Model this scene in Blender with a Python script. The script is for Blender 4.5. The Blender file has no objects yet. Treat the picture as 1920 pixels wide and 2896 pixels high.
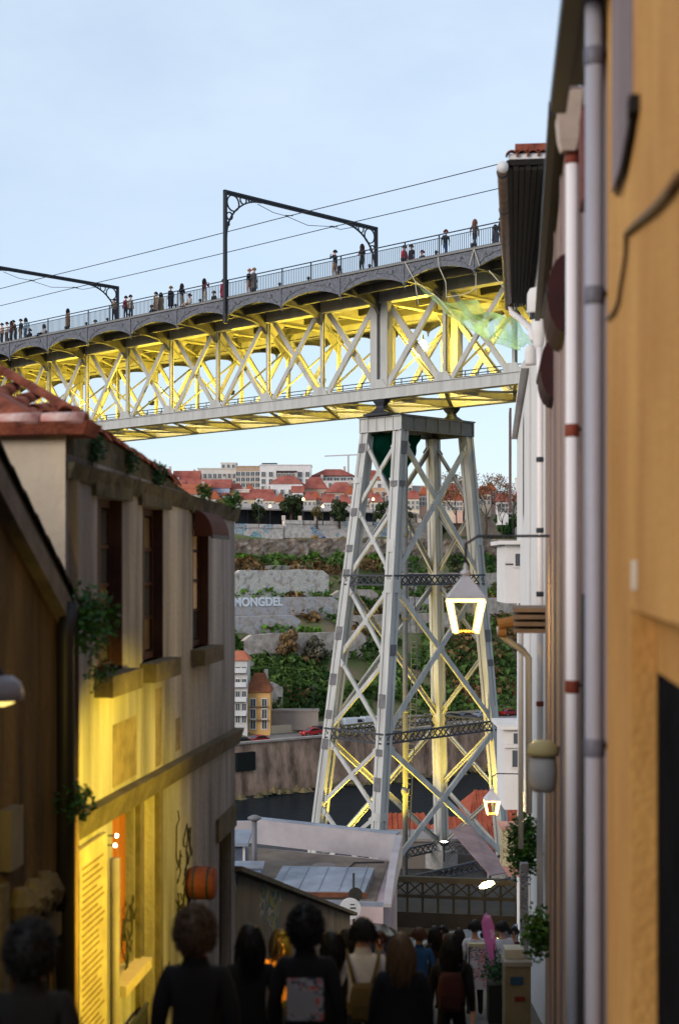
import bpy, bmesh, math, random
from mathutils import Vector, Matrix, noise
random.seed(7)
R = math.radians
scene = bpy.context.scene
COL = scene.collection

# ------------------------------------------------------------------ camera
FPX, HX, HY = 4022.0, 960.0, 1600.0           # focal length and level line of the photograph in its own pixels (1920 x 2896)
cam_data = bpy.data.cameras.new("camera")
cam_data.sensor_fit = 'VERTICAL'
cam_data.sensor_height = 36.0
cam_data.sensor_width = 24.0
cam_data.lens = 50.0
cam_data.shift_y = (HY - 1448.0) / 2896.0
cam_data.clip_start = 0.1
cam_data.clip_end = 6000.0
cam_data.dof.use_dof = True
cam_data.dof.focus_distance = 88.0
cam_data.dof.aperture_fstop = 1.5
camera = bpy.data.objects.new("camera", cam_data)
camera.rotation_euler = (R(90), 0, 0)
COL.objects.link(camera)
scene.camera = camera

# ------------------------------------------------------------------ sky, sun, exposure
SUN_AZ, SUN_EL = R(232), R(17)                # sun low on the left behind the camera, veiled by cloud
world = bpy.data.worlds.new("World")
scene.world = world
world.use_nodes = True
wn, wl = world.node_tree.nodes, world.node_tree.links
wn.clear()
w_out = wn.new('ShaderNodeOutputWorld')
w_bg = wn.new('ShaderNodeBackground')
w_sky = wn.new('ShaderNodeTexSky')
w_sky.sky_type = 'NISHITA'
w_sky.sun_disc = False
w_sky.sun_elevation = SUN_EL
w_sky.sun_rotation = SUN_AZ
w_sky.air_density = 1.0
w_sky.dust_density = .5
w_sky.ozone_density = 2.0
w_tc = wn.new('ShaderNodeTexCoord')
w_map = wn.new('ShaderNodeMapping')
w_map.inputs['Scale'].default_value = (1.0, 1.0, 2.2)
w_noise = wn.new('ShaderNodeTexNoise')
w_noise.inputs['Scale'].default_value = 2.6
w_noise.inputs['Detail'].default_value = 7.0
w_noise.inputs['Roughness'].default_value = 0.62
w_ramp = wn.new('ShaderNodeMapRange')
w_ramp.inputs['From Min'].default_value = 0.36
w_ramp.inputs['From Max'].default_value = 0.70
w_ramp.inputs['To Min'].default_value = 0.60
w_ramp.inputs['To Max'].default_value = 0.86
w_mix = wn.new('ShaderNodeMix')
w_mix.data_type = 'RGBA'
w_mix.inputs[7].default_value = (3.75, 4.4, 5.2, 1.0)       # thin high cloud
wl.new(w_tc.outputs['Generated'], w_map.inputs['Vector'])
wl.new(w_map.outputs['Vector'], w_noise.inputs['Vector'])
wl.new(w_noise.outputs['Fac'], w_ramp.inputs['Value'])
wl.new(w_ramp.outputs['Result'], w_mix.inputs[0])
wl.new(w_sky.outputs['Color'], w_mix.inputs[6])
wl.new(w_mix.outputs[2], w_bg.inputs['Color'])
wl.new(w_bg.outputs['Background'], w_out.inputs['Surface'])
w_bg.inputs['Strength'].default_value = 0.12

sun_data = bpy.data.lights.new("sun", 'SUN')
sun_data.energy = 1.3
sun_data.angle = R(22)
sun_data.color = (1.0, 0.93, 0.86)
sun = bpy.data.objects.new("sun", sun_data)
sun_dir = Vector((math.sin(SUN_AZ) * math.cos(SUN_EL), math.cos(SUN_AZ) * math.cos(SUN_EL), math.sin(SUN_EL)))
sun.rotation_euler = sun_dir.to_track_quat('Z', 'Y').to_euler()
COL.objects.link(sun)

scene.view_settings.view_transform = 'Standard'
scene.view_settings.look = 'None'
scene.view_settings.exposure = 0.75
scene.view_settings.gamma = 1.0
scene.render.engine = 'CYCLES'
scene.cycles.use_denoising = True
scene.cycles.max_bounces = 5
scene.cycles.diffuse_bounces = 1
scene.cycles.transparent_max_bounces = 12
scene.cycles.sample_clamp_indirect = 6.0
scene.cycles.use_light_tree = True

# ------------------------------------------------------------------ helpers
def V(*a):
    return Vector(a)

def P(px, py, Y):
    """A point of the place at distance Y, seen at photo pixel (px, py)."""
    return Vector(((px - HX) / FPX * Y, Y, (HY - py) / FPX * Y))

def srgb(r, g, b):
    f = lambda c: (c / 255 / 12.92) if c <= 10 else ((c / 255 + 0.055) / 1.055) ** 2.4
    return (f(r), f(g), f(b))

MATS = {}
def mat(name, col, rough=0.7, var=0.18, scale=3.0, bump=0.0, bscale=None, metal=0.0, col2=None, streak=False, stretch=None, spec=0.3, detail=6.0):
    """Plain surface: colour broken up by noise, with fine relief."""
    if name in MATS:
        return MATS[name]
    m = bpy.data.materials.new(name)
    m.use_nodes = True
    nt = m.node_tree
    N, L = nt.nodes, nt.links
    b = N['Principled BSDF']
    b.inputs['Roughness'].default_value = rough
    b.inputs['Metallic'].default_value = metal
    b.inputs['Specular IOR Level'].default_value = spec
    tc = N.new('ShaderNodeTexCoord')
    mp = N.new('ShaderNodeMapping')
    mp.inputs['Scale'].default_value = stretch if stretch else ((1, 1, .12) if streak else (1, 1, 1))
    L.new(tc.outputs['Object'], mp.inputs['Vector'])
    n = N.new('ShaderNodeTexNoise')
    n.inputs['Scale'].default_value = scale
    n.inputs['Detail'].default_value = detail
    n.inputs['Roughness'].default_value = 0.65
    L.new(mp.outputs['Vector'], n.inputs['Vector'])
    cr = N.new('ShaderNodeValToRGB')
    c2 = col2 if col2 else tuple(min(1, c * (1 + var)) for c in col)
    c1 = tuple(c * (1 - var) for c in col) if not col2 else col
    cr.color_ramp.elements[0].position = .34
    cr.color_ramp.elements[1].position = .66
    cr.color_ramp.elements[0].color = (*c1, 1)
    cr.color_ramp.elements[1].color = (*c2, 1)
    L.new(n.outputs['Fac'], cr.inputs['Fac'])
    L.new(cr.outputs['Color'], b.inputs['Base Color'])
    if bump:
        n2 = N.new('ShaderNodeTexNoise')
        n2.inputs['Scale'].default_value = bscale or scale * 6
        n2.inputs['Detail'].default_value = 4
        L.new(tc.outputs['Object'], n2.inputs['Vector'])
        bp = N.new('ShaderNodeBump')
        bp.inputs['Strength'].default_value = bump
        bp.inputs['Distance'].default_value = .05
        L.new(n2.outputs['Fac'], bp.inputs['Height'])
        L.new(bp.outputs['Normal'], b.inputs['Normal'])
    MATS[name] = m
    return m

def emit(name, col, strength):
    if name in MATS:
        return MATS[name]
    m = bpy.data.materials.new(name)
    m.use_nodes = True
    N, L = m.node_tree.nodes, m.node_tree.links
    N.clear()
    o = N.new('ShaderNodeOutputMaterial')
    e = N.new('ShaderNodeEmission')
    e.inputs['Color'].default_value = (*col, 1)
    e.inputs['Strength'].default_value = strength
    L.new(e.outputs[0], o.inputs[0])
    MATS[name] = m
    return m

def glass(name, col=(.03, .035, .04), rough=.08):
    if name in MATS:
        return MATS[name]
    m = bpy.data.materials.new(name)
    m.use_nodes = True
    b = m.node_tree.nodes['Principled BSDF']
    b.inputs['Base Color'].default_value = (*col, 1)
    b.inputs['Roughness'].default_value = rough
    b.inputs['Specular IOR Level'].default_value = .6
    MATS[name] = m
    return m

class MB:
    """Collects shapes into one mesh."""
    def __init__(self):
        self.v, self.f, self.m = [], [], []

    def add(self, vs, fs, mi=0):
        o = len(self.v)
        self.v += [tuple(p) for p in vs]
        self.f += [tuple(i + o for i in f) for f in fs]
        self.m += [mi] * len(fs)
        return self

    def hexa(self, lo, hi, mi=0):
        """lo, hi: four corners each, same winding."""
        return self.add(list(lo) + list(hi), [(3, 2, 1, 0), (4, 5, 6, 7), (0, 1, 5, 4), (1, 2, 6, 5), (2, 3, 7, 6), (3, 0, 4, 7)], mi)

    def box(self, c, s, mi=0, rz=0.0):
        hx, hy, hz = s[0] / 2, s[1] / 2, s[2] / 2
        ca, sa = math.cos(rz), math.sin(rz)
        q = [(c[0] + x * ca - y * sa, c[1] + x * sa + y * ca) for x, y in ((-hx, -hy), (hx, -hy), (hx, hy), (-hx, hy))]
        return self.hexa([(x, y, c[2] - hz) for x, y in q], [(x, y, c[2] + hz) for x, y in q], mi)

    def beam(self, a, b, w, h, up=(0, 0, 1), mi=0):
        a, b = Vector(a), Vector(b)
        d = (b - a).normalized()
        s = d.cross(Vector(up))
        if s.length < 1e-5:
            s = d.cross(Vector((0, 1, 0)))
        s.normalize()
        u = s.cross(d).normalized()
        s, u = s * w / 2, u * h / 2
        q = (-s - u, s - u, s + u, -s + u)
        return self.hexa([a + x for x in q], [b + x for x in q], mi)

    def tube(self, pts, r, n=8, mi=0, caps=True):
        pts = [Vector(p) for p in pts]
        rs = r if isinstance(r, (list, tuple)) else [r] * len(pts)
        vs, prev = [], None
        for i, p in enumerate(pts):
            d = (pts[min(i + 1, len(pts) - 1)] - pts[max(i - 1, 0)])
            d = d.normalized() if d.length > 1e-9 else Vector((0, 0, 1))
            if prev is None:
                s = d.cross(Vector((0, 0, 1)))
                if s.length < 1e-3:
                    s = d.cross(Vector((0, 1, 0)))
            else:
                s = prev - d * prev.dot(d)
            s.normalize()
            prev = s
            u = d.cross(s)
            for k in range(n):
                a = 2 * math.pi * k / n
                vs.append(p + (s * math.cos(a) + u * math.sin(a)) * rs[i])
        fs = [(i * n + k, i * n + (k + 1) % n, (i + 1) * n + (k + 1) % n, (i + 1) * n + k) for i in range(len(pts) - 1) for k in range(n)]
        if caps:
            fs += [tuple(range(n - 1, -1, -1)), tuple((len(pts) - 1) * n + k for k in range(n))]
        return self.add(vs, fs, mi)

    def lathe(self, prof, c=(0, 0, 0), n=16, mi=0):
        """prof: (radius, height) pairs, turned about the vertical through c."""
        vs = [(c[0] + r * math.cos(2 * math.pi * k / n), c[1] + r * math.sin(2 * math.pi * k / n), c[2] + z) for r, z in prof for k in range(n)]
        fs = [(i * n + k, i * n + (k + 1) % n, (i + 1) * n + (k + 1) % n, (i + 1) * n + k) for i in range(len(prof) - 1) for k in range(n)]
        fs += [tuple(range(n - 1, -1, -1)), tuple((len(prof) - 1) * n + k for k in range(n))]
        return self.add(vs, fs, mi)

    def prism(self, poly, d, mi=0):
        """poly: planar outline (3-D points); extruded by vector d."""
        poly = [Vector(p) for p in poly]
        d = Vector(d)
        n = len(poly)
        return self.add(poly + [p + d for p in poly], [tuple(range(n - 1, -1, -1)), tuple(range(n, 2 * n))] + [(i, (i + 1) % n, n + (i + 1) % n, n + i) for i in range(n)], mi)

    def quad(self, a, b, c, d, mi=0):
        return self.add([a, b, c, d], [(0, 1, 2, 3)], mi)

    def mesh(self, name, mats, smooth=False):
        me = bpy.data.meshes.new(name)
        me.from_pydata(self.v, [], self.f)
        if not isinstance(mats, (list, tuple)):
            mats = [mats]
        for m in mats:
            me.materials.append(m)
        if len(mats) > 1:
            me.polygons.foreach_set('material_index', self.m)
        if smooth:
            me.polygons.foreach_set('use_smooth', [True] * len(me.polygons))
        me.update()
        bm = bmesh.new()
        bm.from_mesh(me)
        bmesh.ops.recalc_face_normals(bm, faces=bm.faces)
        bm.to_mesh(me)
        bm.free()
        return me

    def build(self, name, mats, parent=None, smooth=False, kind=None):
        return put(name, self.mesh(name, mats, smooth), parent, kind)

def put(name, data, parent=None, kind=None):
    o = bpy.data.objects.new(name, data)
    COL.objects.link(o)
    if parent is not None:
        attach(o, parent)
    if kind:
        o['kind'] = kind
    return o

def world_loc(o):
    return o.matrix_basis if o.parent is None else world_loc(o.parent) @ o.matrix_parent_inverse @ o.matrix_basis

def attach(o, parent):
    """Parent without moving: the part's mesh is in place coordinates."""
    o.parent = parent
    o.matrix_parent_inverse = world_loc(parent).inverted()

def tag(o, label, cat, group=None):
    o['label'] = label
    o['category'] = cat
    if group:
        o['group'] = group
    return o

def thing(name, label, cat, loc=(0, 0, 0), group=None, rz=0.0):
    o = bpy.data.objects.new(name, None)
    o.empty_display_size = .3
    o.location = loc
    o.rotation_euler = (0, 0, rz)
    o.matrix_basis = Matrix.Translation(Vector(loc)) @ Matrix.Rotation(rz, 4, 'Z')
    COL.objects.link(o)
    return tag(o, label, cat, group)

def struct(name, mb, mats, smooth=False):
    return mb.build(name, mats, None, smooth, 'structure')

def child(name, me, parent, loc=(0, 0, 0), rz=0.0):
    """A part whose mesh is in its own local coordinates, placed in the parent's frame."""
    o = bpy.data.objects.new(name, me)
    COL.objects.link(o)
    o.parent = parent
    o.matrix_basis = Matrix.Translation(Vector(loc)) @ Matrix.Rotation(rz, 4, 'Z')
    return o

def lamp(name, loc, power, col, radius=.1, parent=None, kind='POINT', aim=None, spot=None, blend=.4):
    d = bpy.data.lights.new(name, kind)
    d.energy = power
    d.color = col
    d.shadow_soft_size = radius
    if kind == 'SPOT':
        d.spot_size = spot
        d.spot_blend = blend
    o = bpy.data.objects.new(name, d)
    COL.objects.link(o)
    o.location = loc
    if aim is not None:
        o.rotation_euler = (Vector(loc) - Vector(aim)).to_track_quat('Z', 'Y').to_euler()
    o.matrix_basis = Matrix.LocRotScale(o.location, o.rotation_euler, None)
    if parent is not None:
        attach(o, parent)
    return o

YEL = (1.0, .74, .06)
# ------------------------------------------------------------------ iron bridge
UX, UY = -.7117, .7025                        # along the bridge, away from the camera
def B(t, w, z):
    """Bridge frame: t along the deck, w across it from the outer edge on the street side, z up."""
    return Vector((.8 + UX * t + UY * w, 82 + UY * t - UX * w, z))
U3, W3 = Vector((UX, UY, 0)), Vector((UY, -UX, 0))
M_IRON = mat('pale grey bridge paint', srgb(176, 174, 170), .55, .14, 2.5, .05, col2=None, streak=True)
M_IRON2 = mat('grey bridge paint', srgb(120, 118, 116), .6, .12, 2.5, .05)
M_FASC = mat('weathered fascia paint', srgb(98, 99, 106), .65, .4, 7.0, .2, detail=9)
M_DARK = mat('dark iron', srgb(46, 48, 54), .6, .15, 3.0)
M_SOFFIT = mat('soffit paint', srgb(150, 145, 128), .7, .15, 2.0)
M_BRK = mat('bracket paint', srgb(104, 100, 92), .7, .15, 2.0)
M_DECK = mat('deck asphalt', (.06, .06, .062), .9, .2, 4.0)
Z_DECK, Z_TC, Z_BC = 16.85, 15.75, 10.0       # deck, underside of top chord, underside of bottom chord
GW = (3.55, 10.05)                            # the two girders
T0 = 1.1
N0, N1 = -5, 14
def tn(n):
    return T0 + 5.0 * n

bridge = thing('iron_bridge', 'pale grey iron truss bridge with scalloped dark edge carrying people and tram wires', 'bridge', B(T0, 6.8, Z_BC))

# deck slab and soffit
mb = MB()
a, b = tn(N0), tn(N1)
mb.hexa([B(a, .12, 16.42), B(b, .12, 16.42), B(b, 13.48, 16.42), B(a, 13.48, 16.42)], [B(a, .12, Z_DECK), B(b, .12, Z_DECK), B(b, 13.48, Z_DECK), B(a, 13.48, Z_DECK)])
mb.build('deck', [M_DECK], bridge)
for w in (1.6, 4.9, 6.8, 8.7, 12.0):
    MB().beam(B(a, w, 16.2), B(b, w, 16.2), .22, .42).build('stringer', M_BRK, bridge)

me_tie = None
for gi, gw in enumerate(GW):
    mb = MB()
    mb.beam(B(a, gw, 16.08), B(b, gw, 16.08), .5, .64)
    mb.beam(B(a, gw, 10.32), B(b, gw, 10.32), .46, .62)
    mb.beam(B(a, gw, 10.64), B(b, gw, 10.64), .62, .05)
    mb.beam(B(a, gw, 9.99), B(b, gw, 9.99), .66, .05)
    mb.beam(B(a, gw, 15.74), B(b, gw, 15.74), .66, .05)
    gird = mb.build('girder', M_IRON, bridge)
    for n in range(N0, N1 + 1):
        t = tn(n)
        main = n in (0,)
        if main:
            for dt in (-.42, .42):
                MB().beam(B(t + dt, gw, 10.6), B(t + dt, gw, 15.8), .55, .5, W3).build('post', M_IRON, gird)
            MB().beam(B(t, gw, 10.6), B(t, gw, 15.8), .3, .08, W3).build('web_plate', M_IRON2, gird)
        else:
            mb = MB()
            mb.beam(B(t, gw - .1, 10.6), B(t, gw - .1, 15.8), .2, .05, W3)
            mb.beam(B(t, gw + .1, 10.6), B(t, gw + .1, 15.8), .2, .05, W3)
            mb.beam(B(t, gw, 10.6), B(t, gw, 15.8), .05, .17, W3)
            mb.build('post', M_IRON, gird)
        if n < N1:
            thick = .34 if n in (-1, 0) else .27
            for k, (ta, tb, off) in enumerate(((t + .35, t + 4.7, .17), (t + 4.65, t + .25, -.17))):
                ow = -off if gi == 0 else off
                A_, B_ = B(ta, gw + ow, 15.75), B(tb, gw + ow, 10.35)
                mb = MB()
                mb.beam(A_, B_, thick, .05, W3)
                e = (B_ - A_).normalized().cross(W3).normalized() * thick / 2
                for sgn in (-1, 1):
                    mb.beam(A_ + e * sgn + W3 * .06, B_ + e * sgn + W3 * .06, .04, .14, W3)
                mb.build('diagonal', M_IRON, gird)
        # gusset
        mb = MB()
        s = -1 if gi == 0 else 1
        mb.prism([B(t - .7, gw + s * .29, 10.64), B(t + .7, gw + s * .29, 10.64), B(t + .32, gw + s * .29, 11.15), B(t - .32, gw + s * .29, 11.15)], W3 * -s * .03)
        mb.build('gusset', M_IRON, gird)

# cross frames, cantilever brackets, scalloped fascia, railings
fas_out = []
for side in (0, 1):
    for n in range(N0, N1 + 1):
        t = tn(n)
        fw = (lambda w: w) if side == 0 else (lambda w: 13.6 - w)
        # bracket: curved plate under the cantilever
        pts = []
        for i in range(13):
            f = i / 12
            w = .12 + f * 3.2
            z = 15.92 - .86 * (1 - math.sqrt(max(0, 1 - f ** 2.4)))
            pts.append((w, z))
        mb = MB()
        for (w0, z0), (w1, z1) in zip(pts[:-1], pts[1:]):
            mb.hexa([B(t - .03, fw(w0), z0), B(t - .03, fw(w1), z1), B(t + .03, fw(w1), z1), B(t + .03, fw(w0), z0)],
                    [B(t - .03, fw(w0), 16.4), B(t - .03, fw(w1), 16.4), B(t + .03, fw(w1), 16.4), B(t + .03, fw(w0), 16.4)])
            mb.hexa([B(t - .13, fw(w0), z0 - .05), B(t - .13, fw(w1), z1 - .05), B(t + .13, fw(w1), z1 - .05), B(t + .13, fw(w0), z0 - .05)],
                    [B(t - .13, fw(w0), z0), B(t - .13, fw(w1), z1), B(t + .13, fw(w1), z1), B(t + .13, fw(w0), z0)])
        mb.build('bracket', M_BRK, bridge)
        # finial under the fascia
        mb = MB()
        c = B(t, fw(.06), 15.45)
        mb.lathe([(.01, 0), (.06, .06), (.035, .14), (.08, .22), (.08, .42)], c, 8)
        mb.build('finial', M_FASC, bridge, True)
        mb = MB()
        mb.beam(B(t, fw(-.02), 15.72), B(t, fw(-.02), Z_DECK), .12, .07, W3)
        mb.build('fascia_strip', M_FASC, bridge)
        if n == N1:
            continue
        # fascia panel with arched lower edge
        K = 14
        mb = MB()
        for i in range(K):
            q = []
            for j in (i, i + 1):
                f = j / K
                z = 15.78 + .52 * (1 - (2 * f - 1) ** 2)
                q.append((t + 5 * f, z))
            (ta, za), (tb, zb) = q
            w0, w1 = fw(0), fw(.1)
            mb.hexa([B(ta, w0, za), B(tb, w0, zb), B(tb, w1, zb), B(ta, w1, za)], [B(ta, w0, Z_DECK - .06), B(tb, w0, Z_DECK - .06), B(tb, w1, Z_DECK - .06), B(ta, w1, Z_DECK - .06)])
            # raised lip along the arch
            w2 = fw(-.04)
            mb.hexa([B(ta, w2, za - .03), B(tb, w2, zb - .03), B(tb, w1, zb - .03), B(ta, w1, za - .03)], [B(ta, w2, za + .035), B(tb, w2, zb + .035), B(tb, w1, zb + .035), B(ta, w1, za + .035)])
        fp = mb.build('fascia_panel', M_FASC, bridge)
        if side == 0 and n < 10:
            # cast scroll ornament in both corners of the panel
            orn = MB()
            for sgn, base in ((1, t + .25), (-1, t + 4.75)):
                pp = []
                for i in range(15):
                    f = i / 14
                    a_ = f * 3.6
                    rr = .17 * (1 - .55 * f)
                    pp.append(B(base + sgn * (.45 + .55 * f + rr * math.cos(a_ * 2)), -.02, 16.42 + .1 * f + rr * math.sin(a_ * 2)))
                orn.tube(pp, .022, 5)
                orn.tube([B(base + sgn * .1, -.02, 16.0), B(base + sgn * .5, -.02, 16.32), B(base + sgn * 1.2, -.02, 16.52), B(base + sgn * 1.9, -.02, 16.6)], .02, 5)
            orn.build('scroll_ornament', M_FASC, fp, True, 'stuff')
        # edge kerb
        MB().beam(B(t, fw(.05), Z_DECK + .03), B(t + 5, fw(.05), Z_DECK + .03), .26, .12).build('edge_kerb', M_IRON2, bridge)
        # railing: rails + balusters
        wr = fw(.1)
        rail = MB()
        rail.beam(B(t, wr, 18.05), B(t + 5, wr, 18.05), .07, .05)
        rail.beam(B(t, wr, 17.86), B(t + 5, wr, 17.86), .045, .035)
        rail.beam(B(t, wr, 16.99), B(t + 5, wr, 16.99), .045, .035)
        for tt in (t, t + 2.5):
            rail.beam(B(tt, wr, 16.9), B(tt, wr, 18.07), .06, .06, W3)
        ro = rail.build('railing', M_DARK, bridge)
        bal = MB()
        for i in range(1, 34):
            if i % 17 == 0:
                continue
            tt = t + i * 5 / 34
            bal.beam(B(tt, wr, 16.98), B(tt, wr, 17.87), .026, .026, W3)
        bo = bal.build('balusters', M_DARK, ro, False, 'stuff')
        for tt in (t, t + 2.5):
            mb = MB()
            mb.lathe([(.06, 0), (.06, .12), (.1, .14), (.1, .24), (.05, .28)], B(tt + .12, fw(-.0), Z_DECK + .07), 8)
            mb.build('edge_light', M_DARK, bridge)

# cross frames between the girders
for n in range(N0, N1 + 1):
    t = tn(n)
    mb = MB()
    mb.beam(B(t, GW[0], 16.1), B(t, GW[1], 16.1), .12, .6)
    mb.beam(B(t, GW[0], 15.78), B(t, GW[1], 15.78), .34, .06)
    mb.build('cross_beam', M_SOFFIT, bridge)
    mb = MB()
    for s, g in ((1, GW[0]), (-1, GW[1])):
        mb.prism([B(t, g, 15.75), B(t, g + s * 1.5, 15.75), B(t, g, 14.3)], U3 * .05)
    mb.build('knee_plates', M_SOFFIT, bridge, False, 'stuff')
    mb = MB()
    mb.beam(B(t, GW[0], 10.2), B(t, GW[1], 10.2), .2, .4)
    mb.build('floor_beam', M_SOFFIT, bridge)
    if n < N1:
        for wa, wb in ((GW[0], GW[1]), (GW[1], GW[0])):
            MB().beam(B(t, wa, 10.05), B(t + 5, wb, 10.05), .2, .1).build('wind_brace', M_SOFFIT, bridge)
        MB().beam(B(t, GW[0], 15.9), B(t + 5, GW[1], 15.9), .16, .1).build('wind_brace', M_SOFFIT, bridge)
        # sway frame diagonals
        for wa, wb in ((GW[0], GW[1]), (GW[1], GW[0])):
            MB().beam(B(t, wa, 10.5), B(t, wb, 15.3), .1, .1).build('sway_brace', M_IRON2, bridge)
# inspection walkway inside the girder
mb = MB()
mb.beam(B(a, 6.0, 10.45), B(b, 6.0, 10.45), 1.2, .06)
mb.build('inspection_walkway', M_DARK, bridge)
for w in (5.4, 6.6):
    mb = MB()
    for z in (11.05, 11.4):
        mb.beam(B(a, w, z), B(b, w, z), .05, .05)
    for n in range(int((b - a) / 1.67)):
        mb.beam(B(a + n * 1.67, w, 10.45), B(a + n * 1.67, w, 11.42), .045, .045, W3)
    mb.build('walkway_rail', M_DARK, bridge)

# floodlights inside the girder
M_GLOBE = emit('sodium globe', (1.0, .93, .62), 60)
def floodlight(t, w, z, power, label, rad=.22):
    c = B(t, w, z)
    f = thing('floodlight', label, 'floodlight', c, 'floodlights inside the bridge girder')
    if rad < .2:
        mb = MB()
        mb.lathe([(.05, -.3), (.2, -.25), (.24, .0), (.22, .02), (.16, -.1)], c, 12)
        mb.build('housing', M_DARK, f)
        mb = MB()
        mb.lathe([(.01, -.08), (.15, -.08), (.15, -.05), (.01, -.04)], c, 12)
        mb.build('lens', M_GLOBE, f)
        lamp('flood_lamp', c + Vector((0, 0, .12)), power, YEL, .12, f)
        return f
    mb = MB()
    mb.lathe([(.02, -rad), (rad * .75, -rad * .6), (rad, 0), (rad * .75, rad * .6), (.02, rad)], c, 12)
    mb.build("globe", M_GLOBE, f, True)
    mb = MB()
    mb.beam(c + Vector((0, 0, rad)), c + Vector((0, 0, rad + .35)), .06, .06, W3)
    mb.lathe([(.12, rad * .9), (.09, rad + .12)], c, 10)
    mb.build('holder', M_DARK, f)
    lamp('flood_lamp', c - W3 * (rad + .05), power * .5, YEL, .12, f)
    lamp('flood_lamp', c + W3 * (rad + .05), power * .5, YEL, .12, f)
    return f
# ------------------------------------------------------------------ lamps of the bridge
LAMPS = [(.66, 6.8, 13.6, 2000, 'bright floodlight globe hanging between the girder posts above the tower', .26),
         (9.0, 6.4, 12.2, 1500, 'floodlight low inside the girder, first one out from the tower', .1),
         (18.0, 6.4, 12.2, 1500, 'floodlight low inside the girder, second one out from the tower', .1),
         (27.0, 6.4, 12.2, 1500, 'floodlight low inside the girder, third one out from the tower', .1),
         (36.0, 6.4, 12.2, 1500, 'floodlight low inside the girder, fourth one out from the tower', .1),
         (45.0, 6.4, 12.2, 1500, 'floodlight low inside the girder, behind the tiled roof', .1),
         (-8.6, 7.6, 12.6, 1100, 'floodlight in the girder behind the green net', .16)]
for t, w, z, p, lb, r in LAMPS:
    floodlight(t, w, z, p, lb, r)

# ------------------------------------------------------------------ bridge tower
Z_CT, Z_CB, Z_FT = 8.92, 8.05, -18.6
M_TOW = mat('patched grey tower paint', srgb(178, 175, 170), .6, .22, 1.6, .08, detail=9, streak=True)
M_PATCH = mat('dark riveted plate', srgb(104, 100, 100), .6, .25, 3.0)
M_BELT = mat('dark lattice iron', srgb(64, 64, 68), .6, .2, 3.0)
tower = thing('bridge_tower', 'tapering grey lattice tower of four riveted legs carrying the bridge', 'tower', B(T0, 6.8, Z_FT))
LS = .68
def leg_pt(iu, iw, z, du=0.0, dw=0.0):
    """Outer corner of a leg at height z, moved inward by du / dw."""
    k = Z_CB - z
    t = T0 + iu * (1.69 + .046 * k - du)
    w = (3.45 - .131 * k + dw) if iw == 0 else (10.15 + .0857 * k - dw)
    return B(t, w, z)
LEGS = {}
for iu in (-1, 1):
    for iw in (0, 1):
        mb = MB()
        def ring(z, a0, a1, b0, b1):
            return [leg_pt(iu, iw, z, a0, b0), leg_pt(iu, iw, z, a1, b0), leg_pt(iu, iw, z, a1, b1), leg_pt(iu, iw, z, a0, b1)]
        S = LS
        # box of four corner angles and two recessed webs
        mb.hexa(ring(Z_FT, .06, S - .06, .06, S - .06), ring(Z_CB, .06, S - .06, .06, S - .06))
        for a0 in (0, S - .2):
            for b0 in (0, S - .2):
                mb.hexa(ring(Z_FT, a0, a0 + .2, b0, b0 + .2), ring(Z_CB, a0, a0 + .2, b0, b0 + .2))
        leg = mb.build('leg', M_TOW, tower)
        LEGS[iu, iw] = leg
        rnd = random.Random(iu * 5 + iw * 3 + 11)
        z = 7.4
        while z > -17.5:
            h = rnd.uniform(.35, .9)
            fa = rnd.choice((0, 1, 2))
            mb = MB()
            if fa != 1:
                mb.hexa(ring(z - h, -.02, .015, .08, S - .08), ring(z, -.02, .015, .08, S - .08))
            if fa != 0:
                mb.hexa(ring(z - h, .08, S - .08, -.02, .015), ring(z, .08, S - .08, -.02, .015))
            mb.build('plate', M_PATCH if rnd.random() < .7 else M_TOW, leg)
            z -= h + rnd.uniform(1.0, 3.2)
        mb = MB()
        c = leg_pt(iu, iw, Z_FT, S / 2, S / 2)
        mb.box((c.x, c.y, Z_FT - .6), (1.5, 1.5, 1.2), 0, math.atan2(UY, UX))
        mb.build('footing', mat('granite', (.3, .28, .26), .85, .2, 4, .3), leg)

def face_pts(fi, z, inset=.34):
    """The two legs of tower face fi at height z (centre lines)."""
    pr = {0: ((-1, 0), (1, 0)), 1: ((-1, 0), (-1, 1)), 2: ((-1, 1), (1, 1)), 3: ((1, 0), (1, 1))}[fi]
    return [leg_pt(iu, iw, z, inset, inset) for iu, iw in pr]
NRM = {0: -W3, 1: -U3, 2: W3, 3: U3}
def brace(fi, z0, z1, flip, th=.24):
    a = face_pts(fi, z0)[flip]
    b = face_pts(fi, z1)[1 - flip]
    n = NRM[fi] * (.2 if flip else .12)
    a, b = a + n, b + n
    mb = MB()
    mb.beam(a, b, th, .04, NRM[fi])
    e = (b - a).normalized().cross(NRM[fi]).normalized() * th / 2
    for s in (-1, 1):
        mb.beam(a + e * s - NRM[fi] * .06, b + e * s - NRM[fi] * .06, .04, .13, NRM[fi])
    mb.build('brace', M_TOW, tower)
    if flip:
        c = a.lerp(b, .5) + NRM[fi] * .03
        g = MB()
        g.beam(c - Vector((0, 0, .22)), c + Vector((0, 0, .22)), .42, .03, NRM[fi])
        g.build('gusset', M_TOW, tower)
    for p, q in ((a, b), (b, a)):
        e2 = (q - p).normalized()
        g = MB()
        g.beam(p - e2 * .1 + NRM[fi] * .05, p + e2 * .75 + NRM[fi] * .05, th * 1.7, .03, NRM[fi])
        g.build('gusset', M_TOW, tower)
STAGES = ((7.6, -.55), (-1.15, -9.7), (-10.35, -18.2))
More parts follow.
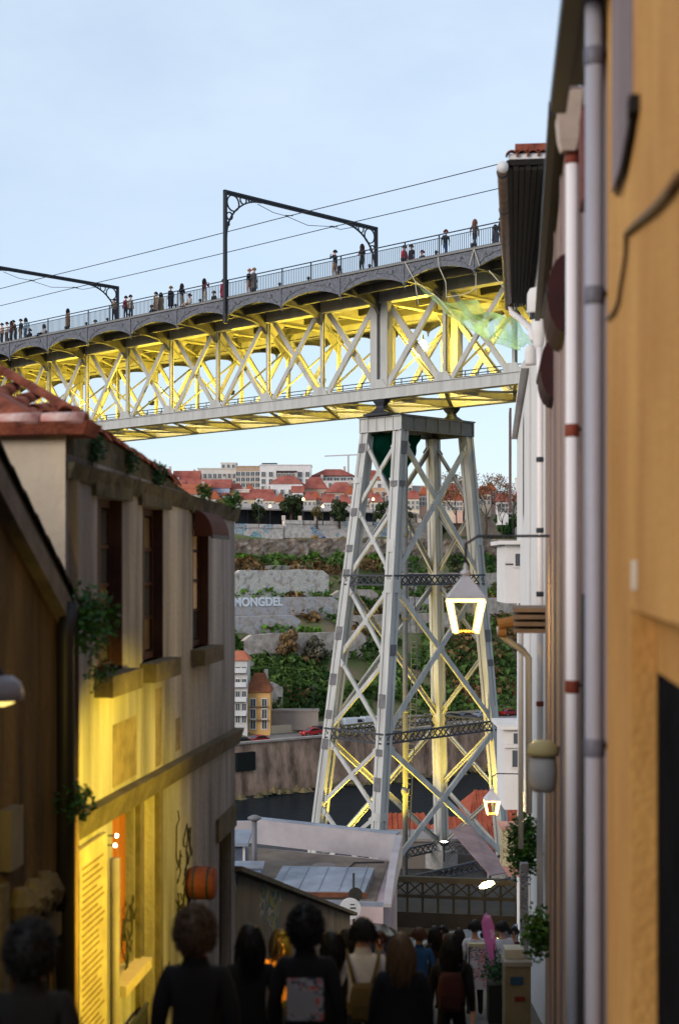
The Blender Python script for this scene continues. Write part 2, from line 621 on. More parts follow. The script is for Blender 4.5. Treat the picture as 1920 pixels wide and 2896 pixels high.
for fi in range(4):
    for za, zb in STAGES:
        if fi in (1, 3):
            for fl in (0, 1):
                brace(fi, za, zb, fl, .30)
        else:
            zm = (za + zb) / 2
            for fl in (0, 1):
                brace(fi, za, zm, fl, .2)
                brace(fi, zm, zb, fl, .2)
    for zb in (-.85, -10.0, -18.4):
        a, b = face_pts(fi, zb, .1)
        n = NRM[fi] * .02
        mb = MB()
        for dz in (-.27, .27):
            mb.beam(a + n + Vector((0, 0, dz)), b + n + Vector((0, 0, dz)), .16, .1)
        L_ = (b - a).length
        k = max(3, int(L_ / .5))
        for i in range(k):
            p, q = a.lerp(b, i / k) + n, a.lerp(b, (i + 1) / k) + n
            mb.beam(p + Vector((0, 0, -.25)), q + Vector((0, 0, .25)), .05, .07, NRM[fi])
            mb.beam(p + Vector((0, 0, .25)), q + Vector((0, 0, -.25)), .05, .07, NRM[fi])
        mb.build('lattice_belt', M_BELT, tower)
# cap frame
for fi in range(4):
    a, b = face_pts(fi, Z_CB, .06)
    d = (b - a).normalized()
    mb = MB()
    a2, b2 = a - d * .06, b + d * .06
    if fi in (1, 3):
        a2, b2 = a + d * .0, b - d * .0
    mb.beam(a2 + Vector((0, 0, .43)), b2 + Vector((0, 0, .43)), .1, .86)
    for dz in (.02, .86):
        mb.beam(a2 + Vector((0, 0, dz)) + NRM[fi] * .06, b2 + Vector((0, 0, dz)) + NRM[fi] * .06, .2, .05)
    k = 6 if fi in (1, 3) else 5
    for i in range(k + 1):
        p = a2.lerp(b2, i / k) + NRM[fi] * .07
        mb.beam(p + Vector((0, 0, .04)), p + Vector((0, 0, .84)), .07, .06, NRM[fi])
    mb.build('cap_beam', M_TOW if fi in (0, 3) else M_IRON2, tower)  # faces turned from the sun get a darker grey: shading put into colour
mb = MB()
mb.hexa([B(T0 - 1.78, 3.35, Z_CT), B(T0 + 1.78, 3.35, Z_CT), B(T0 + 1.78, 10.25, Z_CT), B(T0 - 1.78, 10.25, Z_CT)], [B(T0 - 1.78, 3.35, Z_CT + .07), B(T0 + 1.78, 3.35, Z_CT + .07), B(T0 + 1.78, 10.25, Z_CT + .07), B(T0 - 1.78, 10.25, Z_CT + .07)])
mb.build('cap_plate', M_DARK, tower)
for gw in GW:
    mb = MB()
    h = Z_BC - Z_CT - .07
    prof = [(1.0, 0), (1.0, .12), (.62, .2), (.3, .45), (.26, .6), (.42, .8), (.5, h - .04)]
    lo = None
    for (r0, z0), (r1, z1) in zip(prof[:-1], prof[1:]):
        mk = lambda r, z: [B(T0 - r, gw - r * .55, Z_CT + .07 + z), B(T0 + r, gw - r * .55, Z_CT + .07 + z), B(T0 + r, gw + r * .55, Z_CT + .07 + z), B(T0 - r, gw + r * .55, Z_CT + .07 + z)]
        mb.hexa(mk(r0, z0), mk(r1, z1))
    mb.build('bearing', M_DARK, tower)
# drain pipe and caged ladder inside the tower
pc = B(T0 + .2, 5.9, 0)
mb = MB()
mb.tube([(pc.x, pc.y, -19), (pc.x, pc.y, 8.0)], .16, 10)
for z in (-14, -9, -3.3, 1.8):
    mb.lathe([(.2, 0), (.24, .12), (.24, .3), (.2, .4)], (pc.x, pc.y, z), 10)
mb.build('drain_pipe', M_IRON2, tower, True)
mb = MB()
la = [B(T0 + .4, 6.6 + .35 * math.sin((z + 12) * .28), z) for z in [-18 + i * .7 for i in range(31)]]
for s in (-.24, .24):
    mb.tube([p + U3 * s for p in la], .035, 5)
for p, q in zip(la[:-1], la[1:]):
    for f in (0, .5):
        r_ = p.lerp(q, f)
        mb.beam(r_ - U3 * .24, r_ + U3 * .24, .03, .03)
mb.build('ladder', M_IRON2, tower)
# floodlights at the foot of the tower
for i, (t, w, lb, pw) in enumerate(((T0 + 1.0, 3.2, 'floodlight at the tower foot beside the leg next to the grey roof', 3000), (T0 - .6, 8.6, 'floodlight at the tower foot below the red tiled roofs', 2300))):
    c = B(t, w, -17.2)
    f = thing('floodlight', lb, 'floodlight', c - Vector((0, 0, 1.2)), 'floodlights at the tower foot')
    mb = MB()
    mb.beam(c - Vector((0, 0, 1.2)), c - Vector((0, 0, .15)), .08, .08, W3)
    mb.build('stand', M_DARK, f)
    mb = MB()
    mb.lathe([(.22, -.2), (.3, .02), (.28, .04), (.2, -.1)], c, 12)
    mb.build('housing', M_DARK, f)
    mb = MB()
    mb.lathe([(.01, .0), (.19, .0), (.17, .05), (.01, .07)], c, 12)
    mb.build('lens', M_GLOBE, f)
    lamp('flood_lamp', c + Vector((0, 0, .15)), pw, YEL, .15, f, 'SPOT', c + Vector((0, 0, 10)) + (W3 * .6 if i else -W3 * -.5), R(120), .6)
M_STONE = mat('tower base granite', (.23, .22, .21), .9, .25, 2.5, .3)

# ------------------------------------------------------------------ tram gantries and wires
def gantry(n, label):
    t = tn(n) + .0
    zt = 23.7
    g = thing('tram_gantry', label, 'gantry', B(t, -.12, 15.2), 'tram wire gantries along the bridge')
    for w, s, z0 in ((-.14, 1, 15.3), (13.74, -1, 16.6)):
        MB().beam(B(t, w, z0), B(t, w, zt), .2, .2, W3).build('post', M_DARK, g)
        # spandrel: ring of arc plus circles
        mb = MB()
        arc = [B(t, w + s * (.1 + 3.0 * (1 - math.cos(a_))), zt - .25 - 2.7 * (1 - math.sin(a_))) for a_ in [i * math.pi / 2 / 14 for i in range(15)]]
        for p, q in zip(arc[:-1], arc[1:]):
            mb.beam(p, q, .09, .1, U3)
        for cw, cz, r in ((.66, -.72, .5), (1.52, -.36, .26), (.36, -1.58, .24), (2.1, -.24, .14), (.22, -2.1, .12)):
            ring = [B(t, w + s * (cw + r * math.cos(x)), zt + cz + r * math.sin(x)) for x in [i * 2 * math.pi / 18 for i in range(19)]]
            for p, q in zip(ring[:-1], ring[1:]):
                mb.beam(p, q, .07, .08, U3)
        mb.build('spandrel', M_DARK, g)
    mb = MB()
    mb.beam(B(t, -.24, zt - .06), B(t, 13.84, zt - .06), .16, .13)
    mb.beam(B(t, -.24, zt - .2), B(t, 13.84, zt - .2), .05, .16)
    mb.build('top_beam', M_DARK, g)
    mb = MB()
    pp = [(2.6, 23.3), (4.0, 23.0), (5.06, 22.98), (7.1, 22.7), (9.19, 22.98), (10.2, 22.95), (11.4, 23.3)]
    mb.tube([B(t, w, z) for w, z in pp], .022, 5)
    for w in (5.06, 9.19):
        mb.tube([B(t, w, 23.0), B(t - .7, w, 22.86)], .035, 5)
    mb.build('cross_span', M_DARK, g)
    return g
gantry(2, 'dark arched tram gantry standing whole above the crowd on the bridge')
gantry(8, 'dark tram gantry cut off behind the terracotta roof')
for w, lb in ((5.06, 'upper tram wire strung over the bridge deck'), (9.19, 'lower tram wire strung over the bridge deck')):
    mb = MB()
    mb.tube([B(t_, w, 22.92 - .05 * math.sin(math.pi * ((t_ - 11.1) / 30 % 1))) for t_ in range(-40, 80, 2)], .03, 5)
    tag(mb.build('tram_wire', M_DARK), lb, 'wire', 'tram wires')

# ------------------------------------------------------------------ nets
def netmat(name, col, dens, scale, trans=.6):
    if name in MATS:
        return MATS[name]
    m = bpy.data.materials.new(name)
    m.use_nodes = True
    N, L = m.node_tree.nodes, m.node_tree.links
    b = N['Principled BSDF']
    b.inputs['Base Color'].default_value = (*col, 1)
    b.inputs['Roughness'].default_value = .9
    b.inputs['Specular IOR Level'].default_value = .05
    tr = N.new('ShaderNodeBsdfTranslucent')
    tr.inputs['Color'].default_value = (*col, 1)
    mx = N.new('ShaderNodeMixShader')
    mx.inputs[0].default_value = trans
    tp = N.new('ShaderNodeBsdfTransparent')
    mx2 = N.new('ShaderNodeMixShader')
    tc = N.new('ShaderNodeTexCoord')
    n = N.new('ShaderNodeTexNoise')
    n.inputs['Scale'].default_value = scale
    n.inputs['Detail'].default_value = 3
    mr = N.new('ShaderNodeMapRange')
    mr.inputs['From Min'].default_value = .3
    mr.inputs['From Max'].default_value = .7
    mr.inputs['To Min'].default_value = max(0, dens - .25)
    mr.inputs['To Max'].default_value = min(1, dens + .25)
    L.new(tc.outputs['Object'], n.inputs['Vector'])
    L.new(n.outputs['Fac'], mr.inputs['Value'])
    L.new(b.outputs[0], mx.inputs[1])
    L.new(tr.outputs[0], mx.inputs[2])
    L.new(mr.outputs['Result'], mx2.inputs[0])
    L.new(tp.outputs[0], mx2.inputs[1])
    L.new(mx.outputs[0], mx2.inputs[2])
    L.new(mx2.outputs[0], N['Material Output'].inputs['Surface'])
    MATS[name] = m
    return m
M_NET = netmat('pale green net', (.42, .72, .5), .62, 1.4)
M_NETD = netmat('dark green net', (.001, .035, .022), 1.3, 1.2, .25)
M_ROPE = mat('rope', (.55, .5, .38), .8)
def sheet(name, rows, m, label, cat, sub=10, sag=.25, seed=1):
    """Cloth through rows of place points."""
    rnd = random.Random(seed)
    mb = MB()
    nr, nc = len(rows), len(rows[0])
    grid = []
    for i in range((nr - 1) * sub + 1):
        fi = i / sub
        i0 = min(int(fi), nr - 2)
        fr = fi - i0
        line = []
        for j in range((nc - 1) * sub + 1):
            fj = j / sub
            j0 = min(int(fj), nc - 2)
            fc = fj - j0
            p = Vector(rows[i0][j0]) * (1 - fr) * (1 - fc) + Vector(rows[i0][j0 + 1]) * (1 - fr) * fc + Vector(rows[i0 + 1][j0]) * fr * (1 - fc) + Vector(rows[i0 + 1][j0 + 1]) * fr * fc
            nz = noise.noise(p * 1.3 + Vector((seed, 0, 0)))
            p += W3 * nz * .35 + Vector((0, 0, noise.noise(p * .9) * .25 - sag * math.sin(math.pi * fc) * .5))
            line.append(p)
        grid.append(line)
    w = len(grid[0])
    mb.add([p for l in grid for p in l], [(i * w + j, i * w + j + 1, (i + 1) * w + j + 1, (i + 1) * w + j) for i in range(len(grid) - 1) for j in range(w - 1)])
    return tag(mb.build(name, m, None, True), label, cat)
BP = lambda px, py, w: (lambda k: (lambda t: B(t, w, (HY - py) / FPX * (82 + UY * t - UX * w)))((.8 + UY * w - k * (82 - UX * w)) / (k * UY - UX)))((px - HX) / FPX)
net = sheet('green_net', [[BP(1173, 795, .2), BP(1235, 835, .2), BP(1300, 850, .4), BP(1345, 835, .4)],
                   [BP(1218, 848, .6), BP(1290, 870, .8), BP(1330, 880, .8), BP(1370, 870, .8)],
                   [BP(1300, 915, 1.0), BP(1340, 905, 1.2), BP(1385, 912, 1.2), BP(1445, 900, 1.2)],
                   [BP(1385, 968, 1.2), BP(1400, 950, 1.4), BP(1430, 945, 1.4), BP(1500, 948, 1.4)],
                   [BP(1470, 990, 1.2), BP(1475, 980, 1.4), BP(1495, 975, 1.4), BP(1530, 965, 1.4)]], M_NET, 'torn pale green safety net sagging from the bridge edge on ropes', 'net', 9)
for i, pts in enumerate([[(1145, 742), (1173, 795), (1183, 862)], [(1238, 727), (1241, 755), (1260, 798), (1262, 840)], [(1340, 705), (1327, 750)], [(1340, 705), (1355, 752)], [(1345, 772), (1345, 828), (1347, 830)], [(1262, 840), (1300, 835), (1325, 828), (1347, 812)], [(1173, 795), (1240, 845), (1300, 915)], [(1382, 765), (1400, 785), (1425, 815)]]):
    mb = MB()
    mb.tube([BP(x, y, -.12) for x, y in pts], .024, 5)
    mb.build('rope', M_ROPE, net)
TP = lambda px, py, Y: P(px, py, Y)
sheet('dark_net', [[TP(1040, 1226, 86.3), TP(1075, 1226, 86.2), TP(1110, 1226, 86.2), TP(1150, 1226, 86.6), TP(1190, 1228, 87.5)],
                   [TP(1050, 1270, 86.4), TP(1080, 1270, 86.4), TP(1110, 1270, 86.4), TP(1145, 1270, 86.8), TP(1182, 1262, 87.5)],
                   [TP(1078, 1320, 86.5), TP(1092, 1315, 86.5), TP(1115, 1315, 86.5), TP(1142, 1310, 86.8), TP(1168, 1300, 87.3)],
                   [TP(1096, 1362, 86.6), TP(1100, 1352, 86.6), TP(1115, 1348, 86.6), TP(1135, 1342, 86.8), TP(1145, 1330, 87.0)]], M_NETD, 'dark green sheet bunched up inside the top of the tower', 'net', 5, .2, 4)
# ------------------------------------------------------------------ river, far bank, hillside
BD, BN = Vector((.809, .588, 0)), Vector((-.588, .809, 0))     # along the far quay, and up the hill
Z_WATER, Z_ROAD = -40.0, -31.6
def F(d, n, z):
    return BD * d + BN * n + Vector((0, 0, z))
N_Q, N_R, N_TOP = 209.0, 223.0, 286.0
SLOPE = .59
N_LIP = 279.1
def hill_z(n):
    if n < N_R:
        return Z_ROAD
    if n < N_LIP:
        return Z_ROAD + .4 + (n - N_R) * SLOPE
    if n < N_LIP + 2.2:
        return 1.9 + (n - N_LIP) / 2.2 * 4.4
    return 6.3 + (n - N_LIP) * .12
def on_n(px, py, n):
    """Where the sight line through a photo pixel meets the vertical plane n of the far bank."""
    k = (px - HX) / FPX
    Y = n / (BN.y + BN.x * k)
    return P(px, py, Y)
def on_hill(px, py):
    """Where the sight line meets the slope."""
    k, m = (px - HX) / FPX, (HY - py) / FPX
    c = BN.y + BN.x * k
    Y = (Z_ROAD + .4 - N_R * SLOPE) / (m - c * SLOPE)
    return P(px, py, Y)

M_WATER = mat('dark river', (.010, .016, .02), .3, .3, .05, .9, .5, spec=.02, stretch=(1, .25, 1))
mb2 = MB()
mb2.add([F(-1500, -200, Z_WATER), F(1500, -200, Z_WATER), F(1500, N_Q + 1, Z_WATER), F(-1500, N_Q + 1, Z_WATER)], [(0, 1, 2, 3)])
struct('river', mb2, M_WATER)

M_QUAY = mat('stained granite quay', srgb(98, 76, 62), .9, .35, .5, .6, 1.6, col2=srgb(184, 150, 128), stretch=(1, 1, .35))
mb = MB()
mb.hexa([F(-400, N_Q, Z_WATER - 3), F(500, N_Q, Z_WATER - 3), F(500, N_Q + 6, Z_WATER - 3), F(-400, N_Q + 6, Z_WATER - 3)],
        [F(-400, N_Q + .9, Z_ROAD + .6), F(500, N_Q + .9, Z_ROAD + .6), F(500, N_Q + 6, Z_ROAD - .1), F(-400, N_Q + 6, Z_ROAD - .1)])
quay = mb.build('quay_wall', M_QUAY)
tag(quay, 'long stained granite quay wall rising from the river below the road', 'wall')
mb = MB()
mb.hexa([F(-400, N_Q + .55, Z_ROAD + .6), F(500, N_Q + .55, Z_ROAD + .6), F(500, N_Q + 1.6, Z_ROAD + .6), F(-400, N_Q + 1.6, Z_ROAD + .6)],
        [F(-400, N_Q + .55, Z_ROAD + .95), F(500, N_Q + .55, Z_ROAD + .95), F(500, N_Q + 1.6, Z_ROAD + .95), F(-400, N_Q + 1.6, Z_ROAD + .95)])
mb.build('coping', mat('pale coping', srgb(165, 150, 140), .85, .2, 1), quay)
p0 = on_n(697, 2130, N_Q)
d0 = p0.dot(BD)
# culvert in the quay: solid block, the opening's shade put into its colour
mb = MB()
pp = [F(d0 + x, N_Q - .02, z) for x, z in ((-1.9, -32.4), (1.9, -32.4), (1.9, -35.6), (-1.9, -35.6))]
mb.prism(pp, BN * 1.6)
mb.build('culvert', mat('culvert shadow black', (.008, .01, .008), .9), quay)
# rocks and weed along the foot of the quay
rnd = random.Random(5)
mb = MB()
for i in range(420):
    d = rnd.uniform(-120, 190)
    r = rnd.uniform(.3, 1.5)
    c = F(d, N_Q - rnd.uniform(0, 2.5), Z_WATER + rnd.uniform(-.3, .5))
    q = [c + Vector((rnd.uniform(.6, 1.2) * r * math.cos(a), rnd.uniform(.6, 1.2) * r * math.sin(a), 0)) for a in (0, 1.2, 2.4, 3.7, 5.0)]
    mb.add(q + [c + Vector((0, 0, r * rnd.uniform(.5, 1.0)))], [(0, 1, 5), (1, 2, 5), (2, 3, 5), (3, 4, 5), (4, 0, 5)])
mb.build('shore_rocks', mat('mossy shore rock', srgb(70, 66, 44), .95, .5, .4, .4, 2, col2=srgb(120, 102, 70)), None, False, 'stuff')['label'] = 'mossy rocks along the foot of the quay wall'

# road
mb = MB()
mb.quad(F(-400, N_Q + 1.2, Z_ROAD + .02), F(500, N_Q + 1.2, Z_ROAD + .02), F(500, N_R + 1, Z_ROAD + .02), F(-400, N_R + 1, Z_ROAD + .02))
struct('quay_road', mb, mat('worn asphalt', srgb(120, 112, 108), .9, .15, .3))

# hill sheet: rough slope and plateau
M_EARTH = mat('hillside earth', srgb(128, 106, 84), .95, .4, .14, .6, .6, col2=srgb(84, 104, 50))
NA, NB_ = 150, 70
mb = MB()
vs = []
for i in range(NA + 1):
    d = -260 + i * (640 / NA)
    for j in range(NB_ + 1):
        n = N_R - 1 + j * (150 / NB_)
        z = hill_z(n) + (noise.noise(Vector((d * .06, n * .09, 0))) * 1.6 + noise.noise(Vector((d * .2, n * .25, 3))) * .7) * min(1, max(0, (n - N_R - 1) / 8)) * (1 if n < N_TOP + 4 else .2) - .5
        vs.append(F(d, n, z))
mb.add(vs, [(i * (NB_ + 1) + j, (i + 1) * (NB_ + 1) + j, (i + 1) * (NB_ + 1) + j + 1, i * (NB_ + 1) + j + 1) for i in range(NA) for j in range(NB_)])
struct('hill', mb, M_EARTH, True)
mb = MB()
mb.quad(F(-900, N_R + 140, hill_z(N_R + 140) - .6), F(1200, N_R + 140, hill_z(N_R + 140) - .6), F(1200, 2200, 40), F(-900, 2200, 40))
struct('far_plateau', mb, M_EARTH)

# ground cover: leaf-sized clumps in several kinds
def cover(name, label, m, spots, size, seed):
    """spots: (photo polygon row list) px0, px1, py0, py1, count."""
    rnd = random.Random(seed)
    mb = MB()
    for px0, px1, py0, py1, cnt in spots:
        for _ in range(cnt):
            x, y = rnd.uniform(px0, px1), rnd.uniform(py0, py1)
            c = on_hill(x, y)
            if noise.noise(c * .11 + Vector((seed, 0, 0))) < -.12:
                continue
            lift = max(0, noise.noise(c * .25)) * 1.8
            c = c + Vector((0, 0, rnd.uniform(-.2, .9) + lift)) - BN * rnd.uniform(0, 1.0)
            s = size * rnd.choice((.45, .6, .8, 1.0, 1.5))
            a = rnd.uniform(0, 6.28)
            u = Vector((math.cos(a), math.sin(a), rnd.uniform(-.5, .5))) * s
            w = Vector((rnd.uniform(-.6, .6), rnd.uniform(-.8, .1), rnd.uniform(.3, 1))).normalized() * s
            mb.add([c - u - w * .6, c + u * .8 - w, c + u + w * .7, c - u * .7 + w], [(0, 1, 2, 3)])
    o = mb.build(name, m, None, False, 'stuff')
    o['label'] = label
    return o
M_G1 = mat('dark green shrub leaf', srgb(34, 62, 28), .8, .5, .11, col2=srgb(104, 128, 66), spec=.1)
M_G2 = mat('fresh grass', srgb(74, 116, 34), .85, .3, .5, col2=srgb(110, 146, 54), spec=.1)
M_G3 = mat('rusty winter scrub', srgb(106, 80, 50), .9, .4, .3, col2=srgb(146, 118, 82), spec=.1)
cover('hill_shrubs', 'dark green shrubs covering the hillside', M_G1, [(560, 1500, 1900, 2030, 6500), (640, 1500, 1800, 1910, 3600), (900, 1500, 1640, 1800, 3000), (640, 760, 1770, 1900, 900), (640, 1100, 1710, 1735, 700), (640, 1100, 1580, 1612, 900), (1100, 1500, 1560, 1660, 1500), (660, 1000, 1905, 1990, 1500)], .5, 21)
cover('hill_grass', 'bright grass strips along the terraces', M_G2, [(640, 1500, 1572, 1586, 1800), (640, 1010, 1676, 1690, 700), (960, 1500, 1672, 1690, 600), (640, 1000, 1786, 1796, 400), (1200, 1500, 1530, 1545, 300)], .34, 22)
cover('hill_scrub', 'rusty brown winter scrub between the terraces', M_G3, [(800, 1100, 1690, 1800, 2600), (640, 1120, 1590, 1625, 1500), (760, 900, 1780, 1880, 1600), (1250, 1500, 1640, 2010, 4200), (640, 900, 1930, 1990, 700), (640, 1100, 1535, 1572, 900)], .45, 23)

# graffiti: flat print on plaster
def graffiti(name, base, amount, scale, cols):
    if name in MATS:
        return MATS[name]
    m = bpy.data.materials.new(name)
    m.use_nodes = True
    N, L = m.node_tree.nodes, m.node_tree.links
    b = N['Principled BSDF']
    b.inputs['Roughness'].default_value = .9
    tc = N.new('ShaderNodeTexCoord')
    mp = N.new('ShaderNodeMapping')
    mp.inputs['Scale'].default_value = (1, 1, 1.4)
    L.new(tc.outputs['Object'], mp.inputs['Vector'])
    vo = N.new('ShaderNodeTexNoise')
    vo.inputs['Scale'].default_value = scale
    vo.inputs['Detail'].default_value = 2.5
    vo.inputs['Distortion'].default_value = 2.2
    L.new(mp.outputs['Vector'], vo.inputs['Vector'])
    cr = N.new('ShaderNodeValToRGB')
    cr.color_ramp.interpolation = 'CONSTANT'
    el = cr.color_ramp.elements
    el[0].position, el[0].color = 0, (*cols[0], 1)
    el[1].position, el[1].color = .36, (*cols[1 % len(cols)], 1)
    for i in range(2, len(cols)):
        e = el.new(.36 + .34 * (i - 1) / (len(cols) - 1))
        e.color = (*cols[i], 1)
    L.new(vo.outputs['Fac'], cr.inputs['Fac'])
    big = N.new('ShaderNodeTexNoise')
    big.inputs['Scale'].default_value = scale * .35
    L.new(tc.outputs['Object'], big.inputs['Vector'])
    mr = N.new('ShaderNodeMapRange')
    mr.inputs['From Min'].default_value = .62 - amount * .3
    mr.inputs['From Max'].default_value = .64 - amount * .3
    L.new(big.outputs['Fac'], mr.inputs['Value'])
    st = N.new('ShaderNodeTexNoise')
    st.inputs['Scale'].default_value = 1.2
    st.inputs['Detail'].default_value = 8
    L.new(tc.outputs['Object'], st.inputs['Vector'])
    c0 = N.new('ShaderNodeValToRGB')
    c0.color_ramp.elements[0].color = (*[c * .62 for c in base], 1)
    c0.color_ramp.elements[1].color = (*[min(1, c * 1.1) for c in base], 1)
    c0.color_ramp.elements[0].position, c0.color_ramp.elements[1].position = .3, .65
    L.new(st.outputs['Fac'], c0.inputs['Fac'])
    mx = N.new('ShaderNodeMix')
    mx.data_type = 'RGBA'
    L.new(mr.outputs['Result'], mx.inputs[0])
    L.new(c0.outputs['Color'], mx.inputs[6])
    L.new(cr.outputs['Color'], mx.inputs[7])
    L.new(mx.outputs[2], b.inputs['Base Color'])
    MATS[name] = m
    return m
GW1 = graffiti('graffiti white', srgb(190, 174, 162), .62, 1.9, [srgb(226, 222, 218), srgb(150, 142, 140), srgb(232, 226, 220), srgb(196, 170, 120), srgb(234, 230, 226)])
GW2 = graffiti('graffiti faint', srgb(190, 174, 164), .4, 1.8, [srgb(216, 204, 198), srgb(164, 148, 146), srgb(212, 200, 190), srgb(150, 156, 176), srgb(206, 194, 186)])
GW3 = graffiti('graffiti colour', srgb(226, 208, 196), .12, .5, [srgb(206, 196, 190), srgb(60, 80, 150), srgb(210, 200, 196), srgb(80, 170, 170), srgb(204, 194, 190), srgb(180, 90, 120)])
M_PLAIN = mat('weathered terrace wall', srgb(150, 132, 118), .9, .3, .7, .5, 2.5, col2=srgb(208, 192, 178), detail=9)

def terrace(px0, px1, pyt, pyb, m, label, name='terrace_wall', nudge=0.0, thick=1.2):
    """Retaining wall on the slope between two photo columns."""
    a0 = on_hill((px0 + px1) / 2, pyb)
    n = a0.dot(BN) - 1.0 - nudge
    A0, A1, C0, C1 = on_n(px0, pyb, n), on_n(px1, pyb, n), on_n(px0, pyt, n), on_n(px1, pyt, n)
    zt, zb = (C0.z + C1.z) / 2, (A0.z + A1.z) / 2 - 1.2
    mb = MB()
    K = max(4, int((A1 - A0).length / 1.8))
    tops = [zt + .35 * noise.noise(Vector((i * .35, px0 * .1, 0))) - (1.2 if i in (0, K) else 0) for i in range(K + 1)]
    for i in range(K):
        p, q = A0.lerp(A1, i / K), A0.lerp(A1, (i + 1) / K)
        o = BN * thick
        mb.add([(p.x, p.y, zb), (q.x, q.y, zb), (q.x, q.y, tops[i + 1]), (p.x, p.y, tops[i]), (p.x + o.x, p.y + o.y, tops[i]), (q.x + o.x, q.y + o.y, tops[i + 1])], [(0, 1, 2, 3), (3, 2, 5, 4)])
    o = mb.build(name, m)
    tag(o, label, 'wall', 'terrace walls on the hillside')
    return o, n
terrace(660, 930, 1612, 1682, GW1, 'hillside terrace wall sprayed all over with white lettering')
wo, wn_ = terrace(640, 960, 1690, 1738, GW2, 'hillside terrace wall with big white capital letters')
terrace(640, 850, 1742, 1780, GW2, 'hillside terrace wall with faint pink and blue tags below the capital letters')
terrace(690, 1035, 1790, 1850, M_PLAIN, 'plain weathered terrace wall with weep holes beside the bare bush')
terrace(940, 1070, 1668, 1700, M_PLAIN, 'short broken terrace wall at the end of the sprayed row')
terrace(1130, 1500, 1620, 1660, M_PLAIN, 'weathered terrace wall behind the tower', nudge=0)
terrace(700, 800, 1932, 1990, M_PLAIN, 'low broken wall on the slope above the riverside houses')
terrace(1075, 1240, 1690, 1722, GW2, 'faintly tagged terrace wall between the tower legs')
terrace(1150, 1300, 1735, 1775, M_PLAIN, 'pale terrace wall behind the near tower leg')
terrace(960, 1130, 1740, 1768, M_PLAIN, 'mossy terrace wall beside the rusty scrub')
terrace(640, 720, 1860, 1890, M_PLAIN, 'short pale wall above the orange roofed riverside house')
terrace(1320, 1500, 1690, 1740, M_PLAIN, 'pale stepped wall below the balcony box')
terrace(700, 900, 1600, 1607, M_PLAIN, 'thin ledge wall under the upper scrub')
# capital letters on the second wall
fc = bpy.data.curves.new('letters', 'FONT')
fc.body = 'MONGDEL'
fc.extrude = .04
fc.offset = .035
fc.size = 1.0
tmp = bpy.data.objects.new('letters', fc)
COL.objects.link(tmp)
bpy.context.view_layer.update()
me = bpy.data.meshes.new_from_object(tmp.evaluated_get(bpy.context.evaluated_depsgraph_get()))
bpy.data.objects.remove(tmp)
A0, A1 = on_n(662, 1716, wn_ - .12), on_n(800, 1716, wn_ - .12)
T0_ = on_n(662, 1690, wn_ - .12)
xs = [v.co.x for v in me.vertices]
ys = [v.co.y for v in me.vertices]
dx, dz = (A1 - A0), (T0_.z - A0.z)
for v in me.vertices:
    fx, fy = (v.co.x - min(xs)) / (max(xs) - min(xs)), (v.co.y - min(ys)) / (max(ys) - min(ys))
    depth = v.co.z
    v.co = Vector((A0.x + dx.x * fx, A0.y + dx.y * fx, A0.z + dz * fy)) - BN * depth
me.materials.append(mat('white spray paint', (.86, .87, .89), .8, .04, 1))
put('sprayed_letters', me, wo)
# dark weep holes on the plain wall
# upper rock face and graffiti parapet under the promenade
mb = MB()
n_face = N_LIP - .4
K = 90
vs, cols_ = [], 7
pA, pB = on_n(560, 1572, n_face), on_n(1500, 1572, n_face)
for i in range(K + 1):
    p = pA.lerp(pB, i / K)
    top = on_n(560 + (1500 - 560) * i / K, 1524, n_face).z
    for j in range(cols_ + 1):
        f = j / cols_
        q = Vector((p.x, p.y, p.z - 1.5 + (top - p.z + 1.5) * f))
        q += BN * (noise.noise(q * .45) * 1.1 + noise.noise(q * 1.4) * .5)
        vs.append(q)
mb.add(vs, [(i * (cols_ + 1) + j, (i + 1) * (cols_ + 1) + j, (i + 1) * (cols_ + 1) + j + 1, i * (cols_ + 1) + j + 1) for i in range(K) for j in range(cols_)])
struct('rock_face', mb, mat('brown rubble rock', srgb(104, 82, 66), .95, .4, .5, .8, 1.5, col2=srgb(186, 164, 146)), False)
def parapet(px0, px1, pyt, pyb, m, label, n, posts=0):
    A, Bq = on_n(px0, pyb, n), on_n(px1, pyb, n)
    zt = (on_n(px0, pyt, n).z + on_n(px1, pyt, n).z) / 2
    zb = min(A.z, Bq.z) - .4
    r = thing('promenade_wall', label, 'wall', (A + Bq) / 2, 'promenade walls along the hill top')
    mb = MB()
    o = BN * 1.2
    mb.hexa([(A.x, A.y, zb), (Bq.x, Bq.y, zb), (Bq.x + o.x, Bq.y + o.y, zb), (A.x + o.x, A.y + o.y, zb)], [(A.x, A.y, zt), (Bq.x, Bq.y, zt), (Bq.x + o.x, Bq.y + o.y, zt), (A.x + o.x, A.y + o.y, zt)])
    mb.build('wall_face', m, r)
    mb = MB()
    mb.beam((A.x, A.y, zt - .9), (Bq.x, Bq.y, zt - .9), .25, .18)
    mb.build('string_course', M_PLAIN, r)
    for i in range(posts + 1):
        f = i / max(1, posts)
        p = A.lerp(Bq, f)
        mb = MB()
        mb.box((p.x + o.x / 2, p.y + o.y / 2, zt + .55), (.9, .9, 1.1))
        mb.build('pier', mat('pale render', srgb(200, 182, 168), .85, .12, 1), r)
parapet(664, 800, 1482, 1526, GW3, 'pale wall with turquoise and dark blue graffiti under the hoarding', N_TOP + 2.0, 0)
parapet(806, 1115, 1474, 1517, GW3, 'long cream promenade wall with piers and scattered tags', N_TOP + 2.4, 7)
parapet(1130, 1250, 1478, 1520, M_PLAIN, 'broken promenade wall behind the tower legs', N_TOP + 3.2, 2)
parapet(1290, 1480, 1448, 1512, mat('cream render', srgb(196, 172, 150), .9, .2, .6), 'tall cream retaining wall under the bare trees', N_TOP + 4.5, 0)

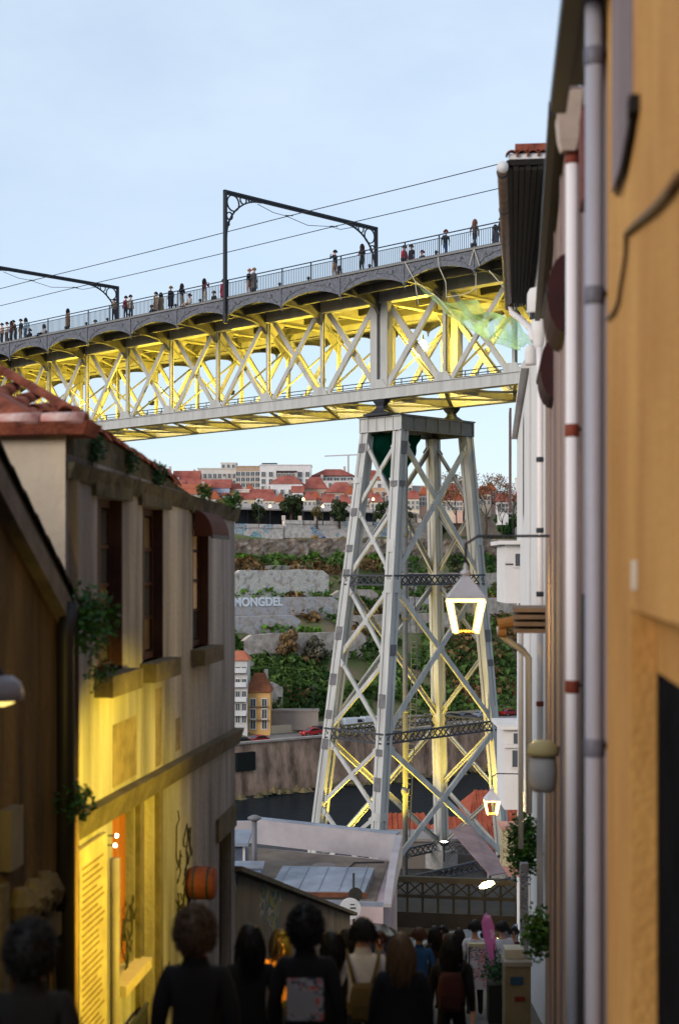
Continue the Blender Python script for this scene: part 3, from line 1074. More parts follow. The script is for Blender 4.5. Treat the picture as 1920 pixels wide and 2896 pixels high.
# promenade kiosk roof, dark band under the trees
mb = MB()
A, Bq = on_n(600, 1452, N_TOP + 9), on_n(1180, 1452, N_TOP + 9)
zc = on_n(900, 1447, N_TOP + 9).z
cp = thing('market_canopy', 'long low canopy roof with dark open front on the hill top', 'canopy', (A + Bq) / 2)
mb = MB()
o = BN * 7
mb.hexa([(A.x, A.y, zc), (Bq.x, Bq.y, zc), (Bq.x + o.x, Bq.y + o.y, zc + 1.6), (A.x + o.x, A.y + o.y, zc + 1.6)], [(A.x, A.y, zc + .3), (Bq.x, Bq.y, zc + .3), (Bq.x + o.x, Bq.y + o.y, zc + 1.9), (A.x + o.x, A.y + o.y, zc + 1.9)])
mb.build('roof', mat('pale sheet roof', srgb(176, 160, 148), .8, .1, .5), cp)
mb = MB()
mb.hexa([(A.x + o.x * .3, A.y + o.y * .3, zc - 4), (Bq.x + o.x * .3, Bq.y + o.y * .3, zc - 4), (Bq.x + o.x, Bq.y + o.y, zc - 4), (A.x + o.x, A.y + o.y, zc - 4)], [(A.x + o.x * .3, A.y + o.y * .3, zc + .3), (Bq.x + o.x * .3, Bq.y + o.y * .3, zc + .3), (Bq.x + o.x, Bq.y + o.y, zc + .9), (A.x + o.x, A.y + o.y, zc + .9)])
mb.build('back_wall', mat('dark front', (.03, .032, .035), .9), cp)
for i in range(13):
    p = A.lerp(Bq, i / 12)
    MB().beam((p.x + o.x * .1, p.y + o.y * .1, zc - 3.6), (p.x + o.x * .1, p.y + o.y * .1, zc + .1), .18, .18, BD).build('post', M_DARK, cp)

# ------------------------------------------------------------------ houses
M_TILE = mat('red roof tile', srgb(128, 62, 50), .9, .25, .25, .4, 5, col2=srgb(178, 104, 88), detail=9)
M_TILE2 = mat('orange roof tile', srgb(150, 74, 48), .9, .25, .25, .4, 5, col2=srgb(190, 112, 80), detail=9)
M_WIN = glass('window glass', (.06, .065, .075), .15)
def wallm(r, g, b):
    return mat('render %d %d %d' % (r, g, b), srgb(r, g, b), .85, .1, .4)
WIN_ME = {}
def win_mesh(w, h):
    k = (round(w, 1), round(h, 1))
    if k not in WIN_ME:
        mb = MB()
        mb.box((0, -.02, 0), (w, .1, h), 0)
        for s in (-1, 1):
            mb.box((s * (w / 2 + .06), -.06, 0), (.12, .16, h + .24), 1)
            mb.box((0, -.06, s * (h / 2 + .06)), (w, .16, .12), 1)
        mb.box((0, -.06, 0), (.07, .08, h), 1)
        WIN_ME[k] = mb.mesh('window', [M_WIN, mat('window frame', srgb(214, 208, 200), .7, .05)])
    return WIN_ME[k]
def house(label, px0, px1, pyt, pyb, Y, wall, roof='flat', rh=0.0, rows=0, cols=0, rz=0.0, depth=9.0, tile=None, ww=.9, wh=1.4, name='house', group='houses across the river', top=.16, extra=None, sink=3.0):
    x0, x1 = (px0 - HX) / FPX * Y, (px1 - HX) / FPX * Y
    zt, zb = (HY - pyt) / FPX * Y, (HY - pyb) / FPX * Y
    w, h = x1 - x0, zt - zb
    hs = thing(name, label, 'house', ((x0 + x1) / 2, Y, zb), group, rz)
    mb = MB()
    mb.box((0, depth / 2, (h - sink) / 2), (w, depth, h + sink))
    child('wall', mb.mesh('wall', wall), hs)
    tl = tile or M_TILE
    mb = MB()
    ov = .35
    if roof == 'gable':
        a, b, c = -w / 2 - ov, w / 2 + ov, depth + ov
        mb.add([(a, -ov, h), (b, -ov, h), (b, c, h), (a, c, h), (a, depth / 2, h + rh), (b, depth / 2, h + rh)], [(0, 1, 5, 4), (2, 3, 4, 5), (0, 4, 3), (1, 2, 5), (0, 3, 2, 1)])
    elif roof == 'hip':
        a, b, c = -w / 2 - ov, w / 2 + ov, depth + ov
        i = min(w * .35, depth * .45)
        mb.add([(a, -ov, h), (b, -ov, h), (b, c, h), (a, c, h), (a + i, depth / 2, h + rh), (b - i, depth / 2, h + rh)], [(0, 1, 5, 4), (2, 3, 4, 5), (0, 4, 3), (1, 2, 5), (0, 3, 2, 1)])
    elif roof == 'front':
        a, b, c = -w / 2 - ov, w / 2 + ov, depth + ov
        mb.add([(a, -ov, h), (b, -ov, h), (b, c, h), (a, c, h), (0, -ov, h + rh), (0, c, h + rh)], [(0, 4, 5, 3), (1, 2, 5, 4), (0, 1, 4), (2, 3, 5), (0, 3, 2, 1)])
    else:
        tl = wall if tile is None else tile
        mb.box((0, depth / 2, h + .12), (w + .3, depth + .3, .3))
    ro = child('roof', mb.mesh('roof', tl), hs)
    if roof != 'flat' and w > 4:
        m2 = MB()
        m2.box((w * .28, depth * .55, h + rh * .8 + .4), (.7, .7, 1.8))
        child('chimney', m2.mesh('chimney', wallm(190, 176, 166)), ro)
    if rows and cols:
        me = win_mesh(ww, wh)
        for r in range(rows):
            for c in range(cols):
                x = -w / 2 + w * (c + .5) / cols
                z = h * (1 - top) - (h * (1 - top) * .92) * (r + .45) / rows
                child('window', me, hs, (x, 0, z))
    return hs
def row_y(n, px):
    k = (px - HX) / FPX
    return n / (BN.y + BN.x * k)
YY = lambda n, px: row_y(n, px)
H = house
H('white house with red mansard roof and round dormers on the skyline', 490, 562, 1372, 1400, 420, wallm(214, 206, 200), 'gable', 4.5, 1, 5, depth=8)
H('small white house with a pointed red hip roof on the skyline', 440, 488, 1352, 1396, 418, wallm(206, 198, 196), 'hip', 3.0, 1, 2, depth=7)
H('long pale apartment slab with three window rows on the skyline', 560, 670, 1326, 1400, 430, wallm(206, 196, 186), 'flat', 0, 3, 8)
H('pale penthouse block standing highest above the apartment slab', 625, 668, 1310, 1330, 436, wallm(212, 204, 196), 'flat', 0, 1, 3, depth=6)
H('brown brick apartment block with five balcony rows', 668, 735, 1320, 1402, 425, wallm(176, 150, 126), 'flat', 0, 4, 5, ww=1.4, wh=1.2)
H('tall white apartment block with glazed roof terrace', 735, 880, 1316, 1420, 415, wallm(220, 212, 208), 'flat', 0, 4, 7, ww=1.1)
H('dark roof lantern on top of the white apartment block', 742, 782, 1312, 1320, 418, wallm(70, 74, 86), 'flat', 0, 0, 0, depth=4)
H('dark loggia strip with open terrace on the white block', 783, 838, 1334, 1358, 413.5, wallm(70, 60, 58), 'flat', 0, 1, 4, depth=3)
H('big white house with red hip roof behind the round evergreen', 764, 856, 1368, 1440, 392, wallm(222, 216, 214), 'hip', 2.6, 2, 4, depth=10)
H('long red roofed building with a dark mansard and pale dormers', 884, 1000, 1345, 1372, 420, wallm(96, 82, 84), 'hip', 2.2, 1, 6, ww=1.6, wh=1.8)
H('white lower front of the mansard building', 884, 1004, 1362, 1384, 416, wallm(220, 210, 202), 'flat', 0, 1, 6)
H('house with clustered red hip roofs next to the white house', 856, 925, 1382, 1420, 396, wallm(196, 172, 150), 'hip', 3.6, 1, 3)
H('brown stone house under a red roof beside the evergreen', 920, 1010, 1392, 1446, 390, wallm(172, 150, 132), 'hip', 3.0, 2, 4)
H('white gable house with a tall red roof and long eaves', 680, 768, 1412, 1440, 385, wallm(198, 178, 150), 'gable', 3.0, 1, 3)
H('blue and white striped apartment house under scaffold sheeting', 650, 706, 1386, 1440, 388, GW3, 'flat', 0, 3, 4)
H('small blue tiled house between red roofs', 560, 650, 1380, 1440, 386, wallm(170, 174, 196), 'gable', 2.6, 2, 5)
H('low house with a long orange roof at the left of the town', 500, 590, 1398, 1436, 380, wallm(200, 186, 176), 'gable', 3.0, 1, 4, tile=M_TILE2)
H('peach coloured house with three window rows behind the tower', 1040, 1110, 1382, 1440, 395, wallm(206, 170, 138), 'flat', 0, 3, 4, ww=.8)
H('white house with a broad red hip roof behind the left tower leg', 1010, 1085, 1358, 1392, 410, wallm(214, 204, 198), 'hip', 3.2, 1, 3)
H('white apartment block with four balconies behind the tower leg', 1108, 1165, 1366, 1440, 398, wallm(220, 208, 206), 'flat', 0, 4, 3, ww=1.6, wh=.9)
H('pale building seen between the tower legs', 1160, 1240, 1376, 1450, 404, wallm(196, 176, 166), 'flat', 0, 3, 4)
H('ochre building behind the bare trees', 1240, 1330, 1388, 1450, 408, wallm(196, 164, 132), 'hip', 2.4, 3, 4)
H('white gabled house behind the bare trees', 1370, 1460, 1390, 1470, 400, wallm(214, 206, 202), 'flat', 0, 2, 3)
H('white stepped apartment house with dark balconies at the edge of the trees', 1430, 1540, 1405, 1490, 392, wallm(220, 214, 210), 'flat', 0, 4, 4, ww=1.7, wh=1.0)
H('tall pale block far behind the white balcony tower', 1466, 1560, 1350, 1420, 430, wallm(226, 210, 194), 'flat', 0, 3, 4)
H('row of low red roofs at the foot of the skyline', 420, 520, 1384, 1420, 405, wallm(198, 180, 170), 'gable', 3.0, 1, 4)
# small look-alike houses packed between the larger ones
rnd = random.Random(41)
for i in range(33):
    kind = i % 3
    x = 425 + i * 33 + rnd.uniform(-9, 9)
    if x > 1480:
        continue
    w = (30, 36, 26)[kind]
    yt = rnd.uniform(1384, 1424)
    H(('small white house with a red roof packed among the town roofs', 'small cream house with a red roof packed among the town roofs', 'small pink house with an orange roof packed among the town roofs')[kind], x, x + w, yt, yt + 34, 374 + (1424 - yt) * .5, (wallm(232, 224, 220), wallm(222, 204, 178), wallm(214, 176, 160))[kind], ('gable', 'hip', 'front')[kind], 2.4, 2, 3, tile=(None, None, M_TILE2)[kind], ww=.6, wh=.95, depth=6, group='small houses packed on the hill top')
# two riverside houses
ra = YY(N_R + 1, 675)
ph = H('narrow white riverside house with orange roof and loggia', 646, 700, 1868, 2068, ra, wallm(196, 190, 184), 'hip', 1.6, 5, 3, depth=8, tile=M_TILE2, ww=.75, wh=1.3, sink=1.0, top=.06)
mb = MB()
for z in (3.0, 5.6, 8.3, 10.9):
    mb.box((0, -.45, z), (3.2, .9, .14))
    mb.box((0, -.86, z + .45), (3.2, .06, .8))
child('balcony', mb.mesh('balcony', wallm(206, 202, 200)), ph)['kind'] = 'stuff'
ph = H('yellow riverside house with a steep brown gable roof', 700, 764, 1958, 2072, ra + 1.5, wallm(206, 158, 96), 'hip', 3.4, 3, 2, depth=7, tile=mat('brown roof tile', srgb(120, 70, 44), .9, .3, 1, .3), ww=.9, wh=1.7, sink=1.0)
mb = MB()
for z in (2.4, 4.9):
    mb.box((0, -.4, z), (3.4, .8, .12))
child('balcony', mb.mesh('balcony', wallm(120, 96, 80)), ph)['kind'] = 'stuff'
H('low stone house front by the river road behind the yellow house', 764, 900, 2012, 2050, ra + 6, wallm(140, 126, 116), 'flat', 0, 0, 0, depth=3, sink=1)
mb = MB()
A, Bq = on_n(765, 2062, N_R + .2), on_n(1500, 2062, N_R + .2)
mb.hexa([(A.x, A.y, Z_ROAD - .3), (Bq.x, Bq.y, Z_ROAD - .3), (Bq.x - .6, Bq.y + .8, Z_ROAD - .3), (A.x - .6, A.y + .8, Z_ROAD - .3)], [(A.x, A.y, Z_ROAD + 1.5), (Bq.x, Bq.y, Z_ROAD + 1.5), (Bq.x - .6, Bq.y + .8, Z_ROAD + 1.5), (A.x - .6, A.y + .8, Z_ROAD + 1.5)])
tag(mb.build('road_wall', wallm(186, 166, 140)), 'low cream wall along the back of the river road', 'wall')

# thin tower crane on the skyline
cr = thing('tower_crane', 'thin far tower crane above the skyline roofs', 'crane', P(985, 1345, 520))
MB().beam(P(985, 1360, 520), P(985, 1286, 520), .7, .7, (0, 1, 0)).build('mast', mat('crane paint', srgb(186, 176, 176), .7), cr)
MB().beam(P(918, 1290, 520), P(1010, 1286, 520), .5, .4).build('jib', MATS['crane paint'], cr)

# ------------------------------------------------------------------ trees
M_BARK = mat('bark', srgb(70, 56, 44), .95, .3, 3, .4)
M_LEAF = mat('evergreen leaf', srgb(34, 44, 22), .7, .4, .6, col2=srgb(62, 74, 40), spec=.2)
M_LEAF2 = mat('olive leaf', srgb(70, 66, 28), .7, .4, .6, col2=srgb(110, 100, 50), spec=.2)
M_RUST = mat('rusty leaf', srgb(112, 74, 44), .8, .4, .6, col2=srgb(146, 104, 70), spec=.1)
def tree(label, px, pyb, pyt, rad_px, Y, leaf=M_LEAF, count=1400, group='evergreen trees on the promenade', seed=1, lob=1.0):
    base = P(px, pyb, Y)
    h = (pyb - pyt) / FPX * Y
    r = rad_px / FPX * Y
    rnd = random.Random(seed)
    tr = thing('evergreen_tree', label, 'tree', base, group)
    mb = MB()
    mb.tube([base - Vector((0, 0, 1.0)), base + Vector((0, 0, h * .25)), base + Vector((.1 * r, 0, h * .6))], [.05 * h, .04 * h, .02 * h], 7)
    for i in range(5):
        a = i * 1.26
        mb.tube([base + Vector((0, 0, h * .28)), base + Vector((math.cos(a) * r * .5, math.sin(a) * r * .5, h * .6))], [.025 * h, .008 * h], 5)
    mb.build('trunk', M_BARK, tr)
    mb = MB()
    c0 = base + Vector((0, 0, h * .6))
    blobs = [(c0 + Vector((rnd.uniform(-.6, .6) * r, rnd.uniform(-.6, .6) * r, rnd.uniform(-.3, .32) * h)), rnd.uniform(.3, .55) * r) for _ in range(11)]
    for _ in range(count):
        bc, br = rnd.choice(blobs)
        d = Vector((rnd.gauss(0, 1), rnd.gauss(0, 1), rnd.gauss(0, .8))).normalized()
        p = bc + d * br * rnd.uniform(.7, 1.05)
        s = r * rnd.uniform(.05, .12)
        u = Vector((rnd.gauss(0, 1), rnd.gauss(0, 1), rnd.gauss(0, 1))).normalized()
        w = u.cross(d)
        if w.length < .1:
            continue
        w = w.normalized() * s
        u = u * s
        mb.add([p - u - w * .5, p + u * .6 - w, p + u + w * .6, p - u * .5 + w], [(0, 1, 2, 3)])
    mb.build('crown', leaf, tr)
yt = YY(N_TOP + 5, 800)
tree('broad round evergreen in front of the big white house', 824, 1484, 1394, 36, 352, M_LEAF, 2200, seed=2)
tree('rounded evergreen left of the broad one, beside a lamp post', 728, 1484, 1426, 24, 350, M_LEAF, 1300, seed=3)
tree('olive tinted tree at the end of the roofline moss', 640, 1470, 1412, 28, 346, M_LEAF2, 1500, seed=4)
tree('dark evergreen beside the tower leg in front of the brown house', 960, 1484, 1418, 27, 356, M_LEAF, 1500, seed=5)
tree('small thin tree lit by a street lamp', 897, 1484, 1428, 17, 352, M_LEAF2, 500, seed=6)
tree('evergreen with a glowing lamp beside it behind the tower', 1078, 1484, 1416, 24, 356, M_LEAF, 1100, seed=7)
tree('small dark tree between the tower legs', 1158, 1480, 1432, 14, 356, M_LEAF, 600, seed=8)
tree('bushy green tree by the cream retaining wall', 1250, 1520, 1460, 26, 362, M_LEAF, 900, seed=9)
tree('leafy shrub mass on the slope under the balcony tower', 1430, 1530, 1462, 36, 380, mat('ivy green', srgb(30, 66, 26), .8, .4, .6, col2=srgb(52, 92, 40)), 1800, seed=10)
tree('grey green bush in front of the plain terrace wall', 895, 1880, 1790, 34, on_hill(895, 1880).y, mat('grey twigs', srgb(74, 72, 58), .9, .3, .6, col2=srgb(104, 96, 78)), 1500, seed=12, group='bushes on the hillside')
tree('brown winter bush next to the grey green bush', 815, 1872, 1786, 32, on_hill(815, 1872).y, M_G3, 1300, seed=13, group='bushes on the hillside')
tree('green bush beside the tower at the second lattice belt', 1290, 1660, 1560, 30, on_hill(1290, 1660).y, M_LEAF, 900, seed=14, group='bushes on the hillside')

def bare_tree(label, px, pyb, pyt, Y, seed, spread=.5, leaves=0):
    base = P(px, pyb, Y)
    h = (pyb - pyt) / FPX * Y
    rnd = random.Random(seed)
    tr = thing('bare_tree', label, 'tree', base, 'bare winter trees by the retaining wall')
    mb, tips = MB(), []
    def grow(p, d, L, r, lev):
        q = p + d * L
        mid = p + d * L * .5 + Vector((rnd.gauss(0, .04), rnd.gauss(0, .04), 0)) * L
        mb.tube([p, mid, q], [r, r * .85, r * .68], 5 if lev < 2 else 3, caps=False)
        if lev >= 5:
            tips.append(q)
            return
        for _ in range(3 if lev < 4 else 2):
            e = (d + Vector((rnd.gauss(0, spread), rnd.gauss(0, spread), rnd.gauss(.12, .25)))).normalized()
            grow(q, e, L * rnd.uniform(.62, .85), r * .6, lev + 1)
    grow(base - Vector((0, 0, .8)), Vector((0, 0, 1)), h * .3, h * .016, 0)
    mb.build('trunk', M_BARK, tr)
    if leaves:
        m2 = MB()
        for _ in range(leaves):
            p = rnd.choice(tips) + Vector((rnd.gauss(0, .6), rnd.gauss(0, .6), rnd.gauss(0, .5)))
            u = Vector((rnd.gauss(0, 1), rnd.gauss(0, 1), rnd.gauss(0, 1))).normalized() * .22
            w = Vector((rnd.gauss(0, 1), rnd.gauss(0, 1), rnd.gauss(0, 1))).normalized() * .2
            m2.add([p - u, p - w, p + u, p + w], [(0, 1, 2, 3)])
        m2.build('crown', M_RUST, tr)
bare_tree('bare tree with rusty leaves between the rear tower legs', 1290, 1500, 1335, 352, 31, .55, 1500)
bare_tree('tall bare tree with rusty crown beside the right tower leg', 1374, 1510, 1318, 356, 32, .6, 1700)
bare_tree('leafless tree with pale twigs near the white houses', 1420, 1510, 1380, 362, 33, .5, 0)
bare_tree('bare tree with few leaves leaning to the balcony tower', 1452, 1500, 1350, 368, 34, .6, 700)

# ------------------------------------------------------------------ street lamps on the far side
M_WARM = emit('warm far lamp', (1.0, .62, .25), 5)
def lamp_post(label, p, h, warm=True):
    t = thing('street_lamp', label, 'street lamp', p, 'street lamps across the river')
    mb = MB()
    mb.tube([p - Vector((0, 0, .3)), p + Vector((0, 0, h * .5)), p + Vector((0, 0, h))], [.13, .1, .07], 6)
    mb.build('pole', M_DARK, t)
    mb = MB()
    mb.lathe([(.1, 0), (.3, .14), (.32, .42), (.12, .7)], p + Vector((0, 0, h)), 8)
    mb.build('lamp_head', M_WARM if warm else M_DARK, t)
for i, (px, py, lb) in enumerate(((858, 1482, 'glowing street lamp touching the broad evergreen'), (913, 1482, 'glowing street lamp behind the small thin tree'), (1055, 1482, 'glowing street lamp in the tree behind the tower'), (764, 1484, 'glowing lamp at the foot of the big white house'))):
    lamp_post(lb, P(px, py, 350), (py - 1416 - (20 if i in (1, 3) else 0)) / FPX * 350)
for px, lb in ((887, 'tall unlit lamp post on the river road beside the tower leg'), (732, 'tall unlit lamp post in front of the promenade evergreens')):
    p = on_n(px, 2056, N_R - .6) if px > 800 else P(px, 1490, 342)
    lamp_post(lb, p, 7.2 if px > 800 else 6.0, False)
# ------------------------------------------------------------------ street frame
EX, EY = .1087, .9941
def S(q, s, z):
    """Street frame: q to the right of the camera line, s down the street."""
    return Vector((EY * q + EX * s, -EX * q + EY * s, z))
E3, Q3 = Vector((EX, EY, 0)), Vector((EY, -EX, 0))
RZ = -math.asin(EX)
def s_at(px, q):
    k = (px - HX) / FPX
    return q * (EY + EX * k) / (EY * k - EX)
def z_at(py, q, s):
    return (HY - py) / FPX * (-EX * q + EY * s)
def ground(s):
    if s < 38:
        return -1.62 - .255 * s
    if s < 47:
        return -11.31 - (s - 38) * .281
    if s < 51.5:
        return -13.84 - (s - 47) * .04
    if s < 56:
        return -14.02 - (s - 51.5) * 1.1
    if s < 104:
        return -18.97 - (s - 56) * .03
    return -20.41 - (s - 104) * .9

# ground sheet of the near bank
M_COB = mat('worn granite setts', (.05, .048, .046), .8, .35, 2.2, .5, 9)
mb = MB()
qs = [-160, -60, -20, -8, -4, -2, 0, 1, 2, 4, 8, 20, 60, 160, 260]
ss = [-60, -30] + [i * 1.0 for i in range(-15, 48)] + [49, 51.5, 53, 56, 64, 72, 80, 90, 104, 116, 130]
mb.add([S(q, s, ground(s)) for s in ss for q in qs], [(i * len(qs) + j, i * len(qs) + j + 1, (i + 1) * len(qs) + j + 1, (i + 1) * len(qs) + j) for i in range(len(ss) - 1) for j in range(len(qs) - 1)])
struct('street', mb, M_COB)

# ------------------------------------------------------------------ left houses
M_PLAST = mat('grey lime plaster', srgb(96, 94, 97), .9, .22, 1.5, .35, 14, streak=True, col2=srgb(164, 160, 161), detail=9)
M_CREAM = mat('cream end wall plaster', srgb(214, 196, 172), .9, .12, 1.0, .2, 12)
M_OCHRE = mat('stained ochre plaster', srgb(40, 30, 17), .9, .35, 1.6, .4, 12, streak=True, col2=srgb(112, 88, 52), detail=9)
M_MOSS = mat('mossy cornice stone', srgb(36, 36, 22), .95, .4, 3, .6, 10, col2=srgb(88, 82, 64))
M_SILL = mat('weathered sill stone', srgb(84, 76, 62), .95, .35, 3, .4, 12)
M_WOODR = mat('red brown window wood', srgb(54, 30, 25), .7, .3, 5, .2)
M_WOODD = mat('orange brown door wood', srgb(130, 76, 36), .75, .3, 2, .3, 20, streak=True, col2=srgb(160, 96, 48))
M_TERRA = mat('terracotta tile', srgb(92, 46, 34), .9, .3, 3, .4, 20, col2=srgb(172, 96, 70), detail=9)
M_TERRAP = mat('limewashed terracotta', srgb(176, 104, 88), .85, .3, 5, .3, 16, col2=srgb(212, 184, 174))
M_BLACKW = mat('black stained timber', srgb(30, 24, 20), .85, .3, 4, .3)

def wall_holes(mb, q, s0, s1, zb, ztf, holes, depth=.22, mi=0):
    """Facade sheet on plane q with rectangular openings and reveals; ztf(s) is its top."""
    S_ = sorted({s0, s1} | {h[0] for h in holes} | {h[1] for h in holes})
    Z_ = sorted({zb} | {h[2] for h in holes} | {h[3] for h in holes})
    for a, b in zip(S_[:-1], S_[1:]):
        zs = Z_ + [None]
        for c, d in zip(zs[:-1], zs[1:]):
            sm, zm = (a + b) / 2, (c + (d if d is not None else c + .01)) / 2
            if any(h[0] < sm < h[1] and h[2] < zm < h[3] for h in holes):
                continue
            da, db = (d, d) if d is not None else (ztf(a), ztf(b))
            mb.quad(S(q, a, c), S(q, b, c), S(q, b, db), S(q, a, da), mi)
    sg = -1 if q < 0 else 1
    q2 = q + sg * depth
    for h in holes:
        a, b, c, d = h
        mb.quad(S(q, a, c), S(q2, a, c), S(q2, a, d), S(q, a, d), mi)
        mb.quad(S(q, b, c), S(q2, b, c), S(q2, b, d), S(q, b, d), mi)
        mb.quad(S(q, a, c), S(q, b, c), S(q2, b, c), S(q2, a, c), mi)
        mb.quad(S(q, a, d), S(q, b, d), S(q2, b, d), S(q2, a, d), mi)

def sbox(mb, q0, q1, s0, s1, z0, z1, mi=0):
    mb.hexa([S(q0, s0, z0), S(q1, s0, z0), S(q1, s1, z0), S(q0, s1, z0)], [S(q0, s0, z1), S(q1, s0, z1), S(q1, s1, z1), S(q0, s1, z1)], mi)
    return mb

QL = -4.1
SA, SB = 13.3, 22.25
lh = thing('plaster_house', 'long grey plaster house with three tall windows and mossy cornice beside the street', 'house', S(QL, 18, ground(18)))
topf = lambda s: 1.08 - (s - SA) * .02
WINS = [(14.40, 15.42, -1.14, .72), (16.30, 17.36, -1.14, .70), (19.08, 20.18, -1.14, .72)]
LOW = [(14.98, 15.92, -4.5, -2.72), (16.2, 16.86, -5.9, -2.72), (20.95, 21.95, -7.3, -4.1)]
mb = MB()
wall_holes(mb, QL, SA, SB, -8.2, topf, WINS + LOW, .24)
mb.quad(S(QL, SB, -8.2), S(-12, SB, -8.2), S(-12, SB, 1), S(QL, SB, topf(SB)))
mb.quad(S(QL - .26, SA + .3, -8.2), S(QL - .26, SB - .1, -8.2), S(QL - .26, SB - .1, .8), S(QL - .26, SA + .3, .8))
wl_ = mb.build('wall', M_PLAST, lh)
mb = MB()
mb.hexa([S(QL - .001, SA, -8.2), S(QL - 8, SA, -8.2), S(QL - 8, SA + .25, -8.2), S(QL - .001, SA + .25, -8.2)], [S(QL - .001, SA, 1.25), S(QL - 8, SA, 1.25), S(QL - 8, SA + .25, 1.25), S(QL - .001, SA + .25, 1.25)])
mb.build('end_wall', M_CREAM, lh)
# quoin strip on the corner
MB().beam(S(QL + .0, SA + .11, -3), S(QL + .0, SA + .11, .83), .02, .2, Q3).build('corner_quoin', mat('dirty corner', srgb(120, 106, 88), .95, .4, 3, .3, streak=True), lh)
# cornice
mb = MB()
mb.hexa([S(QL + .03, SA + .02, .84), S(QL - .2, SA + .02, .84), S(QL - .2, SB + .06, .70), S(QL + .03, SB + .06, .70)], [S(QL + .09, SA + .02, 1.0), S(QL - .2, SA + .02, 1.0), S(QL - .2, SB + .06, .9), S(QL + .09, SB + .06, .9)])
mb.build('cornice', M_MOSS, lh)
# lintels and sills
for i, (a, b, c, d) in enumerate(WINS):
    sbox(MB(), QL - .1, QL + .05, a - .2, b + .26, d + .002, .86).build('lintel', M_MOSS, lh)
    sbox(MB(), QL - .15, QL + .2, a - .12, b + .12, c - .22, c).build('sill', M_SILL, lh)
# windows: frame, bars, panes
for i, (a, b, c, d) in enumerate(WINS):
    mb = MB()
    q0, q1 = QL - .2, QL - .12
    fw_ = .09
    for x0, x1, z0, z1 in ((a, a + fw_, c, d), (b - fw_, b, c, d), (a + fw_, b - fw_, c, c + fw_), (a + fw_, b - fw_, d - fw_, d), ((a + b) / 2 - .05, (a + b) / 2 + .05, c + fw_, d - fw_)):
        sbox(mb, q0, q1, x0, x1, z0, z1)
    fr = mb.build('window_frame', M_WOODR, lh)
    zz = [c + fw_ + (d - c - 2 * fw_) * k / 4 for k in range(5)]
    for k in range(1, 4):
        sbox(MB(), q0 + .02, q1 - .01, a + fw_, b - fw_, zz[k] - .02, zz[k] + .02).build('glazing_bar', M_WOODR, fr)
    for k in range(4):
        for x0, x1 in ((a + fw_, (a + b) / 2 - .05), ((a + b) / 2 + .05, b - fw_)):
            mb = MB()
            sbox(mb, q0 + .03, q0 + .045, x0, x1, zz[k] + .02, zz[k + 1] - .02)
            m = M_WIN
            if i == 2 and k >= 1:
                m = mat('cream roller blind', srgb(206, 180, 148), .85, .08, 2)
            elif i < 2 and (k + i) % 3 == 1:
                m = mat('dusty pane', srgb(92, 78, 52), .5, .3, 4)
            mb.build('pane', m, fr)
    # side shutters folded in the reveal
    for x in (a + .012, b - .045):
        sbox(MB(), QL - .12, QL + .0, x, x + .033, c + .01, d - .01).build('shutter', M_WOODR, fr)
# string course
mb = MB()
mb.hexa([S(QL - .1, SA - .01, -2.68), S(QL + .07, SA - .01, -2.68), S(QL + .07, SB + .04, -2.82), S(QL - .1, SB + .04, -2.82)], [S(QL - .1, SA - .01, -2.42), S(QL + .15, SA - .01, -2.42), S(QL + .15, SB + .04, -2.57), S(QL - .1, SB + .04, -2.57)])
mb.build('string_course', M_SILL, lh)
# lower openings: boarded shopfront, plank door, passage door
a, b, c, d = LOW[0]
for k in range(4):
    x0, x1 = a + (b - a) * k / 4, a + (b - a) * (k + 1) / 4
    sbox(MB(), QL - .14, QL - .1, x0 + .006, x1 - .006, c, d).build('plank', M_WOODD, lh)
sbox(MB(), QL - .1, QL + .18, a - .1, b + .12, c - .12, c - .002).build('shop_sill', mat('pale marble sill', srgb(176, 160, 130), .7, .15, 3), lh)
mb = MB()
for k in range(9):
    mb.beam(S(QL + .16, a + (b - a) * (k + .5) / 9, -6.0), S(QL + .16, a + (b - a) * (k + .5) / 9, c - .5), .025, .025, Q3)
mb.beam(S(QL + .16, a, c - .5), S(QL + .16, b, c - .5), .03, .03)
mb.beam(S(QL + .16, a, c - 1.3), S(QL + .16, b, c - 1.3), .03, .03)
mb.build('area_railing', M_DARK, lh)
a, b, c, d = LOW[1]
for k in range(3):
    x0, x1 = a + (b - a) * k / 3, a + (b - a) * (k + 1) / 3
    sbox(MB(), QL - .16, QL - .12, x0 + .006, x1 - .006, c, d).build('plank', M_WOODD, lh)
a, b, c, d = LOW[2]
for k in range(4):
    x0, x1 = a + (b - a) * k / 4, a + (b - a) * (k + 1) / 4
    sbox(MB(), QL - .2, QL - .16, x0 + .006, x1 - .006, c, d).build('plank', mat('dark passage door', srgb(50, 40, 30), .8, .3, 3), lh)
sbox(MB(), QL - .1, QL + .05, a - .25, b + .2, d + .002, d + .34).build('door_lintel', M_SILL, lh)
# pilasters between the lower openings
for x in (15.96, 16.9):
    sbox(MB(), QL - .05, QL + .06, x, x + .2, -7.0, -2.7).build('pilaster', M_SILL, lh)
# sprayed tags on the lower wall
rnd = random.Random(8)
mb = MB()
def tagline(s0, z0, w, h, n):
    for _ in range(n):
        x, z = s0 + rnd.uniform(0, w), z0 - rnd.uniform(0, h)
        pts = [S(QL + .012, x, z)]
        for _k in range(6):
            x += rnd.gauss(.03, .09)
            z += rnd.gauss(0, .12)
            pts.append(S(QL + .012, x, z))
        mb.tube(pts, .008, 4)
tagline(18.0, -3.7, .8, 1.0, 16)
tagline(17.3, -5.1, 1.0, .9, 8)
tagline(15.05, -3.6, .8, .8, 9)
mb.build('sprayed_tags', mat('black spray paint', (.02, .018, .015), .8), lh, False, 'stuff')
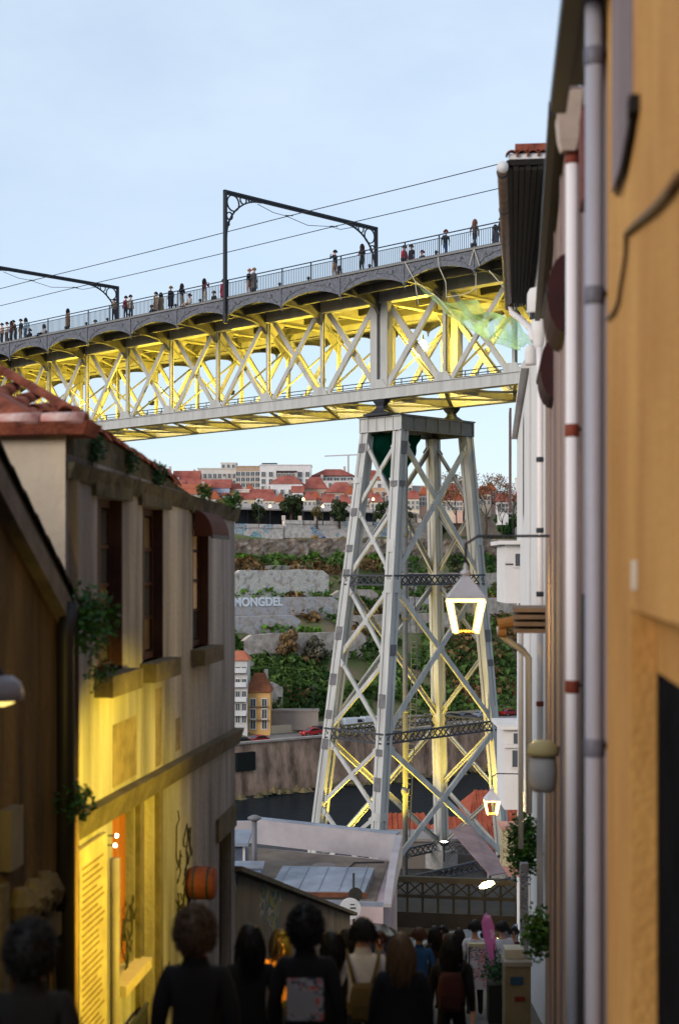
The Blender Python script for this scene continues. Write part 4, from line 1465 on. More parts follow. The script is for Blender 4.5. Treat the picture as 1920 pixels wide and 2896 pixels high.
# old bricked-up marks: patches of other plaster
for x0, x1, z0, z1 in ((15.0, 16.0, -2.4, -1.72), (16.95, 17.25, -2.45, -1.5), (18.05, 18.3, -2.4, -1.98)):
    sbox(MB(), QL - .01, QL + .008, x0, x1, z0, z1).build('plaster_patch', mat('grey cement patch', srgb(112, 100, 82), .95, .4, 2.5, .4), lh)
# roof: mossy wedge, tiles, slope behind
mb = MB()
mb.prism([S(QL + .0, SA + .02, .98), S(QL + .0, 19.6, .9), S(QL + .0, 17.0, 1.17), S(QL + .0, SA + .02, 1.46)], -Q3 * .35)
mb.build('parapet_wedge', M_MOSS, lh)
mb = MB()
mb.add([S(QL - .2, 15.2, 1.3), S(QL - .2, 19.6, .9), S(-9.5, 19.6, 1.6), S(-9.5, 15.3, 2.6), S(QL - .2, SB, .85), S(-9.5, SB, 1.2)], [(0, 1, 2, 3), (1, 4, 5, 2)])
mb.build('roof_slope', M_TERRA, lh)
def half_tile(r=.1, L=.42, n=7):
    mb = MB()
    vs = []
    for j, (rr, y) in enumerate(((r, 0), (r * .82, L))):
        for i in range(n + 1):
            a_ = math.pi * i / n
            vs.append((rr * math.cos(a_), y, rr * math.sin(a_)))
    for j, (rr, y) in enumerate(((r - .018, 0), (r * .82 - .018, L))):
        for i in range(n + 1):
            a_ = math.pi * i / n
            vs.append((rr * math.cos(a_), y, rr * math.sin(a_)))
    m = n + 1
    fs = [(i, i + 1, m + i + 1, m + i) for i in range(n)] + [(2 * m + i, 3 * m + i, 3 * m + i + 1, 2 * m + i + 1) for i in range(n)] + [(i, 2 * m + i, 2 * m + i + 1, i + 1) for i in range(n)] + [(m + i, m + i + 1, 3 * m + i + 1, 3 * m + i) for i in range(n)]
    mb.add(vs, fs)
    return mb
ME_TILE = half_tile().mesh('tile', M_TERRA, True)
ME_TILEP = half_tile(.12, .5).mesh('tile', M_TERRAP, True)
def lay_tile(me, parent, p, d, up=(0, 0, 1)):
    d = Vector(d).normalized()
    x = d.cross(Vector(up)).normalized()
    z = x.cross(d)
    M = Matrix((x, d, z)).transposed().to_4x4()
    o = bpy.data.objects.new('tile', me)
    COL.objects.link(o)
    o.matrix_basis = Matrix.Translation(Vector(p)) @ M
    o.parent = parent
    o.matrix_parent_inverse = world_loc(parent).inverted()
    return o
# ridge tiles along the wedge
path = [S(QL - .06, SA + .2, 1.47), S(QL - .06, 17.0, 1.18), S(QL - .06, 18.4, 1.04)]
def tile_path(path, me, parent, step):
    for p, q in zip(path[:-1], path[1:]):
        L_ = (q - p).length
        k = int(L_ / step)
        for i in range(k):
            c = p.lerp(q, i / k) + Vector((random.gauss(0, .012), 0, random.gauss(0, .012)))
            lay_tile(me, parent, c, (q - p) + Vector((random.gauss(0, .05), random.gauss(0, .05), random.gauss(0, .03))))
rw = [c for c in lh.children if c.name.startswith('parapet_wedge')][0]
tile_path(path, ME_TILE, rw, .34)
# coping of the end wall: big limewashed half tiles over a red string of brick
ew = [c for c in lh.children if c.name.startswith('end_wall')][0]
mb = MB()
mb.hexa([S(QL + .22, SA - .16, 1.25), S(QL - 8, SA - .16, 1.25), S(QL - 8, SA + .3, 1.25), S(QL + .22, SA + .3, 1.25)], [S(QL + .28, SA - .22, 1.37), S(QL - 8, SA - .22, 1.37), S(QL - 8, SA + .3, 1.37), S(QL + .28, SA + .3, 1.37)])
mb.build('brick_course', M_TERRA, ew)
for i in range(14):
    lay_tile(ME_TILEP, ew, S(QL + .24 - i * .44, SA - .1, 1.35), -Q3 + Vector((0, 0, random.gauss(0, .015))))
# tiled hip slope above the end wall
rz_ = lambda q: 1.66 + (-4.7 - q) * .54
mb = MB()
mb.add([S(-4.25, SA + .06, 1.36), S(-9.5, SA + .06, 1.36), S(-9.5, 15.3, rz_(-9.5) - .1), S(-4.7, 15.3, rz_(-4.7) - .1)], [(0, 1, 2, 3)])
mb.build('hip_slope', M_TERRA, ew)
for i in range(14):
    q = -4.36 - i * .225
    lo_, hi_ = S(q, SA + .2, 1.43), S(min(q - .05, -4.7), 15.3, rz_(min(q, -4.7)))
    k = max(3, int((hi_ - lo_).length / .36))
    for j in range(k):
        lay_tile(ME_TILE, ew, lo_.lerp(hi_, j / k) + Vector((0, 0, random.gauss(0, .008))), hi_ - lo_)
tile_path([S(-8.5, 15.35, rz_(-8.5) + .06), S(-4.55, 15.2, rz_(-4.55) + .06)], ME_TILE, ew, .32)
tile_path([S(-4.55, 15.2, rz_(-4.55) + .04), S(-4.2, SA + .5, 1.5)], ME_TILE, ew, .32)
# lamp spots over the shop board
M_BULB = emit('small warm bulb', (1.0, .88, .6), 8)
for x, z in ((14.72, -2.86), (14.66, -2.95)):
    c = S(QL + .12, x, z)
    t_ = thing('shop_spot', '%s small bright shop spot over the lettered board' % ('upper' if x > 14.7 else 'lower'), 'lamp', c, 'shop spots over the board')
    mb = MB()
    mb.lathe([(.005, -.02), (.017, -.012), (.017, .012), (.005, .02)], c, 8)
    mb.build('bulb', M_BULB, t_, True)
    MB().beam(c, c - Q3 * .12, .015, .015).build('stem', M_DARK, t_)
# lettered board
bd = thing('menu_board', 'tall pale board covered with rows of lettering at the corner of the plaster house', 'sign', S(QL + .06, 13.95, -5.4))
sbox(MB(), QL + .03, QL + .08, 13.5, 14.5, -6.2, -2.78).build('panel', mat('pale board', srgb(160, 148, 124), .8, .2, 3), bd)
mb = MB()
for k in range(46):
    z = -2.98 - k * .066
    x = 13.56 + rnd.uniform(0, .05)
    xe = 14.42 - rnd.uniform(0, .35)
    while x < xe:
        l = rnd.uniform(.02, .09)
        sbox(mb, QL + .08, QL + .083, x, min(x + l, xe), z - .011, z + .011)
        x += l + rnd.uniform(.012, .022)
mb.build('lettering', mat('brown lettering', srgb(96, 74, 44), .8), bd, False, 'stuff')
sbox(MB(), QL + .08, QL + .084, 13.75, 14.05, -5.3, -4.95).build('red_mark', mat('red print', srgb(176, 70, 30), .8), bd)
# grey pipe beside the board
mb = MB()
mb.tube([S(QL + .1, 14.72, -7), S(QL + .1, 14.72, -3.1)], .055, 10)
tag(mb.build('downpipe', mat('grey pvc', srgb(128, 120, 116), .5, .1, 3), None, True), 'grey plastic pipe beside the lettered board', 'pipe')
# drum sign
c = S(QL + .02, 18.75, -4.25)
dr = thing('drum_sign', 'red barrel shaped sign sticking out of the plaster house', 'sign', c)
mb = MB()
mb.tube([c, c + Q3 * .06, c + Q3 * .32, c + Q3 * .36], [.19, .22, .22, .19], 18)
mb.build('drum', mat('faded red paint', srgb(104, 52, 44), .8, .35, 4, .2), dr, True)
mb = MB()
mb.tube([c + Q3 * .08, c + Q3 * .11], .226, 18)
mb.tube([c + Q3 * .27, c + Q3 * .3], .226, 18)
mb.build('hoop', M_DARK, dr)
# barrel awning over the third window
a, b, c_, d = WINS[2]
aw = thing('barrel_awning', 'dark red barrel awning over the window with the cream blind', 'awning', S(QL, (a + b) / 2, .4))
mb = MB()
K = 8
prof = [(QL + .03 + .26 * math.sin(math.pi / 2 * i / K), .40 + .36 * math.cos(math.pi / 2 * i / K)) for i in range(K + 1)]
for (q0, z0), (q1, z1) in zip(prof[:-1], prof[1:]):
    mb.quad(S(q0, a - .05, z0), S(q1, a - .05, z1), S(q1, b + .05, z1), S(q0, b + .05, z0))
for sE in (a - .05, b + .05):
    mb.add([S(QL + .03, sE, .4)] + [S(q, sE, z) for q, z in prof], [tuple(range(len(prof) + 1))])
mb.build('canvas', mat('dark red canvas', srgb(66, 28, 22), .8, .2, 5), aw)
MB().beam(S(QL + .28, a - .06, .4), S(QL + .28, b + .06, .4), .03, .05).build('front_bar', M_DARK, aw)

# ---- nearer house with the tiled verge
QN = -4.02
nh = thing('ochre_house', 'low ochre house with a steep tiled verge next to the plaster house', 'house', S(QN, 8, ground(8)))
vz = lambda s: -.36 - (s - 12.95) * .6 if s > 9.0 else 2.01 - (9.0 - s) * .6
mb = MB()
poly = [S(QN, s, z) for s, z in ((4.0, -8), (12.8, -8), (12.8, vz(12.8)), (9.0, vz(9.0)), (4.0, vz(4.0)))]
mb.prism(poly, -Q3 * .3)
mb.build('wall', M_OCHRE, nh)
mb = MB()
for sa, sb in ((3.9, 9.0), (9.0, 13.05)):
    za, zb = vz(sa), vz(sb)
    mb.hexa([S(QN + .08, sa, za - .02), S(-11, sa, za - .02), S(-11, sb, zb - .02), S(QN + .08, sb, zb - .02)], [S(QN + .08, sa, za + .1), S(-11, sa, za + .1), S(-11, sb, zb + .1), S(QN + .08, sb, zb + .1)])
mb.build('roof_deck', M_BLACKW, nh)
MB().beam(S(QN + .0, 9.0, vz(9.0) - .14), S(QN + .0, 12.95, vz(12.95) - .14), .24, .2, (0, 0, 1)).build('verge_board', mat('grey verge stone', srgb(96, 88, 82), .9, .3, 3, .3), nh)
dk = mat('blackened tile', srgb(44, 34, 28), .9, .4, 4, .3)
ME_TILED = half_tile(.1, .42).mesh('tile', dk, True)
for i in range(13):
    s_ = 9.1 + i * .31
    for j, q in enumerate((QN + .02, QN - .2, QN - .42)):
        lay_tile(ME_TILED, nh, S(q, s_, vz(s_) + .12), E3 + Vector((0, 0, -.56)))
# dark downpipe at the corner and bracket plants
mb = MB()
mb.tube([S(QN + .1, 12.72, -7), S(QN + .1, 12.72, -.65), S(QN + .12, 12.8, -.35)], .085, 10)
tag(mb.build('downpipe', mat('black iron pipe', srgb(26, 24, 22), .5, .2, 4), None, True), 'black iron downpipe at the corner between the two left houses', 'pipe')
mb = MB()
mb.tube([S(QN + .1, 13.02, -7), S(QN + .1, 13.02, -2.0)], .03, 8)
tag(mb.build('cable_conduit', mat('beige conduit', srgb(160, 130, 80), .5, .1), None, True), 'thin beige conduit beside the black downpipe', 'pipe')
# dark doorway hood, meter box and pilaster of the ochre house
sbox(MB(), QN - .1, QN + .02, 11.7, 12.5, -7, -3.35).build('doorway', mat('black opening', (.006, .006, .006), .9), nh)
sbox(MB(), QN - .1, QN + .1, 11.5, 12.6, -3.35, -3.15).build('door_hood', M_SILL, nh)
sbox(MB(), QN, QN + .07, 11.1, 11.3, -7, -2.6).build('pilaster', M_SILL, nh)
mb = MB()
for i in range(6):
    mb.lathe([(.02, -.2), (.1, -.12), (.13, 0), (.06, .14)], S(QN + .06, 11.6 + i * .16, -2.85 - .05 * (i % 2)), 7)
mb.build('carved_frieze', M_SILL, nh, False, 'stuff')
sbox(MB(), QN, QN + .1, 11.25, 11.55, -2.5, -2.0).build('meter_box', mat('grey metal box', srgb(84, 78, 72), .6, .15), nh)

# dome luminaire on the ochre house
c = P(8, 1955, 9.4)
dl = thing('dome_lamp', 'grey dome street lamp on an arm from the ochre house', 'street lamp', c)
mb = MB()
mb.lathe([(.02, .105), (.07, .1), (.12, .06), (.14, 0), (.14, -.05), (.13, -.06)], c, 20)
mb.build('shade', mat('grey enamel', srgb(120, 120, 126), .4, .1), dl, True)
mb = MB()
mb.tube([c + Vector((0, 0, .1)), c + Vector((-.05, 0, .2)), c - Q3 * .5 + Vector((0, 0, .25)), c - Q3 * 1.2 + Vector((0, 0, .2))], .02, 7)
mb.build('arm', M_DARK, dl)
mb = MB()
mb.lathe([(.01, -.1), (.07, -.08), (.1, -.055)], c, 12)
mb.build('lens', emit('sodium lens', (1.0, .75, .2), 1.2), dl, True)
lamp('street_light', c + Vector((.02, .02, -.13)), 90, (1.0, .70, .10), .06, dl, 'SPOT', S(QL, 15.2, -3.0), R(105), .9)

# plants on the walls
M_FERN = mat('wall fern leaf', srgb(24, 60, 30), .6, .4, 5, col2=srgb(46, 92, 50))
M_IVY = mat('vine leaf', srgb(26, 60, 14), .6, .4, 5, col2=srgb(70, 112, 30))
def plant(label, c, r, n, m, drop=0.0, seed=1, size=.05, name='wall_plant', group='plants growing out of the walls', flat=1.0):
    rnd = random.Random(seed)
    t_ = thing(name, label, 'plant', c, group)
    mb, st = MB(), MB()
    for i in range(14):
        a_ = rnd.uniform(0, 6.28)
        e = c + Vector((math.cos(a_) * r * .8 * flat, math.sin(a_) * r * .8, rnd.uniform(-.5, .8) * r - drop * rnd.random()))
        st.tube([c, (c + e) / 2 + Vector((0, 0, .08 * r)), e], [.008, .006, .003], 4)
    st.build('stem', M_BARK, t_)
    for i in range(n):
        d = Vector((rnd.gauss(0, 1) * flat, rnd.gauss(0, 1), rnd.gauss(0, 1))).normalized()
        p = c + d * r * (rnd.random() ** .5) - Vector((0, 0, drop * rnd.random()))
        u = Vector((rnd.gauss(0, 1), rnd.gauss(0, 1), rnd.gauss(0, .6))).normalized() * size * rnd.uniform(.6, 1.3)
        w = u.cross(Vector((rnd.gauss(0, 1), rnd.gauss(0, 1), rnd.gauss(0, 1)))).normalized() * size * .5
        mb.add([p - u, p - w, p + u, p + w], [(0, 1, 2, 3)])
    mb.build('foliage', m, t_)
    return t_
plant('dark fern bush sprouting under the tiled verge of the ochre house', S(QN + .18, 13.1, -.45), .32, 900, M_FERN, .15, 3, .04)
plant('small dark fern on the black downpipe', S(QN + .18, 12.75, -2.15), .2, 450, M_FERN, .05, 4, .035)
plant('thin trailing fern above the lettered board', S(QN + .2, 13.5, -1.0), .16, 120, M_FERN, .1, 14, .03)
plant('mossy tuft on the roof wedge nearest the coping', S(QL, 14.2, 1.22), .16, 360, M_FERN, .05, 5, .03, 'roof_moss', 'weeds on the mossy roof edge')
plant('mossy tuft in the middle of the roof wedge', S(QL, 15.6, 1.2), .15, 300, M_FERN, .05, 6, .03, 'roof_moss', 'weeds on the mossy roof edge')
plant('weed tuft at the low end of the roof wedge', S(QL, 16.9, 1.12), .18, 360, M_FERN, .05, 7, .03, 'roof_moss', 'weeds on the mossy roof edge')
plant('pale green cushion of moss at the far end of the cornice', S(QL + .1, 21.6, 1.0), .16, 300, M_IVY, 0, 8, .03, 'roof_moss', 'weeds on the mossy roof edge')
plant('yellow green moss on the middle of the cornice', S(QL + .1, 19.4, 1.03), .12, 220, M_IVY, 0, 9, .03, 'roof_moss', 'weeds on the mossy roof edge')
# ------------------------------------------------------------------ right row
M_ORANGE = mat('orange render', srgb(170, 118, 58), .92, .10, 1.1, .35, 26, col2=srgb(200, 148, 82), detail=10, stretch=(1, 1, .45))
M_ORANGED = mat('deep orange reveal', srgb(176, 112, 42), .9, .1, 1.4, .2, 30)
M_MAUVE = mat('mauve grey render', srgb(134, 116, 116), .9, .25, 1.2, .3, 14, streak=True)
M_BROWN = mat('brown streaked render', srgb(124, 100, 88), .9, .3, 1.2, .3, 14, streak=True, col2=srgb(166, 142, 126))
M_WHITE = mat('white render', srgb(216, 210, 206), .85, .06, 1.0, .1, 10)
M_WPIPE = mat('white painted pipe', srgb(224, 214, 212), .45, .08, 2, .05, streak=True)
M_GPIPE = mat('grey zinc pipe', srgb(152, 149, 157), .45, .12, 2, .08, streak=True)
M_NAVY = mat('dark navy gutter', srgb(24, 25, 38), .5, .2, 3)
M_PLANK = mat('dark brown soffit plank', srgb(30, 23, 15), .8, .3, 4, .3)

# orange house with a recessed doorway
r1 = thing('orange_house', 'orange rendered house wall with a recessed dark doorway beside the camera', 'house', S(.6, 5, ground(5)))
mb = MB()
DS0, DS1, DZT = 3.6, 6.42, -.195
mb2 = MB()
wall_holes(mb2, .6, -14, 7.78, -9, lambda s: 9, [(DS0, DS1, -9.0, DZT)], .11)
mb2.quad(S(.6, 7.78, -9), S(8, 7.78, -9), S(8, 7.78, 9), S(.6, 7.78, 9))
mb2.quad(S(.6, -14, 9), S(.6, 7.78, 9), S(8, 7.78, 9), S(8, -14, 9))
mb2.build('wall', M_ORANGE, r1)
sbox(MB(), .712, .76, DS0 - .1, DS1 + .1, -.47, DZT + .05).build('door_head', M_ORANGE, r1)
dm = mat('black door paint', (.006, .006, .007), .95, .3, 4, spec=.02)
for k in range(6):
    x0, x1 = DS0 + (DS1 - DS0) * k / 6, DS0 + (DS1 - DS0) * (k + 1) / 6
    sbox(MB(), .715, .75, x0 + .006, x1 - .006, -9, -.475).build('door_plank', dm, r1)
s0_, s1_ = s_at(1790, .6), s_at(1735, .6)
sbox(MB(), .588, .602, s0_, s1_, 1.9, 8.5).build('render_strip', M_MAUVE, r1)
# chipped plaster marks and hanging cables
cab = MB()
pp = [(1920, 500), (1890, 545), (1850, 590), (1790, 640), (1770, 660), (1768, 720), (1755, 800), (1748, 850), (1735, 880), (1715, 905)]
cab.tube([S(.585, s_at(x, .585), z_at(y, .585, s_at(x, .585))) for x, y in pp], [.02, .02, .018, .014, .012, .01, .01, .01, .01, .008], 6)
tag(cab.build('hanging_cable', mat('brown cable', srgb(88, 62, 34), .6), None, True), 'dark cable looping down across the orange wall', 'cable')
cab = MB()
pp = [(1792, 300), (1785, 360), (1765, 470), (1745, 550)]
cab.tube([S(.58, s_at(x, .58), z_at(y, .58, s_at(x, .58))) for x, y in pp], [.02, .02, .02, .012], 6)
cab.box(S(.58, s_at(1792, .58), z_at(300, .58, s_at(1792, .58))), (.05, .1, .07), 0, RZ)
tag(cab.build('cable_bracket', M_BLACKW, None), 'black bracket with a dark strap hanging on the orange wall', 'bracket')
s_ = s_at(1790, .59)
tag(sbox(MB(), .585, .598, s_ - .07, s_ + .05, z_at(1668, .59, s_), z_at(1585, .59, s_)).build('white_label', mat('pale label', srgb(206, 190, 170), .8)), 'small white strip stuck on the orange wall above the doorway', 'label')

# grey downpipe on the corner
def pipe(label, px, Y, r, z0, z1, m, joints=(), top=None, cm=None):
    X = (px - HX) / FPX * Y
    t = thing('downpipe', label, 'pipe', (X, Y, z0), 'downpipes of the right hand row')
    mb = MB()
    pts = [Vector((X, Y, z0)), Vector((X, Y, z1))] + ([Vector(p) for p in top] if top else [])
    mb.tube(pts, r, 14, caps=True)
    mb.build('pipe_run', m, t, True)
    for z in joints:
        mb = MB()
        mb.lathe([(r * 1.02, -.06), (r * 1.12, -.05), (r * 1.12, .03), (r * 1.02, .04)], (X, Y, z), 14)
        mb.build('collar', cm or m, t, True)
        sbox2 = MB()
        sbox2.beam((X, Y, z), Vector((X, Y, z)) + Q3 * .12, .03, .03)
        sbox2.build('clip', M_DARK, t)
    return t
pipe('thick grey zinc downpipe at the edge of the orange house', 1680, 7.75, .052, -6, 5, M_GPIPE, (2.78, 1.48, -.98), cm=mat('dark collar', srgb(96, 94, 104), .5))
mred = mat('rusty collar', srgb(120, 52, 34), .7)
zB = z_at(395, .5, 11.0)
pipe('white downpipe below the cream rain hopper', 1617, 10.95, .05, -7, 3.2, M_WPIPE, (3.15, 1.05, -.92), cm=mred)
c = P(1604, 330, 10.9)
hp = thing('rain_hopper', 'cream flared rain hopper at the end of the navy gutter', 'rain hopper', c)
mb = MB()
lo = [c + Vector((dx * .07, dy * .07, -.19)) for dx, dy in ((-1, -1), (1, -1), (1, 1), (-1, 1))]
hi = [c + Vector((dx * .1, dy * .1, .18)) for dx, dy in ((-1, -1), (1, -1), (1, 1), (-1, 1))]
mb.hexa(lo, hi)
lo2 = [c + Vector((dx * .05, dy * .05, -.27)) for dx, dy in ((-1, -1), (1, -1), (1, 1), (-1, 1))]
mb.hexa(lo2, [p + Vector((0, 0, -.001)) for p in lo])
mb.build('bowl', mat('cream paint', srgb(186, 166, 150), .6, .12, 3), hp)
mb = MB()
mb.lathe([(.115, .18), (.12, .2), (.12, .22)], c, 4)
mb.build('rim', M_WPIPE, hp)

# mauve house
r2 = thing('mauve_house', 'narrow mauve grey house between the zinc pipe and the white pipe', 'house', S(.66, 9.5, ground(9)))
sbox(MB(), .66, 8, 7.8, 11.25, -9, 4.6).build('wall', M_MAUVE, r2)
mb = MB()
mb.beam(S(.42, 7.0, 3.15), S(.42, 9.7, 3.1), .11, .1)
mb.build('gutter', M_NAVY, r2)
mb = MB()
sbox(mb, .44, .655, 7.0, 9.6, 3.2, 3.28)
mb.build('roof', M_NAVY, r2)
sbox(MB(), .60, .66, 10.0, 10.4, 2.55, 3.2).build('red_shutter', mat('dull red board', srgb(110, 54, 44), .8, .2), r2)
mb = MB()
mb.tube([S(.62, 10.2, -6), S(.62, 10.2, -1.2), S(.62, 10.2, -.2)], .012, 6)
mb.tube([S(.63, 9.2, -6), S(.63, 9.2, 2.9)], .01, 6)
mb.build('wall_cable', M_DARK, r2)
for i, (s_, z, w, h) in enumerate(((9.0, -1.5, .1, .5), (9.6, -3.2, .12, .12), (10.3, -2.4, .1, .3), (8.8, -3.9, .1, .25), (10.0, -4.3, .12, .1))):
    sbox(MB(), .645, .662, s_, s_ + w * 4, z, z + h).build('plaster_patch', mat('flaked plaster', srgb(96, 86, 84), .95, .4, 4, .4) if i % 2 else M_WHITE, r2)

# brown house with shadow black eave and two awnings
r3 = thing('brown_house', 'brown streaked house with a shadow black eave and two dark red awnings', 'house', S(.72, 15, ground(15)))
RQ = lambda s: .56 + (s - 11.3) * .0157
MB().hexa([S(RQ(11.3), 11.3, -9.5), S(8, 11.3, -9.5), S(8, 20.2, -9.5), S(RQ(20.2), 20.2, -9.5)], [S(RQ(11.3), 11.3, 3.49), S(8, 11.3, 3.49), S(8, 20.2, 3.49), S(RQ(20.2), 20.2, 3.49)]).build('wall', M_BROWN, r3)
mb = MB()
mb.hexa([S(.47, 11.1, 3.5), S(8, 11.1, 3.5), S(8, 20.2, 3.5), S(.60, 20.2, 3.5)], [S(.47, 11.1, 3.6), S(8, 11.1, 3.6), S(8, 20.2, 3.6), S(.60, 20.2, 3.6)])
mb.build('eave', mat('shadow black eave', (.006, .006, .008), .6), r3)  # deep shadow of the underside is put into the eave's colour
mb = MB()
mb.beam(S(.44, 11.0, 3.5), S(.59, 20.2, 3.5), .07, .11)
mb.build('gutter', M_NAVY, r3)
for x in (12.5, 14.6, 16.5):
    sbox(MB(), RQ(x) - .02, RQ(x) + .01, x, x + .08, -9, 3.4).build('wall_strip', M_MAUVE, r3)
for i, (s0, lb) in enumerate(((11.6, 'dark red barrel awning on the brown house next to the white downpipe'), (15.2, 'dark red barrel awning on the brown house next to the white hopper pipe'))):
    zt = 2.5 - i * .1
    awn = thing('barrel_awning', lb, 'awning', S(.72, s0 + .6, 2.0), 'barrel awnings on the brown house')
    prof = [(RQ(s0) + .01 - .16 * math.sin(math.pi * k / 10), zt - .3 + .32 * math.cos(math.pi * k / 10)) for k in range(11)]
    mb = MB()
    for (q0, z0), (q1, z1) in zip(prof[:-1], prof[1:]):
        mb.quad(S(q0, s0, z0), S(q1, s0, z1), S(q1, s0 + 1.1, z1), S(q0, s0 + 1.1, z0))
    for sE in (s0, s0 + 1.1):
        mb.add([S(q, sE, z) for q, z in prof], [tuple(range(len(prof)))])
    mb.build('canvas', mat('oxblood canvas', srgb(50, 16, 16), .75, .25, 4), awn)
    mb = MB()
    mb.beam(S(RQ(s0) - .15, s0, zt - .3), S(RQ(s0) - .15, s0 + 1.1, zt - .3), .02, .03)
    mb.build('front_bar', M_DARK, awn)
# bowl lamp on the brown house: lights the street
c = S(.435, 13.2, -1.84)
bl = thing('bowl_lamp', 'white bowl street lamp on the brown house', 'street lamp', c)
mb = MB()
mb.lathe([(.04, -.24), (.09, -.235), (.125, -.18), (.135, -.05), (.12, .06), (.10, .1)], c, 20)
mb.build('bowl', mat('white enamel', srgb(212, 202, 192), .5, .06), bl, True)
mb = MB()
mb.lathe([(.145, .1), (.15, .13), (.13, .19), (.08, .23), (.02, .24)], c, 20)
mb.build('cap', mat('glow tinted enamel', srgb(206, 180, 120), .5, .1), bl, True)  # cap's yellow is the lamp's light, put into its enamel colour
MB().beam(c + Vector((0, 0, .16)), c + Q3 * .24 + Vector((0, 0, .16)), .04, .04).build('arm', M_DARK, bl)
mb = MB()
lc = c - Q3 * .12 + Vector((0, 0, .09))
lamp('street_light', c - Q3 * .2 + Vector((0, 0, .02)), 1700, (1.0, .71, .05), .05, bl, 'SPOT', S(QL, 15.1, -3.35), R(63), .55)

# white house with plank soffit
r4 = thing('white_house', 'white house with a dark plank soffit and long gutter above the street', 'house', S(.82, 27, ground(27)))
sbox(MB(), .82, 8, 20.4, 33.0, -11, 6.0).build('wall', M_WHITE, r4)
A0, A1, C0, C1 = S(.17, 21.75, 6.0), S(.36, 33.2, 6.0), S(.82, 21.75, 6.0), S(.82, 33.2, 6.0)
for k in range(7):
    f0, f1 = k / 7, (k + 1) / 7
    a0, a1, b0, b1 = A0.lerp(C0, f0 + .01), A0.lerp(C0, f1 - .01), A1.lerp(C1, f0 + .01), A1.lerp(C1, f1 - .01)
    u = Vector((0, 0, .05 + .015 * (k % 2)))
    mb = MB()
    mb.hexa([a0, a1, b1, b0], [a0 + u, a1 + u, b1 + u, b0 + u])
    mb.build('soffit_plank', M_PLANK, r4)
mb = MB()
mb.hexa([A0 + Vector((0, 0, .08)), C0 + Vector((0, 0, .08)), C1 + Vector((0, 0, .08)), A1 + Vector((0, 0, .08))], [A0 + Vector((0, 0, .16)), C0 + Vector((0, 0, .16)), C1 + Vector((0, 0, .16)), A1 + Vector((0, 0, .16))])
mb.build('roof_deck', M_BLACKW, r4)
mb = MB()
mb.tube([A0 - Q3 * .06 + Vector((0, 0, .05)), A1 - Q3 * .06 + Vector((0, 0, .0))], .085, 12)
g_ = mb.build('gutter', mat('weathered brown gutter', srgb(112, 92, 78), .5, .3, 3), r4, True)
for k in range(5):
    p = A0.lerp(A1, k / 5 + .02) - Q3 * .06 + Vector((0, 0, .04))
    mb = MB()
    mb.tube([p - E3 * .03, p + E3 * .03], .096, 12)
    mb.build('gutter_strap', M_DARK, g_)
mb = MB()
mb.tube([A0 - Q3 * .06 - E3 * .0 + Vector((0, 0, .05)), A0 - Q3 * .06 - E3 * .06 + Vector((0, 0, .05))], .087, 12)
mb.build('gutter_end', M_WHITE, g_, True)
for k in range(4):
    q = .25 + k * .16
    lay_tile(ME_TILE, r4, S(q, 21.7, 6.2), E3 + Vector((0, 0, .25)))
mb = MB()
sbox(mb, .2, .8, 21.74, 21.86, 6.17, 6.25)
mb.build('mortar_edge', M_WHITE, r4)
mb = MB()
sbox(mb, .3, 8, 21.8, 33, 6.32, 6.42)
mb.build('roof_tiles', M_TERRA, r4)
# hopper, cones and pipe run of the white house
hp = thing('rain_hopper', 'rounded white rain hopper and pipe on the white house', 'rain hopper', P(1520, 900, 23))
mb = MB()
c = P(1518, 852, 23)
mb.lathe([(.06, .22), (.12, .2), (.16, .12), (.165, 0), (.165, -.18), (.15, -.2)], c, 14)
mb.build('bowl', M_WHITE, hp, True)
mb = MB()
c = P(1522, 940, 23)
mb.lathe([(.12, .2), (.11, 0), (.08, -.2), (.05, -.3)], c, 14)
mb.build('funnel', M_WHITE, hp, True)
MB().box(P(1520, 892, 23), (.24, .2, .1)).build('neck', M_DARK, hp)
mb = MB()
c = P(1500, 1005, 23.6)
mb.lathe([(.03, .17), (.08, .15), (.1, .05), (.1, -.12), (.09, -.16)], c, 14)
mb.build('second_bowl', M_WHITE, hp, True)
mb = MB()
mb.tube([P(1524, 985, 22.6), P(1526, 1060, 22.4), P(1526, 2100, 22.4), P(1526, 2700, 22.4)], .05, 10)
mb.build('pipe_run', M_WPIPE, hp, True)
for y in (1080, 1300, 1500, 1680, 1990):
    mb = MB()
    mb.lathe([(.056, -.04), (.062, 0), (.056, .04)], P(1526, y, 22.4), 10)
    mb.build('collar', mred if y == 1990 else M_DARK, hp)
mb = MB()
mb.tube([P(1443, 858, 32.5), P(1447, 885, 32.4), P(1475, 905, 31), P(1500, 930, 29), P(1507, 960, 28)], .07, 8)
tag(mb.build('gutter_elbow', M_WPIPE, None, True), 'white bent pipe leading from the long gutter to the wall', 'pipe')

